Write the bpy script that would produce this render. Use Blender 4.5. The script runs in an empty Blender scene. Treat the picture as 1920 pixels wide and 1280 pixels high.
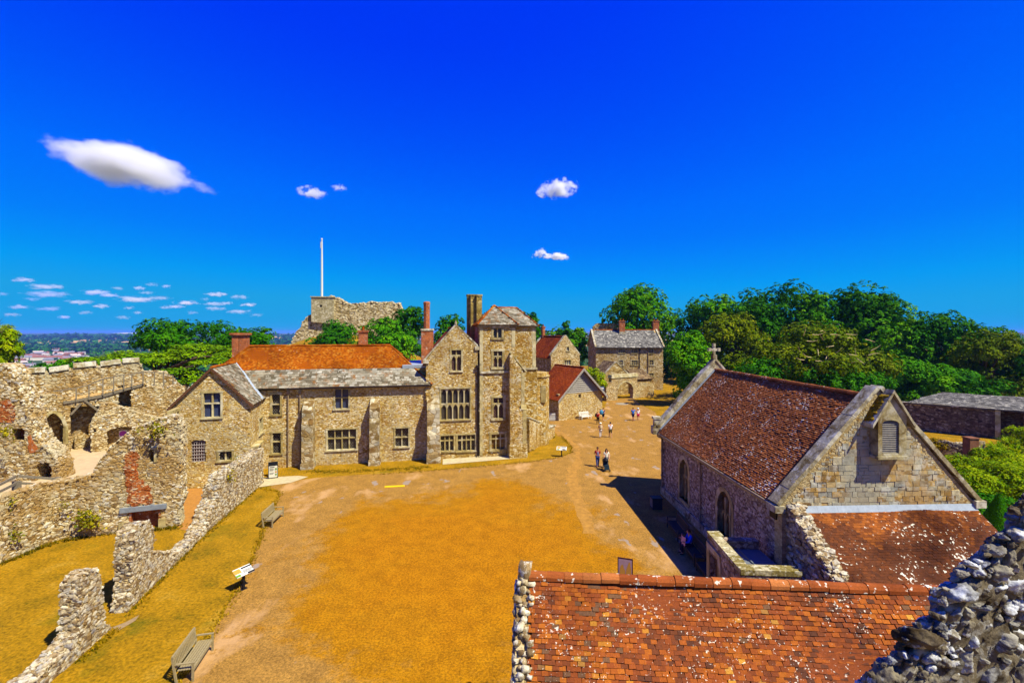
import bpy, math, random
import numpy as np
from mathutils import Vector, Matrix, noise as mnoise
from mathutils.geometry import delaunay_2d_cdt
R = math.radians
rng = np.random.default_rng(7)
random.seed(7)
SC = bpy.context.scene
COL = SC.collection
# ---------------------------------------------------------------- camera model (a 16 mm lens, eye 12 m above the courtyard)
FP, CX, CY, EYE = 853.3, 960.0, 622.0, 12.0
def at(px, py, Y):
    return Vector(((px - CX) * Y / FP, Y, EYE - (py - CY) * Y / FP))
def gr(px, py, z=0.0):
    return at(px, py, FP * (EYE - z) / (py - CY))
def c(r, g, b):
    f = lambda v: (v / 255 / 12.92) if v <= 10.3 else ((v / 255 + .055) / 1.055) ** 2.4
    return (f(r) * TONE[0], f(g) * TONE[1], f(b) * TONE[2], 1.0)
TONE = (.86, .85, .68)
# ---------------------------------------------------------------- node helpers
def new_mat(name, rough=.9, spec=.06):
    m = bpy.data.materials.new(name); m.use_nodes = True
    b = m.node_tree.nodes['Principled BSDF']
    b.inputs['Roughness'].default_value = rough
    b.inputs['Specular IOR Level'].default_value = spec
    return m, m.node_tree, b
def nd(nt, typ, ins=None, **kw):
    n = nt.nodes.new(typ)
    for k, v in kw.items(): setattr(n, k, v)
    for k, v in (ins or {}).items():
        if isinstance(v, bpy.types.NodeSocket): nt.links.new(v, n.inputs[k])
        else: n.inputs[k].default_value = v
    return n
def pos(nt): return nd(nt, 'ShaderNodeNewGeometry').outputs['Position']
def scale_v(nt, v, s):
    return nd(nt, 'ShaderNodeVectorMath', {0: v, 1: s}, operation='MULTIPLY').outputs[0]
def noi(nt, v, scale, detail=4, rough=.55, dist=0):
    n = nd(nt, 'ShaderNodeTexNoise', {'Vector': v, 'Scale': scale, 'Detail': detail, 'Roughness': rough, 'Distortion': dist})
    return n.outputs['Fac'], n.outputs['Color']
def ramp(nt, fac, stops, interp='LINEAR'):
    n = nd(nt, 'ShaderNodeValToRGB', {'Fac': fac}); cr = n.color_ramp; cr.interpolation = interp
    while len(cr.elements) < len(stops): cr.elements.new(.5)
    for e, (p, col) in zip(cr.elements, stops):
        e.position = p; e.color = col if isinstance(col, tuple) else (col, col, col, 1)
    return n.outputs['Color']
def mix(nt, f, a, b, mode='MIX'):
    n = nd(nt, 'ShaderNodeMix', data_type='RGBA', blend_type=mode)
    for k, v in ((0, f), (6, a), (7, b)):
        if isinstance(v, bpy.types.NodeSocket): nt.links.new(v, n.inputs[k])
        else: n.inputs[k].default_value = v
    return n.outputs[2]
def mth(nt, op, a, b=0.0, clamp=False):
    n = nd(nt, 'ShaderNodeMath', {0: a, 1: b}, operation=op); n.use_clamp = clamp
    return n.outputs[0]
def bump(nt, bs, h, strength=.5, dist=.05, normal=None):
    n = nd(nt, 'ShaderNodeBump', {'Height': h, 'Strength': strength, 'Distance': dist})
    if normal is not None: nt.links.new(normal, n.inputs['Normal'])
    nt.links.new(n.outputs[0], bs.inputs['Normal'])
    return n.outputs[0]
def base(nt, bs, col): nt.links.new(col, bs.inputs['Base Color'])
def attr(nt, name='tint'): return nd(nt, 'ShaderNodeAttribute', attribute_name=name).outputs['Fac']

def m_rubble(name, stops, mortar, size=.3, flat=1.5, mw=.07, stain=None, stain_amt=.5, bumpd=.06, fleck=.0):
    m, nt, bs = new_mat(name)
    p = pos(nt)
    _, wob = noi(nt, p, 3.0 / size * .3, 2)
    w = nd(nt, 'ShaderNodeVectorMath', {0: wob, 1: (.5, .5, .5)}, operation='SUBTRACT').outputs[0]
    w = scale_v(nt, w, (size * .9,) * 3)
    p2 = nd(nt, 'ShaderNodeVectorMath', {0: p, 1: w}, operation='ADD').outputs[0]
    p2 = scale_v(nt, p2, (1 / size, 1 / size, flat / size))
    vo = nd(nt, 'ShaderNodeTexVoronoi', {'Vector': p2, 'Scale': 1.0, 'Randomness': .95})
    ve = nd(nt, 'ShaderNodeTexVoronoi', {'Vector': p2, 'Scale': 1.0, 'Randomness': .95}, feature='DISTANCE_TO_EDGE')
    rnd = nd(nt, 'ShaderNodeSeparateColor', {0: vo.outputs['Color']}).outputs[0]
    col = ramp(nt, rnd, stops)
    f1, _ = noi(nt, p, 9 / size * .3, 5, .7)
    col = mix(nt, .55, col, ramp(nt, f1, [(.25, (.25, .22, .2, 1)), (.75, (.85, .83, .8, 1))]), 'OVERLAY')
    if stain:
        fs, _ = noi(nt, p, .45, 6, .65)
        k = ramp(nt, fs, [(.46, 0.0), (.62, 1.0)])
        k = mth(nt, 'MULTIPLY', k, stain_amt)
        col = mix(nt, k, col, stain)
    if fleck:
        fl, _ = noi(nt, p, 2.6, 5, .7)
        col = mix(nt, mth(nt, 'MULTIPLY', ramp(nt, fl, [(.56, 0.0), (.66, 1.0)]), fleck), col, c(225, 222, 212))
    edge = ramp(nt, ve.outputs['Distance'], [(0.0, 0.0), (mw, .35), (mw * 2.5, 1.0)])
    col = mix(nt, ramp(nt, ve.outputs['Distance'], [(0.0, 1.0), (mw, .7), (mw * 2, 0.0)]), col, mortar)
    base(nt, bs, col)
    h = mth(nt, 'ADD', edge, mth(nt, 'MULTIPLY', f1, .7))
    bump(nt, bs, h, .9, bumpd)
    return m
def m_lump(name, stops, lichen=c(236, 234, 226), amt=.5, sc=9, dark=None, patch=None):
    m, nt, bs = new_mat(name)
    p = pos(nt); t = attr(nt)
    col = ramp(nt, t, stops)
    f, _ = noi(nt, p, sc, 6, .7)
    col = mix(nt, .7, col, ramp(nt, f, [(.3, (.16, .14, .13, 1)), (.7, (.86, .86, .84, 1))]), 'OVERLAY')
    f2, _ = noi(nt, p, sc * .55, 5, .65)
    col = mix(nt, mth(nt, 'MULTIPLY', ramp(nt, f2, [(.52, 0.0), (.6, 1.0)]), amt), col, lichen)
    if dark:
        f3, _ = noi(nt, p, sc * .4, 6, .7, .5)
        col = mix(nt, ramp(nt, f3, [(.5, 0.0), (.62, .9)]), col, dark)
    if patch:
        for k, pc in enumerate(patch):
            fp, _ = noi(nt, nd(nt, 'ShaderNodeVectorMath', {0: p, 1: (7.3 * k, 3.1 * k, 1.7 * k)}, operation='ADD').outputs[0], .42, 5, .62)
            col = mix(nt, ramp(nt, fp, [(.49, 0.0), (.6, .8)]), col, pc)
    base(nt, bs, col)
    bump(nt, bs, f, .7, .03)
    return m
def m_simple(name, col, rough=.8, var=.25, sc=6, metal=0, spec=.12, bmp=0):
    m, nt, bs = new_mat(name, rough, spec)
    f, _ = noi(nt, pos(nt), sc, 5, .65)
    k = tuple(min(1, x * (1 + var)) for x in col[:3]) + (1,); d = tuple(x * (1 - var) for x in col[:3]) + (1,)
    base(nt, bs, ramp(nt, f, [(.3, d), (.7, k)]))
    bs.inputs['Metallic'].default_value = metal
    if bmp: bump(nt, bs, f, .6, bmp)
    return m
def m_tile(name, stops, lich=.5, lsc=9.0, lthr=.62, moss=None, stainsc=.9, dirt=.55):
    m, nt, bs = new_mat(name, .85)
    p = pos(nt); t = attr(nt)
    col = ramp(nt, t, stops)
    fs, _ = noi(nt, p, stainsc, 6, .65)
    col = mix(nt, dirt, col, ramp(nt, fs, [(.3, (.15, .13, .14, 1)), (.52, (.5, .5, .5, 1)), (.75, (.72, .68, .6, 1))]), 'OVERLAY')
    ff, _ = noi(nt, p, 30, 4, .7)
    col = mix(nt, .45, col, ramp(nt, ff, [(.3, (.2, .2, .2, 1)), (.7, (.8, .8, .8, 1))]), 'OVERLAY')
    fl, _ = noi(nt, p, lsc, 3, .6)
    fz, _ = noi(nt, p, .8, 4, .6)
    thr = mth(nt, 'ADD', fl, mth(nt, 'MULTIPLY', mth(nt, 'SUBTRACT', fz, .5), .5))
    k = ramp(nt, thr, [(lthr, 0.0), (lthr + .03, lich)])
    col = mix(nt, k, col, c(232, 226, 214))
    if moss:
        fm, _ = noi(nt, p, 1.7, 5, .7)
        col = mix(nt, ramp(nt, fm, [(.54, 0.0), (.68, .85)]), col, moss)
    base(nt, bs, col); bump(nt, bs, ff, .4, .01)
    return m
def m_brick(name, cols, mortar, bw=.22, bh=.075):
    m, nt, bs = new_mat(name)
    p = pos(nt)
    sp = nd(nt, 'ShaderNodeSeparateXYZ', {0: p})
    u = mth(nt, 'ADD', sp.outputs[0], sp.outputs[1])
    v = nd(nt, 'ShaderNodeCombineXYZ', {0: u, 1: sp.outputs[2]}).outputs[0]
    b = nd(nt, 'ShaderNodeTexBrick', {'Vector': v, 'Color1': cols[0], 'Color2': cols[1], 'Mortar': mortar, 'Scale': 1.0, 'Mortar Size': .009,
                                      'Brick Width': bw, 'Row Height': bh, 'Bias': 0.0})
    f, _ = noi(nt, p, 2.2, 6, .7)
    col = mix(nt, .8, b.outputs['Color'], ramp(nt, f, [(.3, (.15, .12, .12, 1)), (.7, (.8, .8, .78, 1))]), 'OVERLAY')
    f2, _ = noi(nt, p, 3.7, 5, .7)
    col = mix(nt, ramp(nt, f2, [(.57, 0.0), (.66, .6)]), col, c(215, 205, 190))
    base(nt, bs, col); bump(nt, bs, b.outputs['Fac'], -.5, .01)
    return m
def m_leaf(name, stops, trans=.15):
    m, nt, bs = new_mat(name, .7, .03)
    t = attr(nt)
    f, _ = noi(nt, pos(nt), .5, 3, .6)
    col = ramp(nt, mth(nt, 'ADD', mth(nt, 'MULTIPLY', t, .65), mth(nt, 'MULTIPLY', f, .35)), stops)
    base(nt, bs, col)
    tr = nd(nt, 'ShaderNodeBsdfTranslucent', {'Color': col})
    ms = nd(nt, 'ShaderNodeMixShader', {0: trans, 1: bs.outputs[0], 2: tr.outputs[0]})
    nt.links.new(ms.outputs[0], nt.nodes['Material Output'].inputs['Surface'])
    return m
# ---------------------------------------------------------------- mesh builder
def _cube_pts():
    pts, idx, faces = [], {}, []
    def vid(p):
        if p not in idx: idx[p] = len(pts); pts.append(p)
        return idx[p]
    for ax in range(3):
        for s in (-1, 1):
            o = [a for a in range(3) if a != ax]
            for i in (-1, 0):
                for j in (-1, 0):
                    q = []
                    for a, b in ((i, j), (i + 1, j), (i + 1, j + 1), (i, j + 1)):
                        p = [0, 0, 0]; p[ax] = s; p[o[0]] = a; p[o[1]] = b; q.append(vid(tuple(p)))
                    if (s > 0) != (ax == 1): faces.append(q)
                    else: faces.append(q[::-1])
    P = np.array(pts, float); L = np.linalg.norm(P, axis=1, keepdims=True)
    return P * (.45 + .55 / L * 1.0) * .62, np.array(faces)
STONE_V, STONE_F = _cube_pts()
BOXF = np.array([[0, 3, 2, 1], [4, 5, 6, 7], [0, 1, 5, 4], [1, 2, 6, 5], [2, 3, 7, 6], [3, 0, 4, 7]])
SPLIT = {'coping', 'quoin_stone', 'string_course', 'brick_patch', 'recess_backing', 'chimney_pot', 'hearth_jamb', 'recess_masonry', 'support_brace', 'niche_dressing', 'door_surround', 'post', 'rail', 'finial', 'rear_wall', 'rubble_verge_stones'}
class MB:
    def __init__(s): s.v = []; s.f = []; s.t = []; s.m = []; s.n = 0
    def add(s, V, F, tint=.5, mat=0):
        V = np.asarray(V, float).reshape(-1, 3); s.v.append(V)
        if not isinstance(F, np.ndarray):
            try: F = np.array(F); assert F.ndim == 2
            except Exception:
                for f in F: s._f(np.array([f]), tint, mat)
                s.n += len(V); return s
        s._f(F, tint, mat); s.n += len(V); return s
    def _f(s, F, tint, mat):
        s.f.append(F.astype(np.int64) + s.n)
        s.t.append(np.full(len(F), tint, float) if np.isscalar(tint) else np.asarray(tint, float))
        s.m.append(np.full(len(F), mat, int))
    def hexa(s, p8, tint=.5, mat=0): return s.add([tuple(p) for p in p8], BOXF, tint, mat)
    def box(s, x0, x1, y0, y1, z0, z1, tint=.5, mat=0, M=None):
        P = [Vector(q) for q in ((x0, y0, z0), (x1, y0, z0), (x1, y1, z0), (x0, y1, z0), (x0, y0, z1), (x1, y0, z1), (x1, y1, z1), (x0, y1, z1))]
        if M is not None: P = [M @ q for q in P]
        return s.hexa(P, tint, mat)
    def bar(s, a, b, w, h=None, up=(0, 0, 1), tint=.5, mat=0):
        a, b = Vector(a), Vector(b); h = h or w; d = (b - a).normalized(); u = Vector(up)
        if abs(d.dot(u)) > .98: u = Vector((0, 1, 0))
        x = d.cross(u).normalized(); z = x.cross(d)
        P = []
        for zz in (-1, 1):
            for q, xx in ((a, -1), (a, 1), (b, 1), (b, -1)): P.append(q + x * (xx * w / 2) + z * (zz * h / 2))
        return s.hexa(P, tint, mat)
    def tube(s, pts, rad, n=8, tint=.5, mat=0, cap=True):
        pts = [Vector(p) for p in pts]; rad = [rad] * len(pts) if np.isscalar(rad) else rad
        V, F = [], []
        for i, p in enumerate(pts):
            d = (pts[min(i + 1, len(pts) - 1)] - pts[max(i - 1, 0)]).normalized()
            u = Vector((0, 0, 1)) if abs(d.z) < .95 else Vector((1, 0, 0))
            x = d.cross(u).normalized(); y = d.cross(x)
            for k in range(n):
                a = 2 * math.pi * k / n; V.append(p + (x * math.cos(a) + y * math.sin(a)) * rad[i])
        for i in range(len(pts) - 1):
            for k in range(n): F.append([i * n + k, i * n + (k + 1) % n, (i + 1) * n + (k + 1) % n, (i + 1) * n + k])
        s.add(V, F, tint, mat)
        if cap:
            for i, fl in ((0, 1), (len(pts) - 1, 0)):
                ring = V[i * n:(i + 1) * n]; s.add(ring, [list(range(n))[::-1] if not fl else list(range(n))], tint, mat)
        return s
    def lathe(s, prof, center=(0, 0, 0), n=12, tint=.5, mat=0):
        V, F = [], []; cx, cy, cz = center
        for r, z in prof:
            for k in range(n): a = 2 * math.pi * k / n; V.append((cx + r * math.cos(a), cy + r * math.sin(a), cz + z))
        for i in range(len(prof) - 1):
            for k in range(n): F.append([i * n + k, i * n + (k + 1) % n, (i + 1) * n + (k + 1) % n, (i + 1) * n + k])
        return s.add(V, F, tint, mat)
    def stones(s, P, Nn, size, flat=.6, tint=None, mat=0, jit=.13, up=True, depth=.55):
        """lumpy stones at points P, flattened along normals Nn; size: array"""
        P = np.asarray(P, float); n = len(P)
        if n == 0: return s
        Nn = np.asarray(Nn, float); size = np.broadcast_to(np.asarray(size, float), (n,))
        z = np.array([0, 0, 1.0]); t = np.cross(np.tile(z, (n, 1)), Nn)
        l = np.linalg.norm(t, axis=1); bad = l < .3
        t[bad] = np.stack([np.cos(rng.uniform(0, 6.28, bad.sum())), np.sin(rng.uniform(0, 6.28, bad.sum())), np.zeros(bad.sum())], 1)
        t -= Nn * (t * Nn).sum(1, keepdims=True); t /= np.linalg.norm(t, axis=1, keepdims=True)
        b = np.cross(Nn, t)
        a = rng.normal(0, .25, n)[:, None]
        t, b = t * np.cos(a) + b * np.sin(a), b * np.cos(a) - t * np.sin(a)
        sx = size * rng.uniform(.8, 1.35, n); sy = size * flat * rng.uniform(.75, 1.25, n); sz = size * depth * rng.uniform(.7, 1.3, n)
        B = STONE_V[None] * (1 + rng.normal(0, jit, (n, len(STONE_V), 1))) + rng.normal(0, .05, (n, len(STONE_V), 3))
        V = P[:, None] + t[:, None] * (B[..., 0:1] * sx[:, None, None]) + b[:, None] * (B[..., 1:2] * sy[:, None, None]) + Nn[:, None] * (B[..., 2:3] * sz[:, None, None])
        F = (STONE_F[None] + (np.arange(n) * len(STONE_V))[:, None, None]).reshape(-1, 4)
        tt = rng.random(n) if tint is None else np.broadcast_to(tint, (n,))
        s.add(V.reshape(-1, 3), F, np.repeat(tt, len(STONE_F)), mat); return s
    def build(s, name, mats, parent=None, smooth=False, label=None, cat=None, group=None, kind=None, origin=None):
        if name in SPLIT and parent is not None and sum(len(q) for q in s.v) < 30000 and len(s.v) < 400:
            V = np.concatenate(s.v); par = np.arange(len(V))
            def find(a):
                while par[a] != a: par[a] = par[par[a]]; a = par[a]
                return a
            for f in s.f:
                for row in f:
                    r0 = find(row[0])
                    for q in row[1:]: par[find(q)] = r0
            root = np.array([find(i) for i in range(len(V))]); ids = np.unique(root); bb = [(V[root == i].min(0), V[root == i].max(0)) for i in ids]
            g = list(range(len(ids)))
            def gf(a):
                while g[a] != a: a = g[a]
                return a
            for i in range(len(ids)):
                for j in range(i):
                    gap = np.maximum(0, np.maximum(bb[i][0] - bb[j][1], bb[j][0] - bb[i][1])); sz = max((bb[i][1] - bb[i][0]).max(), (bb[j][1] - bb[j][0]).max())
                    if np.linalg.norm(gap) <= max(.02, .5 * sz): g[gf(i)] = gf(j)
            gid = {ids[i]: gf(i) for i in range(len(ids))}
            if len(set(gid.values())) > 1:
                o = None
                for k in sorted(set(gid.values())):
                    m = MB(); m.v = s.v; m.n = s.n
                    for f, t, mm in zip(s.f, s.t, s.m):
                        kp = np.array([gid[root[row[0]]] == k for row in f])
                        if kp.any(): m.f.append(f[kp]); m.t.append(t[kp]); m.m.append(mm[kp])
                    used = np.unique(np.concatenate([f.ravel() for f in m.f])); mp = -np.ones(len(V), int); mp[used] = np.arange(len(used))
                    m.v = [V[used]]; m.f = [mp[f] for f in m.f]; o = m._build(name, mats, parent, smooth, label, cat, group, kind, origin)
                return o
        return s._build(name, mats, parent, smooth, label, cat, group, kind, origin)
    def _build(s, name, mats, parent=None, smooth=False, label=None, cat=None, group=None, kind=None, origin=None):
        me = bpy.data.meshes.new(name)
        V = np.concatenate(s.v) if s.v else np.zeros((0, 3))
        off = np.zeros(3)
        if parent is not None:
            q = parent
            while q is not None: off += np.array(q.location); q = q.parent
        elif origin is not None: off = np.array(origin, float)
        V = V - off
        me.vertices.add(len(V)); me.vertices.foreach_set('co', V.astype(np.float32).ravel())
        cnt = np.concatenate([np.full(len(f), f.shape[1]) for f in s.f]); li = np.concatenate([f.ravel() for f in s.f])
        me.loops.add(len(li)); me.loops.foreach_set('vertex_index', li.astype(np.int32))
        me.polygons.add(len(cnt)); st = np.zeros(len(cnt), np.int32); st[1:] = np.cumsum(cnt)[:-1]
        me.polygons.foreach_set('loop_start', st)
        me.polygons.foreach_set('material_index', np.concatenate(s.m).astype(np.int32))
        me.polygons.foreach_set('use_smooth', np.full(len(cnt), smooth))
        for m in (mats if isinstance(mats, (list, tuple)) else [mats]): me.materials.append(m)
        me.update(calc_edges=True); me.validate()
        a = me.attributes.new('tint', 'FLOAT', 'FACE'); tv = np.concatenate(s.t).astype(np.float32)
        if len(me.polygons) == len(tv): a.data.foreach_set('value', tv)
        o = bpy.data.objects.new(name, me); COL.objects.link(o)
        if parent is not None: o.parent = parent
        elif origin is not None: o.location = origin
        tag(o, label, cat, group, kind)
        return o
def tag(o, label=None, cat=None, group=None, kind=None):
    for k, v in (('label', label), ('category', cat), ('group', group), ('kind', kind)):
        if v: o[k] = v
    return o
def thing(name, label, cat, loc=(0, 0, 0), group=None):
    o = bpy.data.objects.new(name, None); COL.objects.link(o); o.location = loc; o.empty_display_size = .3
    return tag(o, label, cat, group)
def copy_tree(o, loc, rz=0, label=None, sc=None):
    r = o.copy(); COL.objects.link(r); r.location = loc; r.rotation_euler = (0, 0, rz)
    if sc: r.scale = sc
    if label: r['label'] = label
    def rec(a, b):
        for ch in list(a.children):
            d = ch.copy(); COL.objects.link(d); d.parent = b; rec(ch, d)
    rec(o, r); return r
# ---------------------------------------------------------------- wall frames and panels
class Fr:
    """vertical plane: O origin, U along the wall, N outwards (towards the viewer), coordinates (s, z, d out)"""
    def __init__(s, A, B):
        A = Vector((A[0], A[1], 0)); B = Vector((B[0], B[1], 0)); s.O = A; s.L = (B - A).length; s.U = (B - A).normalized(); s.N = Vector((s.U.y, -s.U.x, 0))
    def p(s, a, z, d=0): return s.O + s.U * a + s.N * d + Vector((0, 0, z))
    def px(s, x, y, d=0):
        o = s.O + s.N * d; ray = Vector(((x - CX) / FP, 1, -(y - CY) / FP)); t = o.dot(s.N) / ray.dot(s.N)
        q = ray * t; return ((q - s.O).dot(s.U), q.z + EYE)
    def rect(s, x0, x1, y0, y1, d=0):
        a = s.px(x0, (y0 + y1) / 2, d)[0]; b = s.px(x1, (y0 + y1) / 2, d)[0]; m = (x0 + x1) / 2
        return a, b, s.px(m, y1, d)[1], s.px(m, y0, d)[1]
    def shift(s, d):
        g = Fr.__new__(Fr); g.O = s.O + s.N * d; g.U = s.U; g.N = s.N; g.L = s.L; return g
    def box(s, mb, a0, a1, z0, z1, d0, d1, tint=.5, mat=0):
        P = [s.p(a0, z0, d1), s.p(a1, z0, d1), s.p(a1, z0, d0), s.p(a0, z0, d0), s.p(a0, z1, d1), s.p(a1, z1, d1), s.p(a1, z1, d0), s.p(a0, z1, d0)]
        return mb.hexa(P, tint, mat)
def _inside(pt, poly):
    x, y = pt; r = False; n = len(poly)
    for i in range(n):
        x1, y1 = poly[i]; x2, y2 = poly[(i + 1) % n]
        if (y1 > y) != (y2 > y) and x < (x2 - x1) * (y - y1) / (y2 - y1) + x1: r = not r
    return r
def panel(mb, fr, outline, holes=(), thick=.5, mat=0, reveal_mat=None):
    """wall slab: outline and holes as (s, z) loops; front at d=0, back at d=-thick"""
    loops = [list(outline)] + [list(h) for h in holes]
    vs, es = [], []
    for lp in loops:
        b = len(vs); vs += [Vector(p) for p in lp]; es += [(b + i, b + (i + 1) % len(lp)) for i in range(len(lp))]
    V, E, Fc, *_ = delaunay_2d_cdt(vs, es, [], 0, 1e-5)
    tri = []
    for f in Fc:
        cx = sum(V[i][0] for i in f) / len(f); cy = sum(V[i][1] for i in f) / len(f)
        if _inside((cx, cy), loops[0]) and not any(_inside((cx, cy), h) for h in loops[1:]): tri.append(list(f))
    if not tri: return tri
    a = [fr.p(v[0], v[1], 0) for v in V]; b = [fr.p(v[0], v[1], -thick) for v in V]
    def orient(t):
        p, q, r = (V[i] for i in t[:3]); return t if (q[0] - p[0]) * (r[1] - p[1]) - (q[1] - p[1]) * (r[0] - p[0]) > 0 else t[::-1]
    tri = [orient(t) for t in tri]
    mb.add(a, tri, .5, mat); mb.add(b, [t[::-1] for t in tri], .5, mat)
    for k, lp in enumerate(loops):
        area = sum(lp[i][0] * lp[(i + 1) % len(lp)][1] - lp[(i + 1) % len(lp)][0] * lp[i][1] for i in range(len(lp)))
        if (area > 0) == (k > 0): lp = lp[::-1]
        n = len(lp); P = [fr.p(x, z, 0) for x, z in lp] + [fr.p(x, z, -thick) for x, z in lp]
        mb.add(P, [[i, n + i, n + (i + 1) % n, (i + 1) % n] for i in range(n)], .5, mat if reveal_mat is None or k == 0 else reveal_mat)
    return [[(V[i][0], V[i][1]) for i in t] for t in tri]
def rect(a, b, z0, z1): return [(a, z0), (b, z0), (b, z1), (a, z1)]
def arch(a, b, z0, zs, zt, n=10, pointed=.35):
    """opening: jambs to springing zs, pointed/round head to zt"""
    m = (a + b) / 2; w = (b - a) / 2; pts = [(a, z0), (b, z0)]
    for i in range(n + 1):
        t = i / n; x = b - (b - a) * t; u = abs(x - m) / w
        u = min(u, 1.0); y = (1 - u ** 2) ** .5 * (1 - pointed) + (1 - u) * pointed
        pts.append((x, zs + (zt - zs) * y))
    return pts
def cover(mb, P3, size, dens, mat=0, jit=.13, flat=.6, depth=.55, sink=.0, tint=None):
    """scatter stones over quads/tris given as (k,3|4,3) world arrays, wound outwards"""
    for poly in P3:
        poly = np.asarray([tuple(p) for p in poly], float)
        tris = [poly[[0, i, i + 1]] for i in range(1, len(poly) - 1)]
        for t in tris:
            nn = np.cross(t[1] - t[0], t[2] - t[0]); A = np.linalg.norm(nn) / 2
            if A < 1e-6: continue
            k = rng.poisson(A * dens)
            if not k: continue
            u, v = rng.random(k), rng.random(k); f = u + v > 1; u[f], v[f] = 1 - u[f], 1 - v[f]
            P = t[0] + u[:, None] * (t[1] - t[0]) + v[:, None] * (t[2] - t[0])
            N = np.tile(nn / (2 * A), (k, 1))
            mb.stones(P - N * sink, N, size * rng.uniform(.6, 1.35, k), flat, tint, mat, jit, depth=depth)
def rough_loop(loop, step=.35, amp=.08, lock=None, seed=0):
    """adds ragged points along a loop; points with z at the loop bottom stay straight"""
    r = np.random.default_rng(seed); out = []; zmin = min(p[1] for p in loop)
    for i, p in enumerate(loop):
        q = loop[(i + 1) % len(loop)]; L = math.hypot(q[0] - p[0], q[1] - p[1]); n = max(1, int(L / step))
        for k in range(n):
            t = k / n; x = p[0] + (q[0] - p[0]) * t; z = p[1] + (q[1] - p[1]) * t
            if k and not (p[1] - zmin < .02 and q[1] - zmin < .02):
                x += r.normal(0, amp * .6); z += r.normal(0, amp)
            out.append((x, z))
    return out
def tiles(mb, O, U, V, lu, lv, inside=None, tw=.17, th=.1, thick=.014, jit=1.0, over=1.55, mat=0, tintf=None, wav=0.0):
    """tile courses on the plane O + u U + v V (V up the slope)"""
    O, U, V = Vector(O), Vector(U).normalized(), Vector(V).normalized(); N = U.cross(V)
    nr = max(1, int(round(lv / th))); th = lv / nr; nc = int(lu / tw) + 2
    r = np.repeat(np.arange(nr), nc); k = np.tile(np.arange(nc), nr)
    u = (k - (r % 2) * .5) * tw + rng.normal(0, .03 * tw * jit, len(r)); v = r * th + rng.normal(0, .035 * th * jit, len(r))
    w = tw * (.97 + rng.normal(0, .03 * jit, len(r))); w = np.minimum(w, tw * 1.0)
    keep = (u > -.35 * tw) & (u + w < lu + .35 * tw)
    if inside is not None:
        keep &= np.array([inside(a + tw / 2, b + th * .5) for a, b in zip(u, v)])
    u, v, w = u[keep], v[keep], w[keep]; n = len(u)
    u0 = np.clip(u, 0, lu); u1 = np.clip(u + w, 0, lu)
    lift = thick * (1.9 + rng.normal(0, .22 * jit, n)); tilt = rng.normal(0, .13 * thick * jit, n)
    if wav: 
        ww = wav * (np.sin(u * 1.3 + 1) + np.sin(u * .7 + v * 1.1) + .6 * np.sin(v * 2.3 + u * .4)); lift = lift + ww
        hb = ww + .004
    else: hb = np.full(n, .004)
    v1 = np.minimum(v + th * over, lv + .02)
    Oa, Ua, Va, Na = (np.array(q) for q in (O, U, V, N))
    def pt(a, b, h): return Oa + a[:, None] * Ua + b[:, None] * Va + h[:, None] * Na
    g = rng.normal(0, .03 * th * jit, n)
    P = np.stack([pt(u0, v + g, lift - thick + tilt), pt(u1, v - g, lift - thick - tilt), pt(u1, v1, hb), pt(u0, v1, hb),
                  pt(u0, v + g, lift + tilt), pt(u1, v - g, lift - tilt), pt(u1, v1, hb + thick * .8), pt(u0, v1, hb + thick * .8)], 1)
    F = np.array([[4, 5, 6, 7], [0, 1, 5, 4], [1, 2, 6, 5], [3, 0, 4, 7]])
    FF = (F[None] + (np.arange(n) * 8)[:, None, None]).reshape(-1, 4)
    t = rng.random(n) if tintf is None else tintf(u, v, rng.random(n))
    mb.add(P.reshape(-1, 3), FF, np.repeat(t, 4), mat); return mb
def slab(mb, poly, thick=.12, mat=0, tint=.5):
    """polygon extruded against its normal"""
    P = [Vector(p) for p in poly]; n = len(P); N = sum(((P[i] - P[0]).cross(P[(i + 1) % n] - P[0]) for i in range(n)), Vector()).normalized(); Q = [p - N * thick for p in P]
    mb.add([tuple(p) for p in P], [list(range(n))], tint, mat); mb.add([tuple(p) for p in Q], [list(range(n))[::-1]], tint, mat)
    mb.add([tuple(p) for p in P + Q], [[i, n + i, n + (i + 1) % n, (i + 1) % n] for i in range(n)], tint, mat); return mb
def roof_poly(mb, poly, tw, th, thick=.014, mat=0, deck_mat=None, jit=1.0, deck=.12, tintf=None, wav=0.0):
    """poly: points wound outwards, first edge = eave (left to right seen from outside). Tiles + a solid deck."""
    P = [Vector(p) for p in poly]; U = (P[1] - P[0]).normalized(); N = (P[1] - P[0]).cross(P[-1] - P[0]).normalized(); V = N.cross(U)
    loc = [((p - P[0]).dot(U), (p - P[0]).dot(V)) for p in P]
    u0 = min(l[0] for l in loc); lu = max(l[0] for l in loc) - u0; lv = max(l[1] for l in loc)
    lp = [(a - u0, b) for a, b in loc]
    slab(mb, P, deck, mat if deck_mat is None else deck_mat, .35)
    tiles(mb, P[0] + U * u0 + N * .002, U, V, lu, lv, lambda a, b: _inside((a, min(b, lv - 1e-3)), lp), tw, th, thick, jit, mat=mat, tintf=tintf, wav=wav)
    return mb
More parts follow.
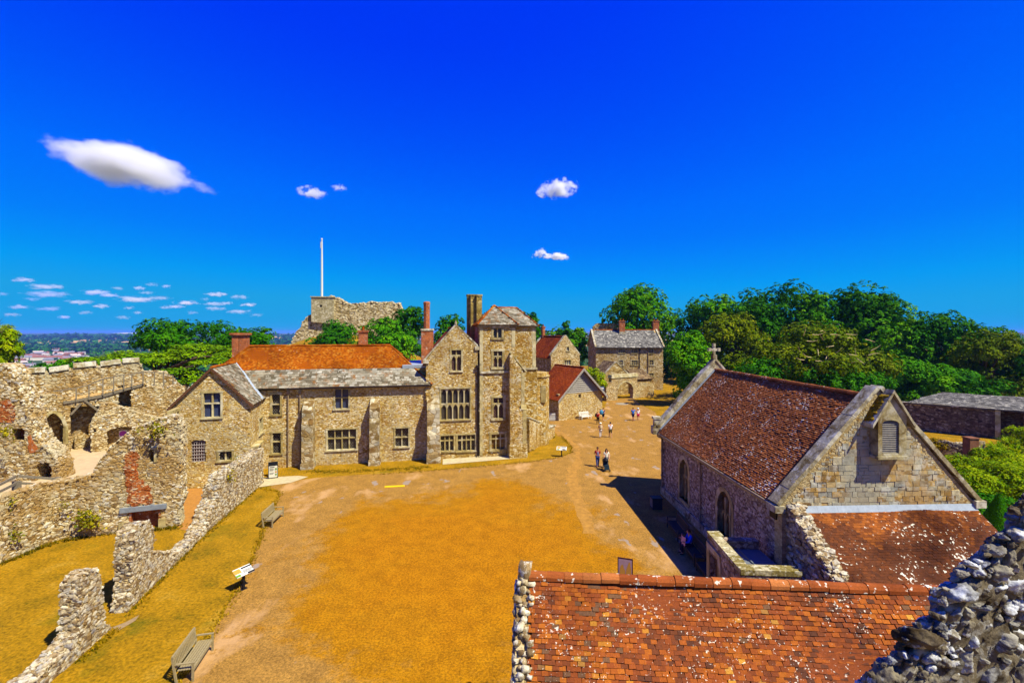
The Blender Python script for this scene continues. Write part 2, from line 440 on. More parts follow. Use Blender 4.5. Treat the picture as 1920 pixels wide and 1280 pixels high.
def ridge(mb, a, b, rad=.11, seg=.42, mat=0, tint=None):
    a, b = Vector(a), Vector(b); d = (b - a); L = d.length; n = max(1, int(L / seg)); d.normalize()
    x = d.cross(Vector((0, 0, 1))).normalized(); up = x.cross(d)
    for i in range(n):
        p = a + d * (L * i / n); q = a + d * (L * (i + .985) / n); o = random.uniform(-.012, .012); V = []
        for e, g in ((p, 1.0), (q, .93)):
            for k in range(7):
                an = math.pi * (-.08 + 1.16 * k / 6); V.append(e + x * math.cos(an) * rad * g + up * (math.sin(an) * rad * g - .03 + o))
        F = [[k, k + 1, 8 + k, 7 + k] for k in range(6)] + [list(range(7))[::-1], list(range(7, 14))]
        mb.add(V, F, random.random() if tint is None else tint, mat)
    return mb
SKY_STR, EXPO, HAZE = .1, .75, 9e-5
SKY_MUL = 5.95
SKY_STOPS = [(0.0, (0, .022, .88, 1)), (.096, (0, .040, .94, 1)), (.182, (0, .15, 1.0, 1)), (.30, (0, .24, .96, 1)), (.45, (0, .33, .9, 1)), (.65, (.01, .36, .78, 1))]
# ================================================================ camera, light, world
cam = bpy.data.cameras.new('camera'); co = bpy.data.objects.new('camera', cam); COL.objects.link(co)
cam.sensor_width = 36; cam.lens = 16; cam.shift_y = -(CY - 640) / 1920 * -1 * -1
cam.shift_y = (CY - 640) / 1920
cam.clip_start = .1; cam.clip_end = 60000
co.location = (0, 0, EYE); co.rotation_euler = (R(90), 0, 0)
SC.camera = co
SUN_EL, SUN_AZ = R(54.5), math.atan2(-.53, .85)            # direction towards the sun in the ground plane
sd = Vector((math.cos(SUN_EL) * math.cos(SUN_AZ), math.cos(SUN_EL) * math.sin(SUN_AZ), math.sin(SUN_EL)))
sl = bpy.data.lights.new('sun', 'SUN'); sl.energy = 5.0; sl.angle = R(.5); sl.color = (1, .93, .8)
so = bpy.data.objects.new('sun', sl); COL.objects.link(so); so.rotation_euler = sd.to_track_quat('Z', 'Y').to_euler()
W = bpy.data.worlds.new('World'); SC.world = W; W.use_nodes = True
wn = W.node_tree; bg = wn.nodes['Background']
sky = nd(wn, 'ShaderNodeTexSky', sky_type='NISHITA'); sky.sun_disc = False
sky.sun_elevation = SUN_EL; sky.sun_rotation = math.pi / 2 - SUN_AZ
sky.air_density = 1.0; sky.dust_density = .3; sky.ozone_density = 3.0; sky.altitude = 100
# the photograph is strongly saturated: deepen the sky's own colour
hs = nd(wn, 'ShaderNodeHueSaturation', {'Saturation': 1.7, 'Value': 1.0, 'Color': sky.outputs[0]})
sc3 = nd(wn, 'ShaderNodeSeparateColor', {0: hs.outputs[0]})
gsc = mth(wn, 'MULTIPLY', sc3.outputs[1], SKY_STR)
grade = ramp(wn, gsc, SKY_STOPS)
gv = nd(wn, 'ShaderNodeVectorMath', {0: grade, 1: (SKY_MUL,) * 3}, operation='MULTIPLY')
wn.links.new(gv.outputs[0], bg.inputs['Color']); bg.inputs['Strength'].default_value = SKY_STR
vs_ = SC.view_settings; vs_.view_transform = 'Standard'; vs_.look = 'None'; vs_.exposure = EXPO; vs_.gamma = 1
SC.render.engine = 'CYCLES'; cy = SC.cycles
cy.use_denoising = True
cy.max_bounces = 7; cy.diffuse_bounces = 3; cy.glossy_bounces = 2; cy.transmission_bounces = 3; cy.volume_bounces = 5; cy.transparent_max_bounces = 6
cy.sample_clamp_indirect = 6
# ================================================================ materials
STONE = [(0.0, c(124, 94, 40)), (.2, c(176, 144, 74)), (.45, c(200, 172, 104)), (.7, c(218, 198, 142)), (.9, c(238, 230, 202)), (1.0, c(160, 150, 128))]
M_house = m_rubble('house_rubble_stone', STONE, c(200, 168, 96), .2, 1.6, .05, c(136, 100, 36), .5, .04, .5)
M_hall = m_rubble('hall_rubble_stone', STONE, c(188, 152, 74), .2, 1.6, .05, c(126, 92, 28), .55, .04, .4)
M_tower = m_rubble('tower_rubble_stone', [(0.0, c(128, 96, 36)), (.3, c(184, 148, 70)), (.6, c(206, 178, 112)), (.85, c(226, 214, 180)), (1.0, c(170, 166, 146))], c(184, 150, 74), .27, 1.5, .05, c(132, 98, 30), .7, .05, .45)
RUIN = [(0.0, c(112, 90, 60)), (.2, c(160, 134, 90)), (.5, c(190, 168, 122)), (.75, c(214, 202, 170)), (1.0, c(140, 134, 124))]
M_ruin = m_rubble('ruin_rubble_core', RUIN, c(170, 146, 102), .26, 1.5, .06, c(150, 110, 52), .6, .07, .2)
M_curtain = m_rubble('curtain_rubble_stone', RUIN, c(160, 130, 74), .3, 1.5, .05, c(168, 128, 60), .6, .07, .3)
M_chapel = m_rubble('chapel_rubble_stone', [(0.0, c(96, 78, 72)), (.3, c(150, 128, 112)), (.6, c(176, 160, 142)), (1.0, c(206, 196, 182))], c(140, 122, 104), .26, 1.3, .05, c(120, 92, 74), .4, .05, .15)
M_keep = m_rubble('keep_rubble_stone', [(0.0, c(110, 92, 58)), (.4, c(176, 156, 110)), (.75, c(206, 190, 150)), (1.0, c(150, 140, 120))], c(160, 136, 84), .7, 1.4, .06, c(120, 108, 60), .6, .15, .2)
M_far = m_rubble('far_rubble_stone', [(0.0, c(118, 96, 56)), (.4, c(168, 142, 88)), (.75, c(196, 172, 118)), (1.0, c(216, 204, 176))], c(170, 142, 86), .5, 1.5, .05, c(140, 106, 46), .5, .06, .25)
M_gwall = m_rubble('garden_wall_stone', [(0.0, c(70, 58, 56)), (.4, c(116, 96, 86)), (.8, c(150, 132, 112)), (1.0, c(190, 178, 160))], c(104, 88, 74), .3, 1.5, .05, c(80, 66, 50), .5, .06, .1)
LUMP = [(0.0, c(100, 80, 58)), (.2, c(146, 124, 92)), (.5, c(174, 158, 128)), (.8, c(202, 194, 176)), (1.0, c(128, 122, 124))]
M_face = m_lump('house_face_stone', [(0.0, c(120, 86, 34)), (.2, c(164, 128, 66)), (.45, c(194, 160, 96)), (.7, c(214, 188, 132)), (.88, c(242, 232, 208)), (1.0, c(166, 152, 128))], c(240, 232, 214), .3, 5, None, [c(150, 108, 40), c(206, 192, 156), c(172, 156, 122)])
M_face2 = m_lump('hall_face_stone', [(0.0, c(110, 76, 20)), (.2, c(152, 114, 44)), (.45, c(184, 146, 70)), (.7, c(206, 176, 108)), (.88, c(236, 224, 194)), (1.0, c(160, 150, 128))], c(236, 228, 208), .35, 4.5, None, [c(140, 96, 22), c(204, 196, 172), c(156, 124, 60)])
M_chface = m_lump('chapel_face_stone', [(0.0, c(100, 80, 74)), (.3, c(146, 124, 112)), (.6, c(172, 154, 142)), (.85, c(204, 192, 184)), (1.0, c(120, 104, 108))], c(220, 212, 206), .3, 5)
M_lump = m_lump('ruin_loose_stone', LUMP, amt=.28, sc=7)
M_lump2 = m_lump('wall_face_stone', [(0.0, c(110, 84, 50)), (.25, c(166, 140, 92)), (.5, c(194, 174, 130)), (.75, c(208, 198, 172)), (.9, c(224, 218, 206)), (1.0, c(138, 132, 130))], amt=.22, patch=[c(156, 122, 64), c(184, 172, 142)], sc=6)
M_nearst = m_lump('parapet_stone', [(0.0, c(96, 86, 70)), (.35, c(124, 116, 102)), (.7, c(150, 146, 138)), (1.0, c(126, 130, 142))], c(214, 218, 230), .9, 8, c(50, 38, 20))
M_nearcore = m_lump('parapet_mortar', [(0.0, c(116, 106, 88)), (1.0, c(116, 106, 88))], c(186, 184, 178), .55, 14, c(48, 38, 24))
M_ashlar = m_lump('chapel_block_stone', [(0.0, c(122, 92, 50)), (.12, c(166, 134, 80)), (.3, c(196, 166, 106)), (.5, c(176, 170, 148)), (.7, c(198, 188, 158)), (.85, c(156, 158, 152)), (1.0, c(132, 108, 72))], c(224, 224, 216), .5, 4, None, [c(184, 150, 96), c(170, 168, 152)])
M_dress = m_lump('dressed_stone', [(0.0, c(146, 130, 84)), (.5, c(172, 156, 108)), (1.0, c(190, 180, 146))], amt=.3, sc=2.2)
M_dressg = m_lump('weathered_coping_stone', [(0.0, c(150, 138, 104)), (.5, c(172, 162, 136)), (1.0, c(190, 186, 170))], amt=.5, sc=3.5, dark=c(104, 84, 44))
M_near_tile = m_tile('clay_tile_near', [(0.0, c(88, 54, 40)), (.14, c(112, 62, 38)), (.42, c(136, 70, 36)), (.72, c(154, 82, 34)), (.93, c(172, 98, 36)), (.975, c(196, 140, 54)), (1.0, c(112, 80, 58))], .8, 15, .645, None, .9, .4)
M_chap_tile = m_tile('clay_tile_chapel', [(0.0, c(120, 70, 38)), (.5, c(142, 82, 44)), (.9, c(160, 94, 52)), (.97, c(176, 110, 62)), (1.0, c(184, 140, 104))], .75, 9, .63, None, .5, .3)
M_annex_tile = m_tile('clay_tile_annex', [(0.0, c(72, 44, 32)), (.4, c(94, 54, 34)), (.8, c(116, 64, 32)), (1.0, c(146, 84, 36))], .95, 8, .645, None, .4, 1.0)
M_house_tile = m_tile('clay_tile_house', [(0.0, c(122, 58, 4)), (.4, c(148, 74, 4)), (.8, c(164, 90, 8)), (1.0, c(170, 116, 40))], .35, 3, .70, None, .35, .6)
M_shed_tile = m_tile('clay_tile_shed', [(0.0, c(112, 44, 16)), (.5, c(140, 58, 18)), (1.0, c(162, 78, 28))], .3, 3, .72, None, .3, .7)
M_slate = m_tile('stone_slate', [(0.0, c(92, 84, 68)), (.4, c(126, 118, 102)), (.8, c(148, 142, 128)), (1.0, c(170, 166, 156))], .35, 4, .62, c(140, 88, 22), .6, .4)
M_slate2 = m_tile('grey_stone_slate', [(0.0, c(82, 80, 80)), (.5, c(108, 106, 104)), (1.0, c(140, 138, 136))], .5, 2.2, .6, None, .35, .5)
M_brick = m_brick('red_brick', (c(156, 62, 24), c(180, 86, 36)), c(176, 146, 110))
M_brick2 = m_brick('old_hearth_brick', (c(144, 60, 18), c(176, 90, 32)), c(178, 138, 90), .24, .085)
M_bricklump = m_lump('loose_hearth_brick', [(0, c(104, 52, 20)), (.4, c(150, 72, 26)), (.7, c(176, 100, 48)), (.85, c(180, 140, 90)), (1, c(200, 186, 160))], c(206, 186, 156), .5, 5)
M_lead = m_simple('lead_sheet', c(158, 170, 188), .45, .15, 5, 0, .5)
M_leadd = m_simple('dark_lead_roof', c(108, 116, 126), .5, .15, 3, 0, .5)
M_iron = m_simple('dark_cast_iron', c(46, 34, 32), .5, .2, 8)
M_pipe = m_simple('painted_downpipe', c(150, 130, 106), .6, .15, 6)
M_timber = m_simple('grey_weathered_timber', c(124, 114, 100), .85, .3, 14)
M_timber2 = m_simple('pale_new_timber', c(206, 172, 116), .8, .2, 9)
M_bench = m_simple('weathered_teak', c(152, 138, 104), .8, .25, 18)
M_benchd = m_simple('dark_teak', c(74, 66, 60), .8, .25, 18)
M_white = m_simple('white_paint', c(226, 226, 226), .5, .05, 8)
M_black = m_simple('black_metal', c(26, 26, 30), .45, .2, 8)
M_board = m_simple('panel_print_white', c(232, 232, 230), .4, .05, 10)
M_soil = m_simple('bare_soil', c(170, 120, 60), .95, .2, 4)
M_clad = m_simple('silver_timber_cladding', c(152, 146, 142), .85, .25, 5)
M_moss = m_simple('moss_cushion', c(136, 110, 22), .95, .35, 14, bmp=.03)
M_painted_dark = m_simple('painted_dark_interior', c(24, 20, 18), .95, .1, 2)  # near-black colour paints the shade of an unlit inside

def m_glass(name, col, U=None, diam=.13, grid=None, lead=c(120, 116, 106), lw=.12):
    m, nt, bs = new_mat(name, .12, .5)
    p = pos(nt); f, _ = noi(nt, p, 1.4, 3)
    g = ramp(nt, f, [(.3, tuple(x * .6 for x in col[:3]) + (1,)), (.7, col)])
    if U is not None:
        s = nd(nt, 'ShaderNodeVectorMath', {0: p, 1: tuple(U)}, operation='DOT_PRODUCT').outputs['Value']
        z = nd(nt, 'ShaderNodeSeparateXYZ', {0: p}).outputs[2]
        if grid: a, b = mth(nt, 'DIVIDE', s, grid), mth(nt, 'DIVIDE', z, grid)
        else:
            z = mth(nt, 'MULTIPLY', z, .75)
            a, b = mth(nt, 'DIVIDE', mth(nt, 'ADD', s, z), diam), mth(nt, 'DIVIDE', mth(nt, 'SUBTRACT', s, z), diam)
        k = None
        for q in (a, b):
            w = mth(nt, 'ABSOLUTE', mth(nt, 'SUBTRACT', mth(nt, 'FRACT', q), .5))
            e = mth(nt, 'GREATER_THAN', w, .5 - lw)
            k = e if k is None else mth(nt, 'MAXIMUM', k, e)
        g = mix(nt, k, g, lead)
        nt.links.new(ramp(nt, k, [(0, .12), (1, .7)]), bs.inputs['Roughness'])
    base(nt, bs, g); return m
# ground materials -------------------------------------------------
def m_gravel():
    m, nt, bs = new_mat('courtyard_gravel', .95, .1); p = pos(nt)
    f, _ = noi(nt, p, .16, 5, .55, .4)
    sp = nd(nt, 'ShaderNodeSeparateXYZ', {0: p})
    # worn track of paler, compacted gravel; the loose orange gravel lies in the middle of the court
    dx = mth(nt, 'DIVIDE', mth(nt, 'ADD', sp.outputs[0], 3.0), 9.5); dy = mth(nt, 'DIVIDE', mth(nt, 'SUBTRACT', sp.outputs[1], 24.5), 11.5)
    rr = mth(nt, 'SQRT', mth(nt, 'ADD', mth(nt, 'MULTIPLY', dx, dx), mth(nt, 'MULTIPLY', dy, dy)))
    fw, _ = noi(nt, p, .9, 6, .75)
    rr = mth(nt, 'ADD', rr, mth(nt, 'MULTIPLY', mth(nt, 'SUBTRACT', f, .5), 1.5)); rr = mth(nt, 'ADD', rr, mth(nt, 'MULTIPLY', mth(nt, 'SUBTRACT', fw, .5), .9))
    col = ramp(nt, rr, [(.35, c(160, 105, 0)), (.8, c(156, 107, 4)), (1.15, c(152, 114, 52))])
    f2, _ = noi(nt, p, 1.1, 6, .7)
    col = mix(nt, .5, col, ramp(nt, f2, [(.3, (.28, .26, .25, 1)), (.7, (.72, .72, .72, 1))]), 'OVERLAY')
    f3, _ = noi(nt, p, 11, 6, .85)
    col = mix(nt, .72, col, ramp(nt, f3, [(.36, (.12, .12, .12, 1)), (.5, (.5, .5, .5, 1)), (.64, (.95, .93, .88, 1))]), 'OVERLAY')
    f4, _ = noi(nt, scale_v(nt, p, (.7, .35, 1)), .55, 5, .6)
    out = ramp(nt, rr, [(.9, 0.0), (1.1, 1.0)])
    col = mix(nt, mth(nt, 'MULTIPLY', ramp(nt, f4, [(.56, 0.0), (.66, .7)]), out), col, c(198, 158, 112))
    f5, _ = noi(nt, scale_v(nt, p, (1, .6, 1)), .8, 3, .5)
    col = mix(nt, mth(nt, 'MULTIPLY', ramp(nt, f5, [(.655, 0.0), (.68, .8)]), out), col, c(150, 138, 132))
    base(nt, bs, col); bump(nt, bs, f3, .5, .02); return m
M_gravel = m_gravel()
def m_terrain():
    m, nt, bs = new_mat('dry_ground', .95, .1); p = pos(nt)
    f, _ = noi(nt, p, .5, 6, .65); f2, _ = noi(nt, p, 8, 5, .75)
    col = ramp(nt, f, [(.28, c(96, 88, 6)), (.42, c(142, 108, 8)), (.55, c(160, 120, 10)), (.72, c(172, 138, 48))])
    col = mix(nt, .7, col, ramp(nt, f2, [(.34, (.12, .15, .08, 1)), (.5, (.46, .46, .44, 1)), (.66, (.8, .78, .7, 1))]), 'OVERLAY')
    fg, _ = noi(nt, p, .35, 3, .6)
    col = mix(nt, ramp(nt, fg, [(.58, 0.0), (.72, .6)]), col, c(76, 92, 12))
    d = nd(nt, 'ShaderNodeVectorMath', {0: p}, operation='LENGTH').outputs['Value']
    vo = nd(nt, 'ShaderNodeTexVoronoi', {'Vector': scale_v(nt, p, (1, .5, 0)), 'Scale': .0045, 'Randomness': 1.0})
    rv = nd(nt, 'ShaderNodeSeparateColor', {0: vo.outputs['Color']}).outputs[0]
    far = ramp(nt, rv, [(0.0, c(46, 70, 22)), (.35, c(58, 80, 26)), (.6, c(150, 118, 56)), (.72, c(160, 130, 70)), (.82, c(44, 66, 22)), (1.0, c(130, 100, 52))], 'CONSTANT')
    col = mix(nt, ramp(nt, mth(nt, 'DIVIDE', d, 400), [(.4, 0.0), (.9, 1.0)]), col, far)
    base(nt, bs, col); bump(nt, bs, f2, .6, .06); return m
M_terrain = m_terrain()
M_path = m_simple('pale_packed_path', c(196, 172, 140), .95, .15, 2.5)
M_flag = m_simple('paving_flagstone', c(190, 176, 146), .9, .2, 3)
# ================================================================ ground
def sstep(a, b, x): t = np.clip((x - a) / (b - a), 0, 1); return t * t * (3 - 2 * t)
def terr(x, y):
    x = np.asarray(x, float); y = np.asarray(y, float)
    e = np.sqrt(((x - 40) / 100) ** 2 + ((y - 50) / 110) ** 2)
    z = -47 * sstep(1.0, 3.2, e) ** .8
    z = np.where(x > 60, z * .55, z)
    r = np.hypot(x, y)
    z = z + 22 * sstep(1800, 9000, r) + sstep(1500, 6000, r) * (8 * np.sin(x / 900 + 1) * np.cos(y / 1300) + 9 * np.sin(x / 2100 + y / 1700))
    z = z + 11.5 * np.exp(-(((x + 43) / 24) ** 2 + ((y - 112) / 20) ** 2)) - 0.0
    inner = (np.abs(x) < 33) & (y < 84)
    return np.where(inner, 0, z)
def m_ground():
    mb = MB(); na = 288
    rr = np.concatenate([[0], np.geomspace(3, 14000, 150)])
    A = np.linspace(0, 2 * math.pi, na, endpoint=False)
    X = rr[:, None] * np.sin(A); Y = rr[:, None] * np.cos(A); Z = terr(X, Y)
    V = np.stack([X, Y, Z], -1).reshape(-1, 3); n = len(rr)
    i = np.repeat(np.arange(n - 1), na); k = np.tile(np.arange(na), n - 1); k2 = (k + 1) % na
    F = np.stack([i * na + k, (i + 1) * na + k, (i + 1) * na + k2, i * na + k2], 1)[:, ::-1]
    mb.add(V, F); return mb.build('ground', M_terrain, kind='structure', smooth=True)
m_ground()
def sheet(name, pix, z, mat, kind='structure', world=None, amp=.0, **kw):
    pts = [gr(x, y, 0) for x, y in pix] if world is None else [Vector(p) for p in world]
    lp = [(p.x, p.y) for p in pts]
    if amp: lp = rough_loop(lp, .5, amp, seed=len(lp))
    vs, es = [Vector(p) for p in lp], [(i, (i + 1) % len(lp)) for i in range(len(lp))]
    V, E, Fc, *_ = delaunay_2d_cdt(vs, es, [], 0, 1e-5)
    tri = [list(f) for f in Fc if _inside((sum(V[i][0] for i in f) / 3, sum(V[i][1] for i in f) / 3), lp)]
    tri = [t if (V[t[1]] - V[t[0]]).cross(V[t[2]] - V[t[0]]) > 0 else t[::-1] for t in tri]
    mb = MB(); mb.add([(v[0], v[1], z) for v in V], tri); return mb.build(name, mat, kind=kind, **kw)
sheet('courtyard_gravel', [(330, 1300), (400, 1182), (455, 1090), (500, 985), (526, 922), (505, 912), (545, 900), (640, 892), (800, 882), (985, 866), (1045, 857), (1070, 850), (1074, 838),
      (1052, 815), (1030, 800), (1028, 788), (1046, 786), (1130, 775), (1138, 752), (1157, 748), (1188, 746), (1200, 758), (1228, 772), (1240, 800), (1300, 925), (1900, 1300)], .012, M_gravel, amp=.05)
sheet('door_paving', [(474, 915), (545, 905), (578, 894), (560, 892), (484, 896), (474, 905)], .03, M_flag)
sheet('tower_apron', [(830, 871), (985, 858), (990, 853), (985, 846), (830, 858)], .03, M_flag)
# paler worn footpath by the long house and up to the gate
sheet('worn_path', [(1022, 792), (1062, 815), (1086, 838), (1092, 868), (1080, 890), (1098, 950), (1120, 1000), (1092, 1000), (1072, 930), (1060, 888), (1074, 866), (1084, 845), (1058, 822), (1018, 800)], .016, m_simple('worn_gravel', c(166, 122, 54), .95, .3, 2.5), amp=.22)
# the pale strip across the garden beyond the chapel
sheet('garden_path', None, .012, M_path, world=[(17.5, 26.5, 0), (40, 26.5, 0), (40, 29.6, 0), (17.5, 29.6, 0)])
# ================================================================ building helpers
def prof_ex(mb, fr, prof, s0, s1, tint=.5, mat=0):
    """profile of (d, z) points extruded from s0 to s1"""
    n = len(prof); P = [fr.p(s0, z, d) for d, z in prof] + [fr.p(s1, z, d) for d, z in prof]
    area = sum(prof[i][0] * prof[(i + 1) % n][1] - prof[(i + 1) % n][0] * prof[i][1] for i in range(n))
    a, b, f = list(range(n)), list(range(n, 2 * n))[::-1], [[i, n + i, n + (i + 1) % n, (i + 1) % n] for i in range(n)]
    if area > 0: a, b, f = a[::-1], b[::-1], [q[::-1] for q in f]
    a, b, f = a[::-1], b[::-1], [q[::-1] for q in f]
    mb.add(P, [a], tint, mat); mb.add(P, [b], tint, mat); mb.add(P, f, tint, mat); return mb
def window(parent, fr, r, lights=1, trans=(), arched=(), glass=None, sur=.14, mul=.1, proud=.04, sill=True, dress=None, deep=.24, fan=None, name='window', label=None):
    s0, s1, z0, z1 = r; mb = MB(); e = .012; t = lambda: random.random()
    fr.box(mb, s0 - sur, s0 + e, z0, z1, -deep - .04, proud, t()); fr.box(mb, s1 - e, s1 + sur, z0, z1, -deep - .04, proud, t())
    fr.box(mb, s0 - sur - .03, s1 + sur + .03, z1 - e, z1 + sur, -deep - .04, proud + .02, t())
    fr.box(mb, s0 - sur - .03, s1 + sur + .03, z0 - sur * .9, z0 + e, -deep - .04, proud + (.07 if sill else .02), t())
    rows = [z0] + [z0 + (z1 - z0) * q for q in trans] + [z1]
    for q in rows[1:-1]: fr.box(mb, s0 + e, s1 - e, q - mul / 2, q + mul / 2, -deep, -.04, t())
    w = (s1 - s0) / lights
    for k in range(1, lights):
        for a, b in zip(rows[:-1], rows[1:]):
            fr.box(mb, s0 + w * k - mul / 2, s0 + w * k + mul / 2, a + (mul / 2 if a > z0 else e), b - (mul / 2 if b < z1 else e), -deep, -.05, t())
    for ri in arched:
        a, b = rows[ri], rows[ri + 1]; top = b - mul / 2; hh = min(w * .62, (b - a) * .5)
        for k in range(lights):
            x0 = s0 + w * k + mul / 2; x1 = s0 + w * (k + 1) - mul / 2; m = (x0 + x1) / 2; N = 8
            for i in range(N):
                xa = x0 + (x1 - x0) * i / N; xb = x0 + (x1 - x0) * (i + 1) / N
                f = lambda x: top - .02 - hh * (1 - (1 - abs(x - m) / (w / 2 - mul / 2) * .999) ** .55)
                P = [fr.p(xa, f(xa), -.06), fr.p(xb, f(xb), -.06), fr.p(xb, f(xb), -deep + .02), fr.p(xa, f(xa), -deep + .02), fr.p(xa, top, -.06), fr.p(xb, top, -.06), fr.p(xb, top, -deep + .02), fr.p(xa, top, -deep + .02)]
                mb.hexa(P, .5)
    o = mb.build(name, dress or M_dress, parent, label=label)
    pm = MB(); fr.box(pm, s0 + e / 2, s1 - e / 2, z0 + e / 2, z1 - e / 2, -deep - .03, -deep + .015); pm.build('pane', glass, o)
    return o
def coping(mb, a, b, w, h, over=.0, tint=None, seg=.7):
    """stone coping blocks along the line a-b (top of wall)"""
    a, b = Vector(a), Vector(b); L = (b - a).length; n = max(1, int(L / seg)); d = (b - a) / n
    up = Vector((0, 0, 1)); x = (b - a).cross(up).normalized(); nn = x.cross((b - a).normalized())
    for i in range(n):
        p = a + d * i + nn * (h / 2); q = a + d * (i + .985) + nn * (h / 2)
        o = nn * random.uniform(-.008, .008); mb.bar(p + o, q + o, w + random.uniform(-.015, .015), h, tint=random.random() if tint is None else tint)
    return mb
def chimney(parent, loc_fr, s0, s1, z0, z1, d0, d1, mat, cap=.14, shafts=1, name='chimney', pots=0, capmat=None):
    mb = MB(); w = (s1 - s0) / shafts
    for k in range(shafts): loc_fr.box(mb, s0 + w * k + (.03 if k else 0), s0 + w * (k + 1) - (.03 if k < shafts - 1 else 0), z0, z1 - .3, d0, d1)
    loc_fr.box(mb, s0 - cap * .5, s1 + cap * .5, z1 - .3, z1 - .2, d0 - cap * .5, d1 + cap * .5); loc_fr.box(mb, s0 - cap, s1 + cap, z1 - .2, z1, d0 - cap, d1 + cap)
    o = mb.build(name, mat, parent)
    if pots:
        pm = MB()
        for k in range(pots):
            q = loc_fr.p(s0 + (s1 - s0) * (k + .5) / pots, z1, (d0 + d1) / 2); pm.lathe([(.13, 0), (.11, .35), (.14, .38), (.1, .4)], q, 8)
        pm.build('chimney_pot', M_house_tile, o)
    return o
def pipe(parent, fr, s, z0, z1, d=.1, r=.05, mat=None, hopper=True):
    mb = MB(); mb.tube([fr.p(s, z0, d), fr.p(s, z1, d)], r, 8)
    if hopper: fr.box(mb, s - r * 2.4, s + r * 2.4, z1 - .02, z1 + .22, d - r * 1.6, d + r * 2)
    z = z0 + 1.2
    while z < z1: fr.box(mb, s - r * 1.5, s + r * 1.5, z, z + .07, 0.002, d + r * 1.4); z += 1.8
    return mb.build('downpipe', mat or M_pipe, parent)
def gutter(parent, a, b, r=.07, mat=None):
    mb = MB(); mb.tube([a, b], r, 8); return mb.build('gutter', mat or M_iron, parent)
def ashlar(mb, fr, outline, holes=(), rows=(.2, .4), widths=(.25, .75), d=.022, gap=.018):
    z0 = min(p[1] for p in outline); z1 = max(p[1] for p in outline); s0 = min(p[0] for p in outline); s1 = max(p[0] for p in outline); z = z0 + .02
    while z < z1:
        h = random.uniform(*rows); s = s0 - random.uniform(0, .4)
        while s < s1:
            w = random.uniform(*widths) * (1.0 if h > .25 else .7); parts = 1 if random.random() > .16 or h < .26 else 2
            for k in range(parts):
                za, zb = z + h * k / parts + gap / 2, z + h * (k + 1) / parts - gap / 2; a, b = s + gap / 2, s + w - gap / 2
                cs = [(a, za), (b, za), (b, zb), (a, zb)]
                if all(_inside(q, outline) for q in cs) and not any(_inside(((a + b) / 2, (za + zb) / 2), hh) or any(_inside(q, hh) for q in cs) for hh in holes):
                    j = lambda: random.uniform(-.012, .012); dd = d + random.uniform(-.012, .014)
                    P = [fr.p(x + j(), zz + j(), q) for q, pts in ((dd, cs), (-.02, cs)) for x, zz in pts]
                    mb.hexa([P[0], P[1], P[5], P[4], P[3], P[2], P[6], P[7]], random.random())
            s += w
        z += h
    return mb
def face(mb, fr, tri, size=.115, dens=44): cover(mb, [[fr.p(*q) for q in t] for t in tri], size, dens, 1, depth=.15, sink=.0, jit=.15)
def fpanel(mb, fr, *a, **k): tri = panel(mb, fr, *a, **k); face(mb, fr, tri); return tri
ang = R(12); HA = Vector((-21.5, 40.0)); HF = Fr(HA, HA + Vector((math.cos(ang), math.sin(ang))) * 10)
GL_house = m_glass('leaded_diamond_glass', c(20, 18, 26), HF.U, .2, None, c(96, 90, 82), .11)
GL_blue = m_glass('painted_sky_glass', c(44, 58, 104), HF.U, .13, None, c(70, 76, 100), .1)  # blue base colour paints the reflected sky into the upper panes
GL_plum = m_glass('stained_leaded_glass', c(70, 40, 44), HF.U, .2, None, c(100, 80, 70), .1)
GL_brown = m_glass('brown_blind_glass', c(120, 84, 36), HF.U, .4, .4, c(120, 100, 70), .08)
GL_far = m_glass('far_window_glass', c(52, 58, 72), (1, 0, 0), .3, .38, c(214, 210, 200), .12)
# ================================================================ the long house
H = thing('long_house', 'long two storey rubble house with red tiles above pale stone slates and a gabled wing', 'house', HF.p(7, 0, -3))
wins = [((509.5, 525.5, 739, 777), 1, (.5,), (), GL_house), ((510.5, 527, 811, 850), 1, (.56,), (), GL_house), ((628, 653.5, 729, 766), 2, (.56,), (), GL_blue),
        ((614, 668, 804.5, 842.5), 4, (.56,), (), GL_house), ((741, 766, 802, 837), 2, (.5,), (), GL_house)]
sR = HF.px(806, 800)[0]; ZE = 7.05; rl = HF.px(469, 648, -3.25)[0]; rr_ = HF.px(732, 647, -3.25)[0]; sL = rl - 3.6
holes = [rect(*HF.rect(*w[0])) for w in wins]
mb = MB(); fpanel(mb, HF, rect(sL, sR, -.3, 6.85), holes, .5)
for (a, b, d0, d1) in ((sR - .5, sR, -6.6, -.5), (sL, sL + .5, -6.6, -.5)): HF.box(mb, a, b, -.3, 6.85, d0, d1)
HF.box(mb, sL, sR, -.3, 6.85, -7.1, -6.6); HF.box(mb, sL + .5, sR - .5, 3.3, 3.5, -6.6, -.52)
mb.build('wall', [M_house, M_face], H)
wo = []
for (q, li, tr, ar, g) in wins: wo.append(window(H, HF, HF.rect(*q), li, tr, ar, g))
OV = .35; rz = 10.62
E0, E1 = HF.p(sL - .1, ZE, OV), HF.p(sR + .2, ZE, OV); B0, B1 = HF.p(sL - .1, ZE, -6.6 - OV), HF.p(sR + .2, ZE, -6.6 - OV)
RL, RR = HF.p(rl, rz, -3.12), HF.p(rr_, rz, -3.12); k = .415
M0, M1 = E0.lerp(RL, k), E1.lerp(RR, k); K1, K0 = B1.lerp(RR, k), B0.lerp(RL, k)
mb = MB()
for q in ([E0, E1, M1, M0], [E1, B1, K1, M1], [B1, B0, K0, K1], [B0, E0, M0, K0]): roof_poly(mb, q, .42, .27, .03, wav=.012)
mb.build('slate_roof_courses', M_slate, H)
up = Vector((0, 0, .03)); mb = MB()
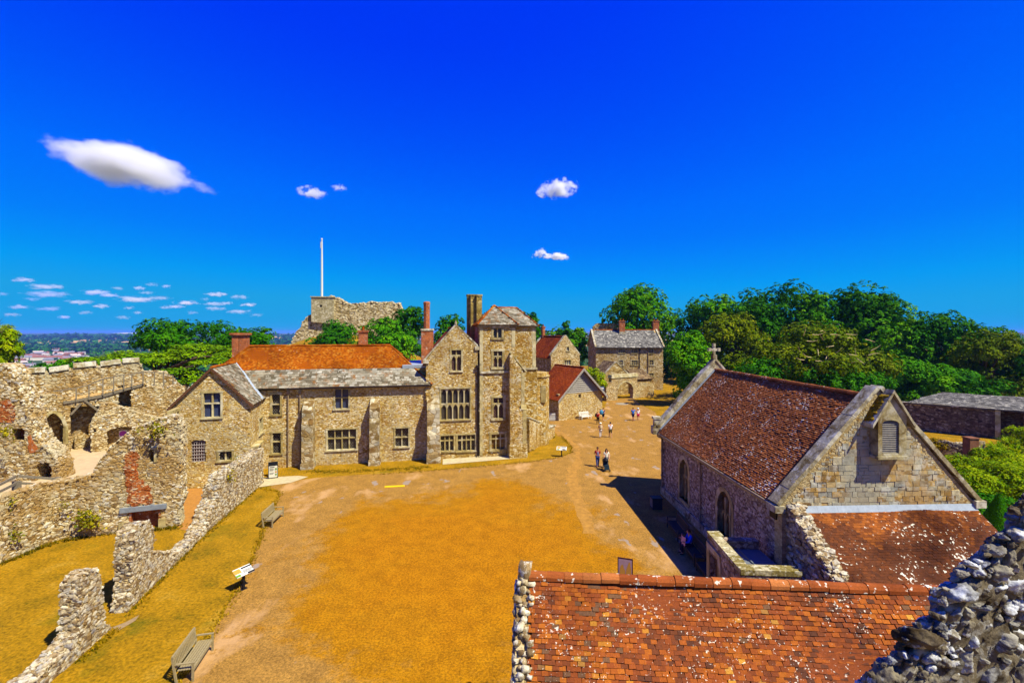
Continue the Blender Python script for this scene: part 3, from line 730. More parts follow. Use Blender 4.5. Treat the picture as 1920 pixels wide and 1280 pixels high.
for q in ([M0, M1, RR, RL], [M1, K1, RR], [K1, K0, RL, RR], [K0, M0, RL]): roof_poly(mb, [p + up for p in q], .17, .11, .012, wav=.014)
ridge(mb, RL + Vector((0, 0, .07)), RR + Vector((0, 0, .07)), .13, .45); 
for a, b in ((E1, RR), (M0, RL), (B1, RR)): ridge(mb, a + Vector((0, 0, .06)), b + Vector((0, 0, .06)), .1, .35)
mb.build('tile_roof', M_house_tile, H)
gutter(H, HF.p(1.7, ZE - .06, OV + .03), HF.p(sR + .2, ZE - .06, OV + .03))
mb = MB(); HF.box(mb, 1.5, sR, 6.85, 7.0, -.5, .12); mb.build('wall_plate', M_dressg, H)
for (x0, x1, yt, ds) in ((565, 586, 750, 1.0), (692.5, 711, 747, 1.05)):
    f2 = HF.shift(ds); a = f2.px(x0, 870)[0]; b = f2.px(x1, 870)[0]; zt = HF.px((x0 + x1) / 2, yt)[1]; mb = MB()
    prof_ex(mb, HF, [(-.02, -.2), (ds, -.2), (ds, zt * .66), (ds * .78, zt * .72), (ds * .78, zt - .75), (-.02, zt)], a, b)
    f3 = HF; HF.box(mb, a - .08, b + .08, -.2, .5, .0, ds + .09)
    mb.build('buttress', M_chapel if 0 else m_rubble('buttress_stone', [(0, c(120, 92, 52)), (.35, c(170, 150, 110)), (.7, c(206, 198, 176)), (1, c(150, 146, 136))], c(160, 136, 92), .55, 1.6, .03, c(96, 84, 40), .5, .04, .6) if x0 < 600 else bpy.data.materials['buttress_stone'], H)
ds = 1.5; a = HF.shift(ds).px(801, 868)[0]; b = HF.shift(ds).px(825, 868)[0]; mb = MB()
prof_ex(mb, HF, [(-.02, -.2), (ds, -.2), (ds, 2.55), (ds * .7, 3.35), (ds * .7, 4.8), (-.02, 6.1)], a, b); HF.box(mb, a - .06, b + .08, -.2, .9, .0, ds + .08)
mb.build('buttress', bpy.data.materials['buttress_stone'], H)
pipe(H, HF, HF.px(563, 800)[0], 0.2, ZE - .5, .12); pipe(H, HF, 1.72, 0.2, ZE - .5, .12)
# right-hand and rear chimneys
q = HF.px(681, 640, -5.0)[0]; chimney(H, HF, q - .42, q + .42, 8.6, HF.px(681, 619, -5)[1], -5.4, -4.6, M_brick, .08, 1, pots=1)
q = HF.px(451.5, 640, -5.5)[0]; chimney(H, HF, q - .62, q + .62, 7.4, HF.px(451, 624, -5.5)[1], -6.0, -5.0, M_brick, .16, 2)
# the gabled wing
WF = Fr((-25.8, 34.5), (-20.7, 36.0)); wl = WF.L; za = 9.2; ze = 6.45
ww = [((381.5, 414, 736, 782), 2, (.56,), (), GL_blue), ((410, 435, 845.5, 863), 2, (), (), GL_house)]
gr_r = WF.rect(358.5, 386, 824.5, 866)
holes = [rect(*WF.rect(*w[0])) for w in ww] + [arch(gr_r[0], gr_r[1], gr_r[2], gr_r[3] - .12, gr_r[3], 6, .0)]
mb = MB(); fpanel(mb, WF, [(0, -.3), (wl, -.3), (wl, ze), (wl / 2, za), (0, ze)], holes, .5)
SF = Fr(WF.p(wl, 0), WF.p(wl, 0) - WF.N * 5)                     # side wall towards the court
dd_ = SF.rect(473.5, 484, 850, 905); dd_ = (.75, 1.75, 0.0, 2.35)
sw = (2.75, 3.95, 3.3, 4.6)
fpanel(mb, SF, rect(.5, 6.2, -.3, ze), [rect(*dd_), rect(*sw)], .5)
LF = Fr(WF.p(0, 0) - WF.N * 6, WF.p(0, 0)); LF.box(mb, 0, 5.5, -.3, ze, -.5, 0)
mb.build('wing_wall', [M_house, M_face], H)
for (q, li, tr, ar, g) in ww: window(H, WF, WF.rect(*q), li, tr, ar, g)
window(H, SF, sw, 2, (), (0,), GL_house)
mb = MB(); pm = MB(); s0, s1, z0, z1 = gr_r; n = 6
for i in range(n + 1): x = s0 + (s1 - s0) * i / n; WF.box(mb, x - .022, x + .022, z0 + .02, z1 - .1, -.16, -.12)
for i in range(7): z = z0 + .05 + (z1 - z0 - .2) * i / 6; WF.box(mb, s0 + .01, s1 - .01, z - .02, z + .02, -.119, -.08)
o = mb.build('window_grille', m_simple('pale_iron_bars', c(170, 160, 164), .6), H)
WF.box(pm, s0 + .01, s1 - .01, z0 + .01, z1 - .01, -.3, -.26); pm.build('pane', m_simple('dark_red_window_blind', c(92, 38, 24), .4, .3, 3), o)
mb = MB(); SF.box(mb, dd_[0] + .01, dd_[1] - .01, 0.02, dd_[3] - .01, -.3, -.2)
for i in range(5): x = dd_[0] + .1 + .19 * i; SF.box(mb, x, x + .17, .05, dd_[3] - .05, -.199, -.185)
d = mb.build('door', m_simple('dark_oak', c(62, 44, 26), .7, .3, 8), H); mb = MB(); SF.box(mb, dd_[1] - .2, dd_[1] - .14, 1.05, 1.2, -.184, -.13); mb.build('handle', M_black, d)
mb = MB(); SF.box(mb, dd_[0] - .3, dd_[0] - .01, 0, 2.4, -.1, .22); SF.box(mb, dd_[1] + .01, dd_[1] + .3, 0, 2.4, -.1, .22); SF.box(mb, dd_[0] - .45, dd_[1] + .45, 2.4, 2.75, -.1, .3); SF.box(mb, dd_[0] - .6, dd_[1] + .6, 2.75, 2.9, -.05, .5)
mb.build('door_surround', M_dress, H)
sl_ = (za - ze) / (wl / 2)
f0, b0 = WF.p(0, 0, .12), WF.p(0, 0, -8.2)
def wpt(s, d): return WF.p(s, ze + sl_ * (s if s < wl / 2 else wl - s), d)
mb = MB(); ee = .22
roof_poly(mb, [wpt(wl + ee, .12), wpt(wl + ee, -8.0), wpt(wl / 2, -8.0), wpt(wl / 2, .12)], .4, .26, .03, wav=.012)
roof_poly(mb, [wpt(-ee, -8.0), wpt(-ee, .12), wpt(wl / 2, .12), wpt(wl / 2, -8.0)], .4, .26, .03)
mb.build('slate_roof', M_slate, H)
mb = MB(); ridge(mb, wpt(wl / 2, .1) + Vector((0, 0, .08)), wpt(wl / 2, -7) + Vector((0, 0, .08)), .12, .45); mb.build('ridge_tile_course', M_house_tile, H)
mb = MB(); mb.bar(wpt(-ee, .2) - Vector((0, 0, .12)), wpt(wl / 2, .2) - Vector((0, 0, .05)), .08, .16); mb.bar(wpt(wl / 2, .2) - Vector((0, 0, .05)), wpt(wl + ee, .2) - Vector((0, 0, .12)), .08, .16); mb.build('bargeboard', m_simple('brown_bargeboard', c(96, 64, 44), .7), H)
mb = MB()
for i in range(13):                                                # lead valley between wing and house roofs
    pass
HFz = lambda dd: ZE + (OV - dd) * (rz - ZE) / (OV + 3.12)
def on_main(w):                                                    # point of the wing slope where it meets the house roof
    lo, hi = -8.0, 2.0
    for _ in range(40):
        m = (lo + hi) / 2; p = wpt(w, m); dm = (p - HF.O).dot(HF.N)
        if p.z < HFz(dm): lo = m
        else: hi = m
    return wpt(w, lo)
vp = [on_main(wl / 2 + (wl / 2 + ee) * i / 8) + Vector((0, 0, .1)) for i in range(9)]
for a, b in zip(vp[:-1], vp[1:]): mb.bar(a, b, .24, .05)
mb.build('valley_lead', M_lead, H)
# ================================================================ the hall with the tall brick chimney
HG = HF.shift(.25)
HL = thing('gabled_hall', 'tall gabled stone hall with big arched windows beside a slim brick chimney', 'hall', HG.p(16, 0, -4))
x0 = HG.px(799, 800)[0]; x1 = HG.px(896, 800)[0]; ax, az = HG.px(855, 610.5); zl = HG.px(797, 674)[1]; zr = HG.px(893, 650)[1]
hw = [((846.5, 865, 656, 695), 2, (.74,), (0,), GL_plum), ((827, 881, 728, 786), 5, (.5,), (0, 1), GL_house), ((826, 851, 816, 845), 3, (.66,), (), GL_house), ((858, 891, 814.5, 844.5), 4, (.66,), (), GL_house)]
holes = [rect(*HG.rect(*w[0])) for w in hw]
mb = MB(); fpanel(mb, HG, [(x0, -.3), (x1, -.3), (x1, zr), (ax, az), (x0, zl)], holes, .6)
sl2 = (az - zl) / (ax - x0); zrr = az - sl2 * (x1 - ax)
HG.box(mb, x0, x0 + .6, -.3, zl - .25, -10, -.6); HG.box(mb, x1 - .6, x1, -.3, zrr - .25, -10, -.6); 
panel(mb, HG.shift(-10), [(x0, -.3), (x1, -.3), (x1, zrr - .2), (ax, az - .2), (x0, zl - .2)], (), .5)
HG.box(mb, x0 + .6, x1 - .6, 3.6, 3.8, -10, -.6)
mb.build('wall', [M_hall, M_face2], HL)
for (q, li, tr, ar, g) in hw: window(HL, HG, HG.rect(*q), li, tr, ar, g, mul=.11)
mb = MB(); hp = lambda s, d: HG.p(s, az - sl2 * abs(s - ax) - .22, d)
roof_poly(mb, [hp(x0 - .3, -10.2), hp(x0 - .3, -.45), hp(ax, -.45), hp(ax, -10.2)], .17, .11, .012, wav=.012)
roof_poly(mb, [hp(x1 + .1, -.45), hp(x1 + .1, -10.2), hp(ax, -10.2), hp(ax, -.45)], .17, .11, .012)
ridge(mb, hp(ax, -.6) + Vector((0, 0, .06)), hp(ax, -10.2) + Vector((0, 0, .06)), .12, .45)
mb.build('tile_roof', M_shed_tile, HL)
mb = MB(); coping(mb, HG.p(x0 - .15, zl - .1, -.25), HG.p(ax, az, -.25), .55, .14); coping(mb, HG.p(ax, az, -.25), HG.p(x1, zr, -.25), .55, .14)
HG.box(mb, x0 - .3, x0 + .25, zl - .35, zl - .02, -.55, .12); HG.box(mb, x1 - .3, x1 + .3, zr - .3, zr + .05, -.55, .14); mb.lathe([(.12, -.05), (.12, .15), (.05, .3), (0, .42)], HG.p(ax, az + .12, -.25), 8)
mb.build('coping', M_dressg, HL)
pipe(HL, HG, HG.px(895.5, 700)[0], .2, 8.6, .14, .07, M_iron); 
CF2 = HG; q0, q1 = HG.px(790, 640, -2.2)[0], HG.px(812.5, 640, -2.2)[0]; u0, u1 = HG.px(794.5, 600, -2.2)[0], HG.px(806, 600, -2.2)[0]; zb = HG.px(800, 616, -2.2)[1]; zt = HG.px(800, 565, -2.2)[1]
mb = MB(); HG.box(mb, q0, q1, 6.5, zb - .2, -3.2, -1.9); o = mb.build('chimney', M_brick, HL)
mb = MB(); HG.box(mb, q0 - .06, q1 + .06, zb - .2, zb, -3.26, -1.84, .8); mb.build('chimney_ledge', M_dressg, o)
mb = MB(); n = 8; cpt = HG.p((u0 + u1) / 2, zb, -2.55); rd = (u1 - u0) / 2 * 1.05
mb.lathe([(rd, 0), (rd, zt - zb - .3), (rd * 1.1, zt - zb - .25), (rd * 1.1, zt - zb - .08), (rd * .8, zt - zb), (0, zt - zb)], cpt, 8); mb.build('chimney_shaft', M_brick, o)
mb = MB(); slab(mb, [HG.p(x0 - 2.2, zl - .6, -1.2), HG.p(x0 - .02, zl - .55, -1.2), HG.p(x0 - .02, zl - .3, -4.5), HG.p(x0 - 2.2, zl - .35, -4.5)], .3); mb.build('lead_flat', M_lead, HL)
mb = MB(); HG.box(mb, x0 - 2.2, x0 - .02, 0, zl - .9, -4.6, -1.25); mb.build('link_wall', M_hall, HL)
# ================================================================ the tower
TF = HF.shift(.4)
T = thing('stair_tower', 'square stone tower with hipped slate roof and paired stone chimney stacks', 'tower', TF.p(20.5, 0, -3))
t0, t1 = TF.px(899.5, 700)[0], TF.px(966, 700)[0]; zt = TF.px(930, 609)[1]
tw_ = [((925, 941, 616, 633), 2, (), (), GL_house), ((925, 942, 658, 688.5), 2, (.68,), (0,), GL_plum), ((925, 944, 745, 784), 2, (.7,), (0,), GL_plum), ((921.5, 947, 813, 842), 3, (.68,), (), GL_brown)]
mb = MB(); fpanel(mb, TF, rect(t0, t1, -.3, zt), [rect(*TF.rect(*w[0])) for w in tw_], .6)
TF.box(mb, t0, t0 + .6, -.3, zt, -5.5, -.6); TF.box(mb, t1 - .6, t1, -.3, zt, -5.5, -.6); TF.box(mb, t0, t1, -.3, zt, -6.1, -5.5)
for z in (3.4, 7.2): TF.box(mb, t0 + .6, t1 - .6, z, z + .2, -5.5, -.62)
T2 = TF.shift(-2.3); v0 = t1 - .62; v1 = T2.px(1004.5, 650)[0]; zt2 = T2.px(985, 611)[1]; mid = T2.px(985, 692)[1]
niche = T2.rect(981, 991, 648, 662)
fpanel(mb, T2, rect(t1 + .02, v1, mid, zt2), [], .6); T2.box(mb, t1 + .02, v1 + .12, -.3, mid, -.6, .1); T2.box(mb, v1 - .6, v1, -.3, zt2, -5.6, -.6); T2.box(mb, t1 - .6, v1, -.3, zt2, -6.2, -5.6)
mb.build('wall', [M_tower, M_face2], T)
for (q, li, tr, ar, g) in tw_: window(T, TF, TF.rect(*q), li, tr, ar, g, sur=.2)
ap = TF.p(TF.px(927, 573, -3)[0], TF.px(927, 573, -3)[1], -3.0); o_ = .28
c0, c1, c2, c3 = TF.p(t0 - o_, zt, o_), TF.p(t1 + o_, zt, o_), TF.p(t1 + o_, zt, -6.1 - o_), TF.p(t0 - o_, zt, -6.1 - o_)
d0, d1, d2 = T2.p(t1 - .5, zt2, o_), T2.p(v1 + o_, zt2, o_), T2.p(v1 + o_, zt2, -6.2 - o_)
r0 = T2.p(T2.px(934, 577, -3)[0], T2.px(934, 577, -3)[1], -3); r1 = T2.p(T2.px(968.6, 578, -3)[0], r0.z - T2.O.z, -3)
mb = MB(); roof_poly(mb, [c0, c1, ap], .36, .24, .028); roof_poly(mb, [c1, c2, ap], .36, .24, .028); roof_poly(mb, [c2, c3, ap], .36, .24, .028)
roof_poly(mb, [d0, d1, r1, r0], .36, .24, .028); roof_poly(mb, [d1, d2, r1], .36, .24, .028); roof_poly(mb, [d2, T2.p(t1 - 2, zt2, -6.2 - o_), r0, r1], .36, .24, .028)
mb.build('slate_roof', M_slate, T)
mb = MB(); roof_poly(mb, [c3, c0, ap], .17, .11, .012)
for a, b in ((c0, ap), (c1, ap), (d1, r1), (r0, r1), (d2, r1)): ridge(mb, a + Vector((0, 0, .05)), b + Vector((0, 0, .05)), .11, .34)
mb.build('hip_tile_course', M_house_tile, T)
mb = MB()
for (xa, xb, dd) in ((876.5, 882, -4.6), (882.5, 892, -3.9), (893.5, 903.5, -3.6)):
    a, b = TF.px(xa, 580, dd)[0], TF.px(xb, 580, dd)[0]; zz = TF.px(890, 552, dd)[1]
    TF.box(mb, a, b, 9.5, zz - .15, dd - .8, dd + .1); TF.box(mb, a - .05, b + .05, zz - .15, zz, dd - .85, dd + .15, .8)
mb.build('chimney_stack', m_rubble('chimney_stack_stone', [(0, c(136, 116, 56)), (.5, c(172, 152, 84)), (1, c(196, 180, 124))], c(150, 128, 70), .4, 1.2, .05, c(92, 84, 34), .6, .03), T)
mb = MB(); zs = TF.px(944, 697)[1]; TF.box(mb, t0, t1 + .9, zs - .1, zs + .1, .0, .14); zs2 = T2.px(985, 691)[1]; T2.box(mb, t1 + .6, v1 + .12, zs2 - .08, zs2 + .12, .0, .22); TF.box(mb, t0 - .1, t1 + .1, zt - .25, zt - .08, -.1, .12)
mb.build('string_course', M_dressg, T)
# raking corner buttress
s_a, s_b = TF.px(957, 800, .8)[0], TF.px(986, 800, .8)[0]; zt_ = TF.px(959, 662, .6)[1]; zk = TF.px(985, 698, .6)[1]; zo = TF.px(985, 766, .8)[1]
mb = MB(); fpanel(mb, TF.shift(.62), [(s_a, zs - .05), (s_b - .15, zs - .05), (s_b - .15, zk - .1), (s_a + .15, zt_ - .1), (s_a, zt_ - .2)], (), .9); fpanel(mb, TF.shift(.66), rect(s_a - .02, s_b - .13, zo, zs - .05), (), 1.0)
fpanel(mb, TF.shift(.95), rect(s_a - .05, s_b, -.3, zo), (), 1.4); TF.box(mb, s_a - .12, s_b + .1, -.3, 1.3, -.4, 1.02)
mb.build('corner_buttress', [M_hall, M_face2], T)
mb = MB(); coping(mb, TF.p(s_a + .05, zt_, .2), TF.p(s_b + .1, zk, .2), .7, .14, tint=.4); TF.box(mb, s_b - .42, s_b - .11, zo + .2, zs - .06, -.2, .685, .6); TF.box(mb, s_b - .34, s_b + .02, 1.35, zo - .05, -.2, .975, .5)
prof_ex(mb, TF, [(.6, zo - .05), (1.0, zo - .05), (.7, zo + .4), (.6, zo + .4)], s_b - .5, s_b + .05, .4); TF.box(mb, t0, t0 + .28, .2, zs - .15, .0, .02, .6); TF.box(mb, t0, t0 + .3, zs + .15, zt - .3, .0, .022, .9); TF.box(mb, t1 - .35, t1, TF.px(960, 650)[1], zt - .3, .0, .021, .95)
T2.box(mb, v1 - .35, v1, mid + .2, zt2 - .1, .0, .02, .9)
mb.build('quoin_stone', M_dress, T)
# little polygonal oratory behind the tower
cpt = at(1006, 700, 49.0); cpt.z = 0; ztop = 12 - 77 * 48 / FP
mb = MB(); mb.lathe([(1.35, -.3), (1.35, ztop - .5), (1.45, ztop - .45), (1.45, ztop - .3), (1.3, ztop - .28), (1.3, ztop), (0, ztop)], cpt, 8); mb.build('turret', M_tower, T)
mb = MB(); a = Vector((.38, -.92, 0)).normalized(); xx = Vector((.92, .38, 0))
q = cpt + Vector((.66, -1.1, 0)); mb.bar(q + Vector((0, 0, 4.6)), q + Vector((0, 0, 6.4)), .5, .3, up=(0, 1, 0)); mb.build('turret_window', M_dress, T)
# stair wall on the grass
A, B = Vector((1.75, 45.4, 0)), gr(1040, 819); SW = Fr(A, B); L = SW.L; mb = MB()
fpanel(mb, SW, rough_loop([(0, -.2), (L, -.2), (L, 1.25), (L * .72, 1.35), (L * .64, 1.75), (.3, 3.3), (0, 3.3)], .6, .03), (), .6); mb.build('outer_stair_wall', [M_tower, M_face2], T)
mb = MB(); coping(mb, SW.p(.1, 3.35, -.3), SW.p(L * .66, 1.72, -.3), .75, .14); coping(mb, SW.p(L * .7, 1.33, -.3), SW.p(L + .05, 1.27, -.3), .8, .15); mb.build('stair_coping', M_dressg, T)
# ================================================================ shed, cottage, gate and gatehouse
SH = Fr((6.3, 61.3), (13.0, 65.5)); S = thing('timber_gabled_shed', 'low stone shed with steep red roof and a grey boarded gable with wavy bargeboards', 'shed', SH.p(4, 0, -2.5))
L = SH.L; zE = 3.25; zA = 6.95; sl3 = (zA - zE) / (L / 2); dp = 5.6
hole = SH.rect(1084.5, 1089.5, 738.5, 745.5)
mb = MB(); fpanel(mb, SH, rect(0, L, -.3, 3.6), [rect(*hole)], .5); SH.box(mb, 0, .5, -.3, zE - .1, -dp, -.5); SH.box(mb, L - .5, L, -.3, zE - .1, -dp, -.5); SH.box(mb, 0, L, -.3, zE - .1, -dp - .5, -dp); mb.build('wall', [M_house, M_face], S)
mb = MB(); SH.box(mb, hole[0] + .02, hole[1] - .02, hole[2] + .02, hole[3] - .02, -.45, -.4); mb.build('vent_dark_plate', M_painted_dark, S)  # dark plate fills the hole, its colour standing in for shade
mb = MB(); z = 3.6
while z < zA - .3:
    h = .27; a = (z - zE) / sl3 + .1; P = [SH.p(a, z, -.06), SH.p(L - a, z, -.06), SH.p(L - a, z, -.25), SH.p(a, z, -.25)]; b = (z + h - zE) / sl3 + .1
    P = [SH.p(a, z, .06), SH.p(L - a, z, .06), SH.p(L - a, z, -.22), SH.p(a, z, -.22), SH.p(b, z + h, -.07), SH.p(L - b, z + h, -.07), SH.p(L - b, z + h, -.22), SH.p(b, z + h, -.22)]
    mb.hexa(P, random.random()); z += h
mb.build('gable_boarding', M_clad, S)
sp = lambda s, d: SH.p(s, zA - sl3 * abs(s - L / 2) + .1, d); mb = MB(); o_ = .55
roof_poly(mb, [sp(-o_, -dp - .4), sp(-o_, .55), sp(L / 2, .55), sp(L / 2, -dp - .4)], .17, .11, .012, wav=.012); roof_poly(mb, [sp(L + o_, .55), sp(L + o_, -dp - .4), sp(L / 2, -dp - .4), sp(L / 2, .55)], .17, .11, .012)
ridge(mb, sp(L / 2, .5) + Vector((0, 0, .06)), sp(L / 2, -dp - .4) + Vector((0, 0, .06)), .12, .42); mb.build('tile_roof', M_shed_tile, S)
mb = MB()
for sg in (0, 1):
    n = 22
    for i in range(n):
        s = -o_ + (L / 2 + o_) * i / n; s2 = -o_ + (L / 2 + o_) * (i + 1) / n; m = (s + s2) / 2; w = .42
        if sg: s, s2, m = L - s, L - s2, L - m
        zf = lambda q: zA - sl3 * abs(q - L / 2) + .06
        for a, b, wa, wb in ((s, m, .26, .44), (m, s2, .44, .26)):
            if a > b: a, b, wa, wb = b, a, wb, wa
            P = [SH.p(a, zf(a) - wa, .62), SH.p(b, zf(b) - wb, .62), SH.p(b, zf(b) - wb, .555), SH.p(a, zf(a) - wa, .555), SH.p(a, zf(a), .62), SH.p(b, zf(b), .62), SH.p(b, zf(b), .555), SH.p(a, zf(a), .555)]
            mb.hexa(P, .5)
mb.build('bargeboard', M_clad, S)
# white hurdle gate beside the shed
mb = MB(); FG = Fr(gr(1028, 789), gr(1041.5, 789)); 
for i in range(8): FG.box(mb, FG.L * i / 8, FG.L * i / 8 + .07, .05, 1.05, -.03, .02)
for z in (.25, .85): FG.box(mb, 0, FG.L, z, z + .08, .021, .05)
mb.build('picket_gate', M_white, label='small white picket gate between tower and shed', cat='gate', origin=FG.p(0, 0))
# cottage
CT = Fr((6.6, 77), (11.8, 79.4)); K = thing('stone_cottage', 'gabled stone cottage with dull red roof behind the timber gabled shed', 'cottage', CT.p(2.5, 0, -4))
L = CT.L; zA = 11.35; zE = 8.0; sl4 = (zA - zE) / (L / 2)
kw = [((1062.5, 1067, 650, 658), 1, (), (), GL_far), ((1058.5, 1070, 675, 684), 3, (), (), GL_far)]
mb = MB(); fpanel(mb, CT, [(0, -.3), (L, -.3), (L, zE), (L / 2, zA), (0, zE)], [rect(*CT.rect(*w[0])) for w in kw], .5); CT.box(mb, 0, .5, -.3, zE - .2, -8, -.5); CT.box(mb, L - .5, L, -.3, zE - .2, -8, -.5); CT.box(mb, 0, L, -.3, zE - .2, -8.5, -8); mb.build('wall', [M_far, M_face], K)
for (q, li, tr, ar, g) in kw: window(K, CT, CT.rect(*q), li, tr, ar, g, sur=.12)
cp_ = lambda s, d: CT.p(s, zA - sl4 * abs(s - L / 2) - .15, d); mb = MB(); roof_poly(mb, [cp_(-.3, -8.4), cp_(-.3, -.4), cp_(L / 2, -.4), cp_(L / 2, -8.4)], .2, .14, .012); roof_poly(mb, [cp_(L + .3, -.4), cp_(L + .3, -8.4), cp_(L / 2, -8.4), cp_(L / 2, -.4)], .2, .14, .012)
ridge(mb, cp_(L / 2, -.5) + Vector((0, 0, .06)), cp_(L / 2, -8.4) + Vector((0, 0, .06)), .12, .5); mb.build('tile_roof', M_shed_tile, K)
mb = MB(); 
for s, d in ((0, -.25), (0, -8.3)): coping(mb, CT.p(-.1, zE - .05, d), CT.p(L / 2, zA, d), .5, .15); coping(mb, CT.p(L / 2, zA, d), CT.p(L + .1, zE - .05, d), .5, .15)
mb.build('coping', M_dressg, K)
chimney(K, CT, L / 2 - .25, L / 2 + .25, 10.6, 13.0, -8.2, -7.7, M_brick, .08, 1, pots=1)
# entrance arch
GW = Fr(gr(1137, 752), gr(1226, 743)); Gt = thing('gateway_arch', 'stone gateway wall with pointed arch at the end of the court', 'gateway', GW.p(2.5, 0))
X = lambda x, y: GW.px(x, y); ah = arch(X(1158, 740)[0], X(1187, 740)[0], -.28, X(1172, 728)[1], X(1172, 715)[1], 10, .3)
l0 = X(1137, 740)[0]
out = [(l0, -.3), (X(1226, 740)[0], -.3), (X(1226, 740)[0], X(1226, 719)[1]), (X(1195, 740)[0], X(1195, 716)[1]), (X(1195, 740)[0], X(1195, 707)[1]), (X(1147, 740)[0], X(1147, 709)[1]), (X(1147, 740)[0], X(1147, 716)[1]), (l0, X(1137, 717)[1])]
mb = MB(); fpanel(mb, GW, out, [ah], .8); mb.build('wall', [M_curtain, M_face], Gt)
mb = MB(); a, b = X(1146, 708)[0], X(1196, 706)[0]; zc = X(1170, 707.5)[1]; GW.box(mb, a, b, zc, zc + .3, -.9, .12, .95); GW.box(mb, a + .1, b - .1, zc + .3, zc + .6, -.85, .05, .8)
pts = ah[2:]
for p, q in zip(pts[:-1], pts[1:]): mb.bar(GW.p(p[0], p[1] + .08, .02), GW.p(q[0], q[1] + .08, .02), .2, .2, tint=.8)
mb.build('arch_moulding', M_dress, Gt)
mb = MB(); z0 = ah[0][0]; 
for i in range(6): GW.box(mb, z0 + .1 + i * .22, z0 + .16 + i * .22, .05, 2.0, -1.5, -1.45)
GW.box(mb, z0 + .05, z0 + 1.4, 1.0, 1.08, -1.449, -1.4); mb.build('iron_gate_leaf', M_black, Gt)
GH = Fr(at(1132, 0, 85.5), at(1178, 0, 87.0)); P_ = thing('gate_lodge', 'small steep roofed gatehouse building rising behind the gateway arch', 'lodge', GH.p(2, 0, -3)); L = GH.L; zA = GH.px(1157, 679)[1]; zE = GH.px(1157, 703)[1]; sl5 = (zA - zE) / (L / 2)
mb = MB(); panel(mb, GH, [(0, -.3), (L, -.3), (L, zE), (L / 2, zA), (0, zE)], [], .5); GH.box(mb, 0, .5, -.3, zE - .1, -4.5, -.5); GH.box(mb, L - .5, L, -.3, zE - .1, -4.5, -.5); mb.build('wall', M_far, P_)
gp = lambda s, d: GH.p(s, zA - sl5 * abs(s - L / 2) + .05, d); mb = MB(); roof_poly(mb, [gp(-1.4, -4.8), gp(-1.4, -.3), gp(L / 2, -.3), gp(L / 2, -4.8)], .35, .25, .02); roof_poly(mb, [gp(L + .2, -.3), gp(L + .2, -4.8), gp(L / 2, -4.8), gp(L / 2, -.3)], .35, .25, .02); mb.build('slate_roof', m_tile('brown_stone_slate', [(0, c(84, 66, 50)), (.5, c(118, 96, 70)), (1, c(150, 130, 100))], .3, 3, .68, None, .4, .5), P_)
mb = MB(); coping(mb, gp(-1.4, -.15) , gp(L / 2, -.15), .4, .16); coping(mb, gp(L / 2, -.15), gp(L + .2, -.15), .4, .16); mb.build('coping', M_dressg, P_)
# slate roofed lean-to to the east of the arch
GE = Fr(at(1193, 0, 87.5), at(1222, 0, 89)); mb = MB(); GE.box(mb, 0, GE.L, -.3, 3.0, -3, 0); o = thing('lean_to_store', 'low dark roofed store between gateway and gatehouse', 'store', GE.p(1, 0)); mb.build('wall', M_far, o)
mb = MB(); roof_poly(mb, [GE.p(-.1, 2.9, .3), GE.p(GE.L + .1, 2.9, .3), GE.p(GE.L + .1, 4.5, -3), GE.p(-.1, 4.5, -3)], .3, .22, .02); mb.build('slate_roof', bpy.data.materials['brown_stone_slate'], o)
# governor's house behind
GB = Fr(at(1117.5, 0, 94), at(1243, 0, 94)); Q = thing('slate_roofed_house', 'broad two storey stone house under a grey slate roof with two brick chimneys', 'house', GB.p(7, 0, -5)); L = GB.L
zE = GB.px(1180, 651.5)[1]; zR = 12.35; dp = 9.6
gw = [((1160.5, 1171, 655, 661.5), 3), ((1184, 1194.5, 655, 662), 3), ((1216.5, 1224.5, 655, 662), 2), ((1161, 1168, 675, 684), 2), ((1184, 1195.5, 675.5, 684), 3), ((1218, 1225.5, 675, 684), 2), ((1217, 1225.5, 700, 705), 2), ((1189, 1196, 700, 706), 2)]
mb = MB(); fpanel(mb, GB, rect(0, L, -.3, zE), [rect(*GB.rect(*w[0])) for w in gw], .5)
GS = Fr(GB.p(0, 0, -dp), GB.p(0, 0)); gsw = [rect(3.2, 4.0, 5.6, 6.8), rect(6.0, 6.8, 6.0, 7.0), rect(4.6, 5.4, 8.4, 9.3)]
panel(mb, GS, [(0, -.3), (dp - .5, -.3), (dp - .5, zE + .4), (dp / 2, zR + .1), (0, zE)], [], .5); panel(mb, Fr(GB.p(L, 0, -.5), GB.p(L, 0, -dp)), [(0, -.3), (dp - .5, -.3), (dp - .5, zE), (dp / 2 - .5, zR + .1), (0, zE + .4)], [], .5); GB.box(mb, .5, L - .5, -.3, zE - .1, -dp, -dp + .5); GB.box(mb, .5, L - .5, 4.6, 4.8, -dp + .5, -.52)
mb.build('wall', [M_far, M_face], Q)
for q, li in gw: window(Q, GB, GB.rect(*q), li, (.5,), (), GL_far, sur=.16, mul=.12)
for h_ in gsw[:2]:
    a, z = h_[0]; b, z1 = h_[2]; mb = MB(); GS.box(mb, a, b, z, z1, -.1, .03); w_ = mb.build('window_frame', M_dress, Q); mb = MB(); GS.box(mb, a + .1, b - .1, z + .1, z1 - .1, -.05, .04); mb.build('pane', GL_far, w_)
mb = MB(); roof_poly(mb, [GB.p(-.05, zE, .35), GB.p(L + .05, zE, .35), GB.p(L + .05, zR, -dp / 2), GB.p(-.05, zR, -dp / 2)], .4, .28, .025, wav=.015); roof_poly(mb, [GB.p(L, zE, -dp - .3), GB.p(0, zE, -dp - .3), GB.p(0, zR, -dp / 2), GB.p(L, zR, -dp / 2)], .4, .28, .025); mb.build('slate_roof', M_slate2, Q)
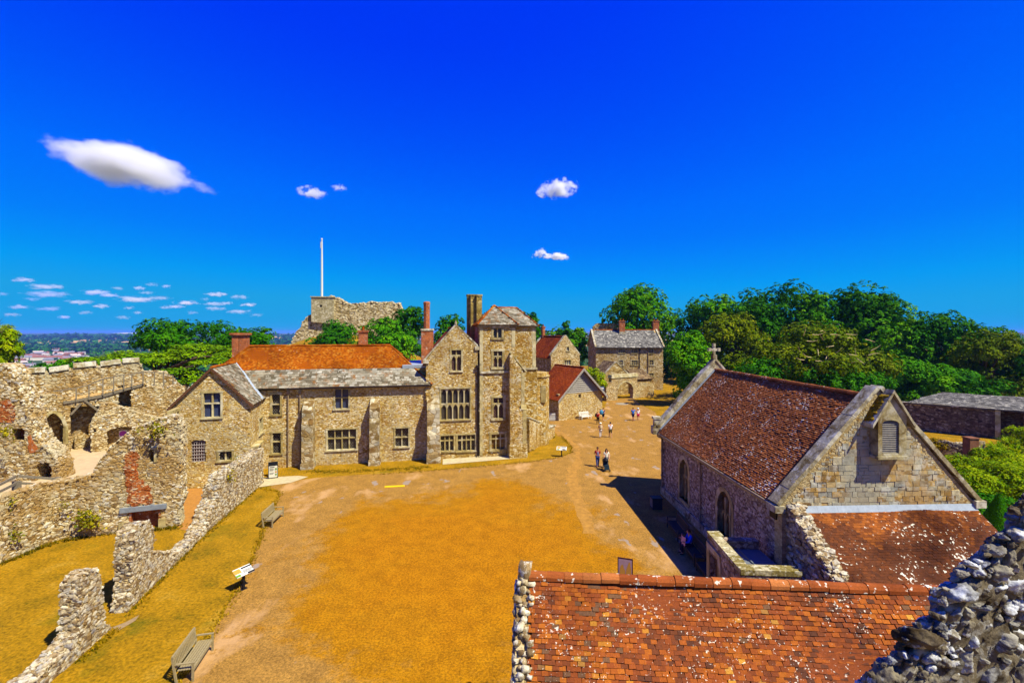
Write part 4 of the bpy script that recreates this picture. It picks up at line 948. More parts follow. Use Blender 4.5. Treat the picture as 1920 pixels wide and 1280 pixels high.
mb = MB(); ridge(mb, GB.p(0, zR + .08, -dp / 2), GB.p(L, zR + .08, -dp / 2), .14, .5); mb.build('ridge_tile_course', M_house_tile, Q)
mb = MB()
for s in (-.12, L + .12): coping(mb, GB.p(s, zE + .05, .35), GB.p(s, zR + .1, -dp / 2), .36, .2); coping(mb, GB.p(s, zR + .1, -dp / 2), GB.p(s, zE, -dp), .36, .2)
mb.build('coping', M_dressg, Q)
gutter(Q, GB.p(0, zE - .05, .4), GB.p(L, zE - .05, .4), .08); pipe(Q, GB, GB.px(1199, 680)[0], 0, zE - .5, .1, .06, M_iron); pipe(Q, GB, GB.px(1215, 680)[0], 0, zE - .5, .1, .06, M_pipe)
for xa, xb, d in ((1161.5, 1172, -3.6), (1225, 1236, -dp / 2)):
    a, b = GB.px(xa, 610, d)[0], GB.px(xb, 610, d)[0]; o = chimney(Q, GB, a, b, zR - .3, GB.px(1170, 601, d)[1], d - .9, d, M_brick, .08, 1, pots=2)
    mb = MB(); GB.box(mb, a - .04, b + .04, 9.4, zR - .3, d - .94, d + .04); mb.build('chimney_base', M_dressg, o)
BW = Fr(at(1112, 0, 112), at(1166, 0, 112)); mb = MB(); panel(mb, BW, rough_loop([(0, 0), (BW.L, 0), (BW.L, 13.6), (BW.L * .7, 14.1), (.8, 14.0), (0, 13.2)], .8, .1), (), 1.2); mb.build('inner_gatehouse_tower', M_far, label='ruined tower top showing above the slate roof', cat='ruin', origin=BW.p(3, 0))
# ================================================================ chapel
NL, FL = Vector((11.45, 19.15, 0)), Vector((10.9, 33.8, 0)); AX = (FL - NL).normalized(); PX = Vector((AX.y, -AX.x, 0)); CW = 8.2
CE = Fr(FL, NL); CL = CE.L                                         # eave line plane; the wall stands .25 m inside it
CF = CE.shift(-.25); CG = Fr(NL + PX * .0, NL + PX * CW); zE, zR = 4.72, 9.15; slc = (zR - zE) / (CW / 2)
C = thing('chapel', 'stone chapel with long lichen speckled brown tile roof and a gable cross', 'chapel', CE.p(CL / 2, 0, -4))
GL_ch = m_glass('chapel_leaded_glass', c(134, 96, 50), AX, .16, None, c(84, 60, 34), .12)
wa = [CF.rect(1274.5, 1291, 861, 938), CF.rect(1345.5, 1372, 921, 1006)]
def chw(w): return arch(w[0], w[1], w[2], w[3] - (w[1] - w[0]) * .55, w[3], 10, .25)
mb = MB(); tri = panel(mb, CF, rect(.0, CL, -.3, zE - .1), [chw(w) for w in wa], .7); cover(mb, [[CF.p(*v) for v in t] for t in tri], .12, 40, 1, depth=.15)
RF = Fr(NL + PX * (CW - .25), FL + PX * (CW - .25)); RF.box(mb, 0, CL, -.3, zE - .1, -.7, 0)
FGf = Fr(FL + PX * CW, FL); panel(mb, FGf.shift(-.02), [(.25, -.3), (CW - .25, -.3), (CW - .25, zE), (CW / 2, zR - .1), (.25, zE)], (), .6)
mb.build('wall', [M_chapel, M_chface], C)
for w in wa:
    mb = MB(); o = chw(w); hd = o[1:] + [o[0]]
    for p, q in zip(hd[:-1], hd[1:]):
        mx = (w[0] + w[1]) / 2; ex = lambda t: (t[0] + (.2 if t[0] > mx else -.2 if t[0] < mx else 0), t[1] + (.2 if t[1] > w[3] - 1.2 * (w[1] - w[0]) * .55 else 0))
        a, b, a2, b2 = p, q, ex(p), ex(q); P = [CF.p(a[0], a[1], .03), CF.p(b[0], b[1], .03), CF.p(b[0], b[1], -.35), CF.p(a[0], a[1], -.35), CF.p(a2[0], a2[1], .03), CF.p(b2[0], b2[1], .03), CF.p(b2[0], b2[1], -.35), CF.p(a2[0], a2[1], -.35)]
        mb.hexa(P, .5)
    CF.box(mb, w[0] - .16, w[1] + .16, w[2] - .16, w[2], -.35, .08)
    for k in (1, 2):
        s = w[0] + (w[1] - w[0]) * k / 3; CF.box(mb, s - .045, s + .045, w[2], w[3] - (w[1] - w[0]) * .28, -.3, -.16)
    for k in range(3):
        a = w[0] + (w[1] - w[0]) * (k + .08) / 3; b = w[0] + (w[1] - w[0]) * (k + .92) / 3; hh = arch(a, b, 0, w[3] - 1.15 * (w[1] - w[0]), w[3] - .8 * (w[1] - w[0]), 8, .5)[2:]
        for p, q in zip(hh[:-1], hh[1:]): mb.bar(CF.p(p[0], p[1], -.22), CF.p(q[0], q[1], -.22), .07, .07, tint=.3)
    o = mb.build('window', M_dress, C); pm = MB(); panel(pm, CF.shift(-.28), chw(w), (), .04); pm.build('pane', GL_ch, o)
# roof
cr = lambda s, d: CE.p(s, zE + slc * min(-d, CW + d) if d < 0 else zE - slc * d, d)
mb = MB()
roof_poly(mb, [CE.p(.35, zE - .12, .1), CE.p(CL - .5, zE - .12, .1), CE.p(CL - .5, zR, -CW / 2), CE.p(.35, zR, -CW / 2)], .17, .105, .03, jit=1.0, wav=.012)
REe = Fr(NL + PX * CW, FL + PX * CW)
roof_poly(mb, [REe.p(.5, zE - .12, .1), REe.p(CL - .35, zE - .12, .1), REe.p(CL - .35, zR, -CW / 2), REe.p(.5, zR, -CW / 2)], .17, .102, .016)
mb.build('tile_roof', M_chap_tile, C)
mb = MB(); ridge(mb, CE.p(.4, zR + .08, -CW / 2), CE.p(CL - .5, zR + .08, -CW / 2), .13, .36); mb.build('ridge_tile_course', M_chap_tile, C)
gutter(C, CE.p(.1, zE - .2, .17), CE.p(CL - .2, zE - .2, .17), .065, M_pipe)
mb = MB(); CE.box(mb, .0, CL, zE - .42, zE - .22, -.26, .02); mb.build('eaves_cornice', M_dress, C)
pipe(C, CF, CF.px(1316, 900)[0], .2, zE - .6, .1, .05, M_pipe); pipe(C, CF, .2, .2, zE - .55, .1, .05, M_pipe)
mb = MB(); HP = CF.px(1462, 945)[0]; CF.box(mb, CL - .75, CL - .3, zE - .75, zE - .32, .02, .42); mb.build('rainwater_head', M_iron, C)
mb = MB(); CF.box(mb, 0, CL, -.1, .55, .0, .12); mb.build('plinth', M_dressg, C)
# far gable parapet with cross
mb = MB(); h = .75
A0, AP, A1 = CE.p(.05, zE + .15, .12), CE.p(.05, zR + h, -CW / 2), CE.p(.05, zE + .15, -CW - .12)
FP_ = FGf.shift(.1)
panel(mb, FP_, [(-.12, zE - .5), (CW + .12, zE - .5), (CW + .12, zE + .35), (CW / 2, zR + h), (-.12, zE + .35)], (), .48)
mb.build('gable_parapet', M_dressg, C)
mb = MB(); coping(mb, FP_.p(CW + .2, zE + .3, -.24), FP_.p(CW / 2, zR + h + .02, -.24), .6, .12); coping(mb, FP_.p(CW / 2, zR + h + .02, -.24), FP_.p(-.2, zE + .3, -.24), .6, .12); mb.build('coping', M_dressg, C)
mb = MB(); o_ = .43
for i in range(12):
    t0_, t1_ = i / 12, (i + .97) / 12; f = lambda t: CE.p(.46, zE + .05 + (zR - zE) * t + .12, .05 - (CW / 2 + .05) * t); mb.bar(f(t0_), f(t1_), .2, .05, tint=.5)
mb.build('lead_flashing', M_lead, C)
q = FP_.p(CW / 2, zR + h + .1, -.24); mb = MB(); U = FP_.U
mb.bar(q, q + Vector((0, 0, .3)), .34, .3, up=U, tint=.7); mb.bar(q + Vector((0, 0, .3)), q + Vector((0, 0, 1.1)), .17, .16, up=U, tint=.8); mb.bar(q + Vector((0, 0, .68)) - U * .42, q + Vector((0, 0, .68)) + U * .42, .161, .19, tint=.8)
for s, z in ((-.36, .68), (.36, .68), (0, 1.02)): mb.bar(q + U * s + Vector((0, 0, z - .12)), q + U * s + Vector((0, 0, z + .12)), .24, .165, up=U, tint=.8)
mb.build('gable_cross', M_dressg, C)
q = CE.p(.1, zE + .1, .22); mb = MB(); mb.box(-.32, .32, -.3, .3, -.35, .22, .6, M=Matrix.Translation(q)); mb.box(-.2, .2, -.18, .18, .221, .75, .7, M=Matrix.Translation(q)); mb.box(-.28, .28, -.22, .22, .751, .92, .8, M=Matrix.Translation(q)); mb.build('kneeler_finial', M_dressg, C)
# near gable
M_bell = m_lump('bell_housing_stone', [(0, c(160, 148, 110)), (1, c(176, 166, 132))], c(206, 202, 188), .6, 3.2, c(112, 92, 50))
M_gmort = m_rubble('gable_mortar', [(0, c(150, 128, 88)), (1, c(196, 180, 140))], c(186, 164, 118), .16, 1.5, .05, None, 0, .02)
hz = .42; out = [(-.1, -.3), (CW + .1, -.3), (CW + .1, zE), (CW / 2, zR + hz), (-.1, zE)]
lv = CG.rect(1638.5, 1669.5, 785, 845); bc = CG.rect(1631, 1683, 745, 850); lo = arch(lv[0], lv[1], lv[2], lv[3] - .1, lv[3] + .02, 8, 0)
mb = MB(); panel(mb, CG, out, [rect(lv[0], lv[1], lv[2], lv[3])], .5); mb.build('gable_wall', M_gmort, C)
mb = MB(); ashlar(mb, CG, [(.05, 4.0), (CW - .05, 4.0), (CW - .05, zE), (CW / 2, zR + .1), (.05, zE)], [rect(bc[0] - .02, bc[1] + .02, bc[2] - .05, 12)], (.17, .36), (.22, .7)); ashlar(mb, CG, [(.0, 4.0), (CW, 4.0), (CW, zE), (CW / 2, zR + .3), (.0, zE)], [rect(bc[0] - .02, bc[1] + .02, bc[2] - .05, 12)], (.07, .13), (.1, .24), .004, .012); mb.build('gable_masonry', M_ashlar, C)
mb = MB()
kL = CG.p(-.25, zE - .02, -.22); ap_ = CG.p(CW / 2, zR + hz + .02, -.22); kR = CG.p(CW + .3, zE - .02, -.22)
coping(mb, kL, ap_, .62, .17, seg=.8); coping(mb, ap_, kR, .62, .17, seg=.8)
CG.box(mb, CW + .05, CW + .5, zE - .2, zE + .1, -.55, .16, .6); CG.box(mb, -.45, -.02, zE - .3, zE - .02, -.55, .12, .6)
mb.build('coping', M_dressg, C)
bm_ = (bc[0] + bc[1]) / 2; bz = CG.px(1657, 735)[1]; dB = .42
mb = MB(); cfr = CG.shift(dB); be = bz - .95
panel(mb, cfr, [(bc[0], bc[2]), (bc[1], bc[2]), (bc[1], be), (bm_, bz - .12), (bc[0], be)], [[(x, z) for x, z in lo]], dB + .5)
CG.box(mb, bc[0] - .05, bc[1] + .05, bc[2] - .12, bc[2] - .002, -.1, dB + .06); mb.build('bell_housing', M_bell, C)
mb = MB(); n = 17
for i in range(n):
    z = lv[2] + .04 + (lv[3] - lv[2] - .06) * i / n; P = [cfr.p(lv[0] + .01, z, -.05), cfr.p(lv[1] - .01, z, -.05), cfr.p(lv[1] - .01, z + .07, -.2), cfr.p(lv[0] + .01, z + .07, -.2)]
    mb.hexa(P + [p + Vector((0, 0, .02)) for p in P], .6)
mb.build('louvre', M_clad, C); mb = MB(); cfr.box(mb, lv[0], lv[1], lv[2], lv[3], -.5, -.3); mb.build('louvre_backing', M_painted_dark, C)  # backing coloured near black in place of the shade behind the slats
mb = MB(); sb = (bz - be) / (bm_ - bc[0]); ov = .3
for sg in (-1, 1):
    e = bm_ + sg * (bm_ - bc[0] + ov); ez = be - sb * ov; P = [cfr.p(e, ez, .1), cfr.p(bm_, bz, .1), cfr.p(bm_, bz, -1.25), cfr.p(e, ez, -1.25)]
    Q2 = [p + Vector((0, 0, .16)) for p in P]; mb.hexa(P + Q2, .6)
mb.build('bell_housing_roof', M_dressg, C)
mb = MB(); P = []
for _ in range(190):
    t = random.random(); s = bm_ - .15 - t * (bm_ - bc[0] + .1); P.append(cfr.p(s, bz + .16 - sb * (bm_ - s), random.uniform(-1.2, -.12) * (random.random() ** .3)))
mb.stones(P, np.tile([-.6, 0, .8], (190, 1)), rng.uniform(.06, .2, 190), .8, depth=.35); mb.build('moss_patch', M_moss, C, smooth=True)
# ---------------- lower porch roof in front of the gable
zt, tl = 4.5, .72; Lp = 3.6; y0, y1 = CG.p(.5, 0), CG.p(8.35, 0)
AN = thing('porch_annex', 'low annex with broad mottled red tile roof against the chapel gable', 'annex', CG.p(4, 0, 2))
a0, a1 = CG.p(.5, zt, .03), CG.p(8.35, zt, .03); b0_, b1_ = CG.p(.5, zt - tl * Lp, Lp), CG.p(8.35, zt - tl * Lp, Lp)
mb = MB(); roof_poly(mb, [b0_, b1_, a1, a0], .17, .102, .015, jit=1.2, wav=.014, tintf=lambda u, v, r: np.clip(.2 + .62 * r * .8 + .42 * (v > 3.35 + .5 * np.sin(u * 1.9) + .3 * np.sin(u * 4.7)), 0, 1)); mb.build('tile_roof', M_annex_tile, AN)
mb = MB(); 
for i in range(9):
    s = .5 + 7.85 * i / 9; P = [CG.p(s, zt + .09, .16), CG.p(s + .868, zt + .09, .16), CG.p(s + .868, zt + .15, .035), CG.p(s, zt + .15, .035)]; slab(mb, [p - CG.N * 0 + Vector((0, 0, -.19 * (1 if k < 2 else 0) + .03)) for k, p in enumerate(P)], .03)
mb.build('lead_flashing', M_lead, AN)
mb = MB(); CG.box(mb, .5, 8.1, -.3, zt - tl * Lp - .15, Lp - .6, Lp - .2); panel(mb, Fr(CG.p(8.1, 0, Lp - .6), CG.p(8.1, 0, .05)), [(0, -.3), (Lp - .7, -.3), (Lp - .7, zt - .2), (0, zt - tl * (Lp - .6) - .2)], (), .4); mb.build('wall', M_chapel, AN)
VW = Fr(CG.p(.15, 0, .02), CG.p(.15, 0, Lp + .35)); vo = [(0, -.3), (VW.L, -.3), (VW.L, zt - tl * Lp + .05), (0, zt + .28)]
mb = MB(); tri = panel(mb, VW, rough_loop(vo, .3, .05, seed=4), (), .55, 0)
tp = [VW.p(0, zt + .28, .0), VW.p(VW.L, zt - tl * Lp + .05, .0), VW.p(VW.L, zt - tl * Lp + .05, -.55), VW.p(0, zt + .28, -.55)]
st = MB(); cover(st, [tp, tp[::-1]], .17, 75, 0, depth=.7, jit=.15, sink=-.02); cover(st, [[VW.p(*q) for q in t] for t in tri], .19, 20, 0, depth=.5)
mb.build('rubble_verge_wall', M_chapel, AN); st.build('rubble_verge_stones', M_lump, AN)
# weeds rooted at the foot of the verge
wb = MB(); base_ = VW.p(VW.L - .45, zt - tl * Lp + .35, -.3)
for _ in range(240):
    p = base_ + Vector((random.gauss(.1, .25), random.gauss(.1, .45), random.gauss(.05, .14))); a = random.uniform(0, 6.28); l = random.uniform(.05, .12)
    d = Vector((math.cos(a), math.sin(a), random.uniform(.0, .8))) * l; w = Vector((-math.sin(a), math.cos(a), .3)) * l * .45; wb.add([p, p + d * .5 + w, p + d, p + d * .5 - w], [[0, 1, 2, 3]], random.random())
M_weed = m_leaf('wall_weed_leaf', [(.2, c(90, 100, 14)), (.6, c(150, 140, 20)), (.9, c(190, 170, 30))])
wb.build('wall_weeds', M_weed, label='yellow green weeds growing on the lichened verge of the annex roof', cat='weeds', origin=base_)
# ---------------- flat roofed lean-to beside the chapel
LT = thing('lean_to_porch', 'small flat roofed stone lean-to with lichened parapet against the chapel side wall', 'porch', (10, 19.5, 0))
p0, p1, p2 = Vector((9.06, 21.1, 0)), Vector((8.9, 17.7, 0)), Vector((11.2, 17.55, 0)); zt2 = 2.62
L1, L2 = Fr(p0, p1), Fr(p1, p2); mb = MB(); dr = rect(.35, 1.25, -.28, 1.95)
t1_ = panel(mb, L1, rect(0, L1.L, -.3, zt2 - .1), [dr], .4); panel(mb, L2, rect(.0, L2.L, -.3, zt2 - .1), (), .4); L3 = Fr(Vector((11.2, 21.0, 0)), Vector((9.5, 21.08, 0))); panel(mb, L3, rect(0, L3.L, -.3, zt2 - .1), (), .4)
mb.build('wall', M_chapel, LT)
st = MB(); mb = MB()
for a, b in ((p0, p1), (p1, p2)):
    a, b = a + Vector((0, 0, zt2 - .05)), b + Vector((0, 0, zt2 - .05)); i = Vector((.2, 0, 0)) if a.y - b.y > 1 else Vector((0, .2, 0)); coping(mb, a + i, b + i, .46, .2, seg=.55)
coping(mb, p0 + Vector((0, -.2, zt2 - .05)), p0 + Vector((.55, -.2, zt2 - .05)), .46, .2)
mb.build('coping', m_lump('lichened_coping', [(0, c(110, 98, 50)), (.5, c(150, 138, 88)), (1, c(180, 172, 140))], c(226, 222, 200), .6, 9, c(104, 90, 24)), LT)
mb = MB(); mb.box(9.3, 11.2, 18.0, 20.95, 2.0, 2.16); mb.box(10.2, 10.26, 18.0, 20.95, 2.162, 2.22); mb.build('lead_flat_roof', M_leadd, LT)
mb = MB(); L1.box(mb, dr[0][0] + .01, dr[1][0] - .01, 0, 1.94, -.3, -.22); mb.build('door', m_simple('oak_door', c(120, 92, 58), .8, .25, 9), LT)
mb = MB(); L1.box(mb, .02, .34, 0, 2.1, .0, .05); L1.box(mb, 1.26, 1.55, 0, 2.1, .0, .05); L1.box(mb, .02, 1.55, 2.1, 2.35, .0, .06); mb.build('door_surround', M_dress, LT)
# ================================================================ near tiled building under the viewer
r0, r1 = Vector((.45, 12.0, 5.53)), Vector((12.6, 11.15, 5.53)); ud = (r1 - r0).normalized(); vd = Vector((ud.y, -ud.x, 0)); tn = 1.08; LN = 5.2
NB = thing('near_tiled_building', 'building close below with a big weathered orange red tile roof and rubble verge', 'building', (6, 10, 0))
e0, e1 = r0 + vd * LN + Vector((0, 0, -tn * LN)), r1 + vd * LN + Vector((0, 0, -tn * LN)); LB_ = 2.5; f0_, f1_ = r0 - vd * LB_ + Vector((0, 0, -tn * LB_)), r1 - vd * LB_ + Vector((0, 0, -tn * LB_))
def near_t(u, v, r):
    k = np.sin(u * 1.7 + 2 * np.sin(v * .6)) * .12 + np.sin(u * .5 + 1.3) * .1
    return np.clip(.52 + (r - .5) * .95 + k, 0, 1)
mb = MB(); roof_poly(mb, [e0, e1, r1, r0], .168, .104, .026, jit=1.1, tintf=near_t, wav=.024); roof_poly(mb, [f1_, f0_, r0, r1], .168, .104, .016); mb.build('tile_roof', M_near_tile, NB)
mb = MB(); ridge(mb, r0 + Vector((0, 0, .06)), r1 + Vector((0, 0, .06)), .15, .46); mb.build('ridge_tile_course', m_tile('ridge_clay_tile', [(0, c(132, 66, 32)), (.5, c(160, 86, 42)), (1, c(180, 112, 62))], .9, 6, .60, None, .9, .5), NB)
zl_ = 5.53 - tn * LN + .1
mb = MB(); WN = Fr(e0 - vd * .4, e1 - vd * .4); WN.box(mb, .2, WN.L - .2, -.3, zl_ + .2, -.5, 0); WB = Fr(f1_ + vd * .4, f0_ + vd * .4); WB.box(mb, .2, WB.L - .2, -.3, 5.53 - tn * LB_ + .3, -.5, 0)
VF = Fr(f0_ - ud * .3, e0 - ud * .3); m = LB_; zb_ = 5.53 - tn * LB_ + .1; vl = [(.15, -.3), (VF.L - .15, -.3), (VF.L - .15, zl_ + .1), (m, 5.59), (.15, zb_ + .1)]
panel(mb, VF, vl, (), .36); VR = Fr(e1 - ud * .1, f1_ - ud * .1); panel(mb, VR, [(.15, -.3), (VR.L - .15, -.3), (VR.L - .15, zb_), (VR.L - LB_, 5.37), (.15, zl_)], (), .5)
mb.build('wall', M_ruin, NB)
st = MB(); a, b = VF.p(m, 5.61, -.18), VF.p(VF.L - .1, zl_ + .14, -.18); n = 46
for i in range(n):
    p = a.lerp(b, (i + .5) / n); P = [p + ud * random.uniform(-.17, .19) + Vector((0, 0, random.uniform(-.03, .05))) for _ in range(4)]; st.stones(P, np.tile([0, -.7, .72], (4, 1)) + rng.normal(0, .25, (4, 3)), rng.uniform(.07, .17, 4), .8, depth=.8, jit=.16)
st.stones([a + Vector((.0, 0, .1))], [[0, 0, 1]], .32, .9, depth=1.0); 
cover(st, [[VF.p(*q) for q in t] for t in [[(.15, 0), (VF.L - .15, 0), (VF.L - .15, zl_), (.15, zb_)], [(.15, zb_), (VF.L - .15, zl_), (m, 5.47)]]], .2, 22)
st.build('rubble_verge_stones', m_lump('verge_stone', LUMP, c(240, 240, 234), .7, 9, c(104, 84, 50)), NB, smooth=True)
# ================================================================ rubble parapet beside the viewer
import itertools
def ico(sub=2):
    t = (1 + 5 ** .5) / 2; V = [Vector(p).normalized() for p in ((-1, t, 0), (1, t, 0), (-1, -t, 0), (1, -t, 0), (0, -1, t), (0, 1, t), (0, -1, -t), (0, 1, -t), (t, 0, -1), (t, 0, 1), (-t, 0, -1), (-t, 0, 1))]
    F = [(0, 11, 5), (0, 5, 1), (0, 1, 7), (0, 7, 10), (0, 10, 11), (1, 5, 9), (5, 11, 4), (11, 10, 2), (10, 7, 6), (7, 1, 8), (3, 9, 4), (3, 4, 2), (3, 2, 6), (3, 6, 8), (3, 8, 9), (4, 9, 5), (2, 4, 11), (6, 2, 10), (8, 6, 7), (9, 8, 1)]
    for _ in range(sub):
        d, G = {}, []
        def mid(a, b):
            k = (min(a, b), max(a, b))
            if k not in d: d[k] = len(V); V.append(((V[a] + V[b]) / 2).normalized())
            return d[k]
        for a, b, e in F: x, y, z = mid(a, b), mid(b, e), mid(e, a); G += [(a, x, z), (b, y, x), (e, z, y), (x, y, z)]
        F = G
    return V, np.array(F)
ICO3 = ico(3); ICO2 = ico(2)
def boulder(mb, p, sx, sy, sz, seed, tint, ico_=ICO3, rough=.3, M=None):
    rr = random.Random(seed); cuts = [(Vector((rr.gauss(0, 1), rr.gauss(0, 1), rr.gauss(0, 1))).normalized(), rr.uniform(.42, .85)) for _ in range(12)]
    V = []; o = Vector((seed * 3.17, seed * 1.3, seed * .7))
    for q in ico_[0]:
        r = 1.0
        for n_, d in cuts:
            k = q.dot(n_)
            if k > .01: r = min(r, d / k + .015)
        r *= 1 + rough * .35 * mnoise.noise(q * 2.2 + o) + rough * .18 * mnoise.noise(q * 6 + o) + rough * .1 * mnoise.noise(q * 14 + o)
        w = Vector((q.x * sx * r, q.y * sy * r, q.z * sz * r)); V.append(p + (M @ w if M else w))
    mb.add([tuple(v) for v in V], ico_[1], tint)
PW = thing('rubble_parapet', 'rough lichen covered rubble parapet slope rising beside the viewpoint', 'parapet', (3.2, 3.4, 9))
sil = [(1600, 1300), (1640, 1247), (1672, 1236), (1690, 1196), (1712, 1186), (1718, 1166), (1742, 1160), (1748, 1112), (1782, 1092), (1792, 1066), (1830, 1042), (1850, 1016), (1882, 1000), (1893, 962), (1922, 930), (1990, 870), (2100, 800), (2100, 1400), (1600, 1400)]
YP = 3.5; PF = Fr((0, YP), (5, YP)); loop = [PF.px(x, y) for x, y in sil]
core = MB(); lp2 = [(x + .07, z - .07) for x, z in loop]
# core: bumpy sheet leaning away, thick behind
gx = np.arange(2.5, 4.8, .035); 
def top_at(x):
    b = -9
    for (xa, za), (xb, zb) in zip(loop[:17], loop[1:17]):
        if min(xa, xb) <= x <= max(xa, xb) and abs(xb - xa) > 1e-6: b = max(b, za + (zb - za) * (x - xa) / (xb - xa))
    return b
NR = 34
V = []; 
for x in gx:
    zt_ = top_at(x) - .07
    for j in range(NR):
        t = j / (NR - 1)
        if t < .72: z = zt_ - (1 - t / .72) * (zt_ - 8.7); y = YP - .12 + .05 * t
        else: u = (t - .72) / .28; y = YP - .085 + 1.1 * u; z = EYE - (EYE - zt_) * y / YP - .03
        k = mnoise.noise(Vector((x * 9, y * 9, z * 9))) * .045 + mnoise.noise(Vector((x * 24, y * 24, z * 24))) * .02
        V.append((x * max(1, y / YP) + k * .4, y - k, z + k * .8))
n = len(gx); F = np.array([[i * NR + j, (i + 1) * NR + j, (i + 1) * NR + j + 1, i * NR + j + 1] for i in range(n - 1) for j in range(NR - 1)])
core.add(V, F); core.build('mortar_core', M_nearcore, PW, smooth=True)
st = MB(); placed = []; random.seed(19)
for _ in range(20000):
    x = random.uniform(2.5, 4.75); r = random.choice([.03, .04, .045, .055, .065, .075, .09, .11, .13]) * random.uniform(.85, 1.15)
    onedge = random.random() < .5; yy = YP + (random.uniform(-.1, .8) if onedge else -.1)
    lim = min(top_at(x), top_at(x - r * .8), top_at(x - r * .4)) + (.03 if random.random() < .25 else 0)
    if lim < 8: continue
    z = lim - r * .72 if onedge else lim - random.uniform(.05, 2.2)
    z = EYE - (EYE - z) * yy / YP; xx = x * yy / YP
    if z < 8.7: continue
    if any((xx - a) ** 2 + (z - b) ** 2 + (yy - e) ** 2 < (.66 * (r + q)) ** 2 for a, b, e, q in placed): continue
    placed.append((xx, z, yy, r))
    if len(placed) > 900: break
for k, (x, z, yy, r) in enumerate(placed):
    M = Matrix.Rotation(random.gauss(0, .4) - .5, 3, 'Y') @ Matrix.Rotation(random.gauss(0, .3), 3, 'X')
    boulder(st, Vector((x, yy + (.3 * r if yy < YP else 0), z)), r * random.uniform(1.0, 1.4), r * random.uniform(.8, 1.0), r * random.uniform(.6, .85), k + 1, random.random(), ICO3, .75, M)
st.build('parapet_rubble_stones', M_nearst, PW, smooth=True)
# ================================================================ ruined walls
def ruin(name, label, cat, fr, outline, holes=(), thick=.9, step=.35, amp=.07, size=.13, dens=50, top=80, mats=None, seed=1, parent=None, stone_mat=None, origin=None, group=None, both=False):
    lp = rough_loop(outline, step, amp, seed=seed); mb = MB()
    tri = panel(mb, fr, lp, holes, thick)
    P = [[fr.p(*q) for q in t] for t in tri]; cover(mb, P, size, dens, 1, depth=.3, sink=-.0)
    if both: cover(mb, [[fr.p(q[0], q[1], -thick) for q in t[::-1]] for t in tri], size, dens, 1, depth=.38)
    zmin = min(p[1] for p in lp); area = sum(lp[i][0] * lp[(i + 1) % len(lp)][1] - lp[(i + 1) % len(lp)][0] * lp[i][1] for i in range(len(lp)))
    if area < 0: lp = lp[::-1]
    rim = []
    for p, q in zip(lp, lp[1:] + lp[:1]):
        if p[1] < zmin + .05 and q[1] < zmin + .05: continue
        rim.append([fr.p(p[0], p[1], 0), fr.p(p[0], p[1], -thick), fr.p(q[0], q[1], -thick), fr.p(q[0], q[1], 0)])
    cover(mb, [r[::-1] for r in rim], size * .95, top, 1, depth=.6, jit=.16, flat=.75)
    return mb.build(name, mats or [M_ruin, stone_mat or M_lump], parent, label=label, cat=cat, group=group, origin=None if parent else (origin or fr.p(fr.L / 2, 0)))
def pxl(fr, pts, d=0): return [fr.px(x, y, d) for x, y in pts]
def weed(px, py, Y, r, label, mat=None, n=90, name='wall_weeds'):
    q = at(px, py, Y); mb = MB()
    for _ in range(n):
        v = Vector((random.gauss(0, 1), random.gauss(0, .5) - .5, random.gauss(0, .9))) * r * .5; p = q + v; l = r * random.uniform(.15, .4)
        d = Vector((random.gauss(0, 1), random.gauss(0, 1), random.gauss(.3, 1))).normalized() * l; w = d.cross(Vector((random.gauss(0, 1), random.gauss(0, 1), random.gauss(0, 1)))).normalized() * l * .4
        mb.add([p, p + d * .5 + w, p + d, p + d * .5 - w], [[0, 1, 2, 3]], random.random())
    return mb.build(name, mat or M_weed, label=label, cat='weeds', origin=q)
# hearth wall
D1 = Fr((-27.0, 17), (-26.3, 26.25)); D2 = Fr((-26.3, 26.2), (-20.2, 28.3))
ruin('retaining_wall', 'lower rubble retaining wall below the railing with plants in its joints', 'ruined wall', D1, [(0, -.3), (D1.L, -.3), (D1.L, 3.35), (D1.L * .5, 3.45), (0, 3.5)], (), .7, seed=3, mats=[M_curtain, M_lump2], dens=42)
h0, h1 = D2.px(241, 980)[0], D2.px(302, 980)[0]; hz = D2.px(270, 956)[1]
nich = D2.rect(280, 290, 842, 866)
o2 = [(-.3, -.3)] + [(D2.px(338, 980)[0], -.3)] + pxl(D2, [(334, 955), (342, 930), (337, 890), (341, 850), (340, 800), (330, 782), (318, 780), (295, 787), (272, 796), (255, 802), (240, 811), (222, 826), (208, 837), (200, 850), (186, 862), (179, 880), (172, 893), (140, 900)]) + [(-.3, 3.35)]
HWt = ruin('hearth_wall', 'ruined gable of rubble stone with an orange brick fireplace and chimney scar', 'ruined wall', D2, o2, [rect(h0, h1, -.29, hz), rect(*nich)], .9, .4, .05, .13, 50, 80, [M_curtain, M_lump2], 5)
mb = MB(); tri = panel(mb, D2.shift(.035), rough_loop(pxl(D2, [(238, 944), (236, 900), (233, 876), (234, 856), (240, 848), (256, 846), (260, 858), (256, 880), (264, 900), (284, 918), (286, 944)]), .16, .11, seed=2), (), .05); cover(mb, [[D2.p(v[0], v[1], .035) for v in q] for q in tri], .11, 60, 1, depth=.3, flat=.45); D2.box(mb, h0 + .02, h1 - .02, -.2, hz - .02, -.8, -.5); D2.box(mb, h0 + .02, h0 + .14, -.2, hz - .02, -.5, -.02); D2.box(mb, h1 - .14, h1 - .02, -.2, hz - .02, -.5, -.02)
mb.build('hearth_brickwork', [M_brick2, M_bricklump], HWt)
mb = MB(); D2.box(mb, D2.px(226, 950)[0], D2.px(313, 950)[0], hz, hz + .28, -.5, .14); mb.build('lintel_beam', m_simple('blue_grey_lintel', c(128, 136, 150), .7, .2, 5), HWt)
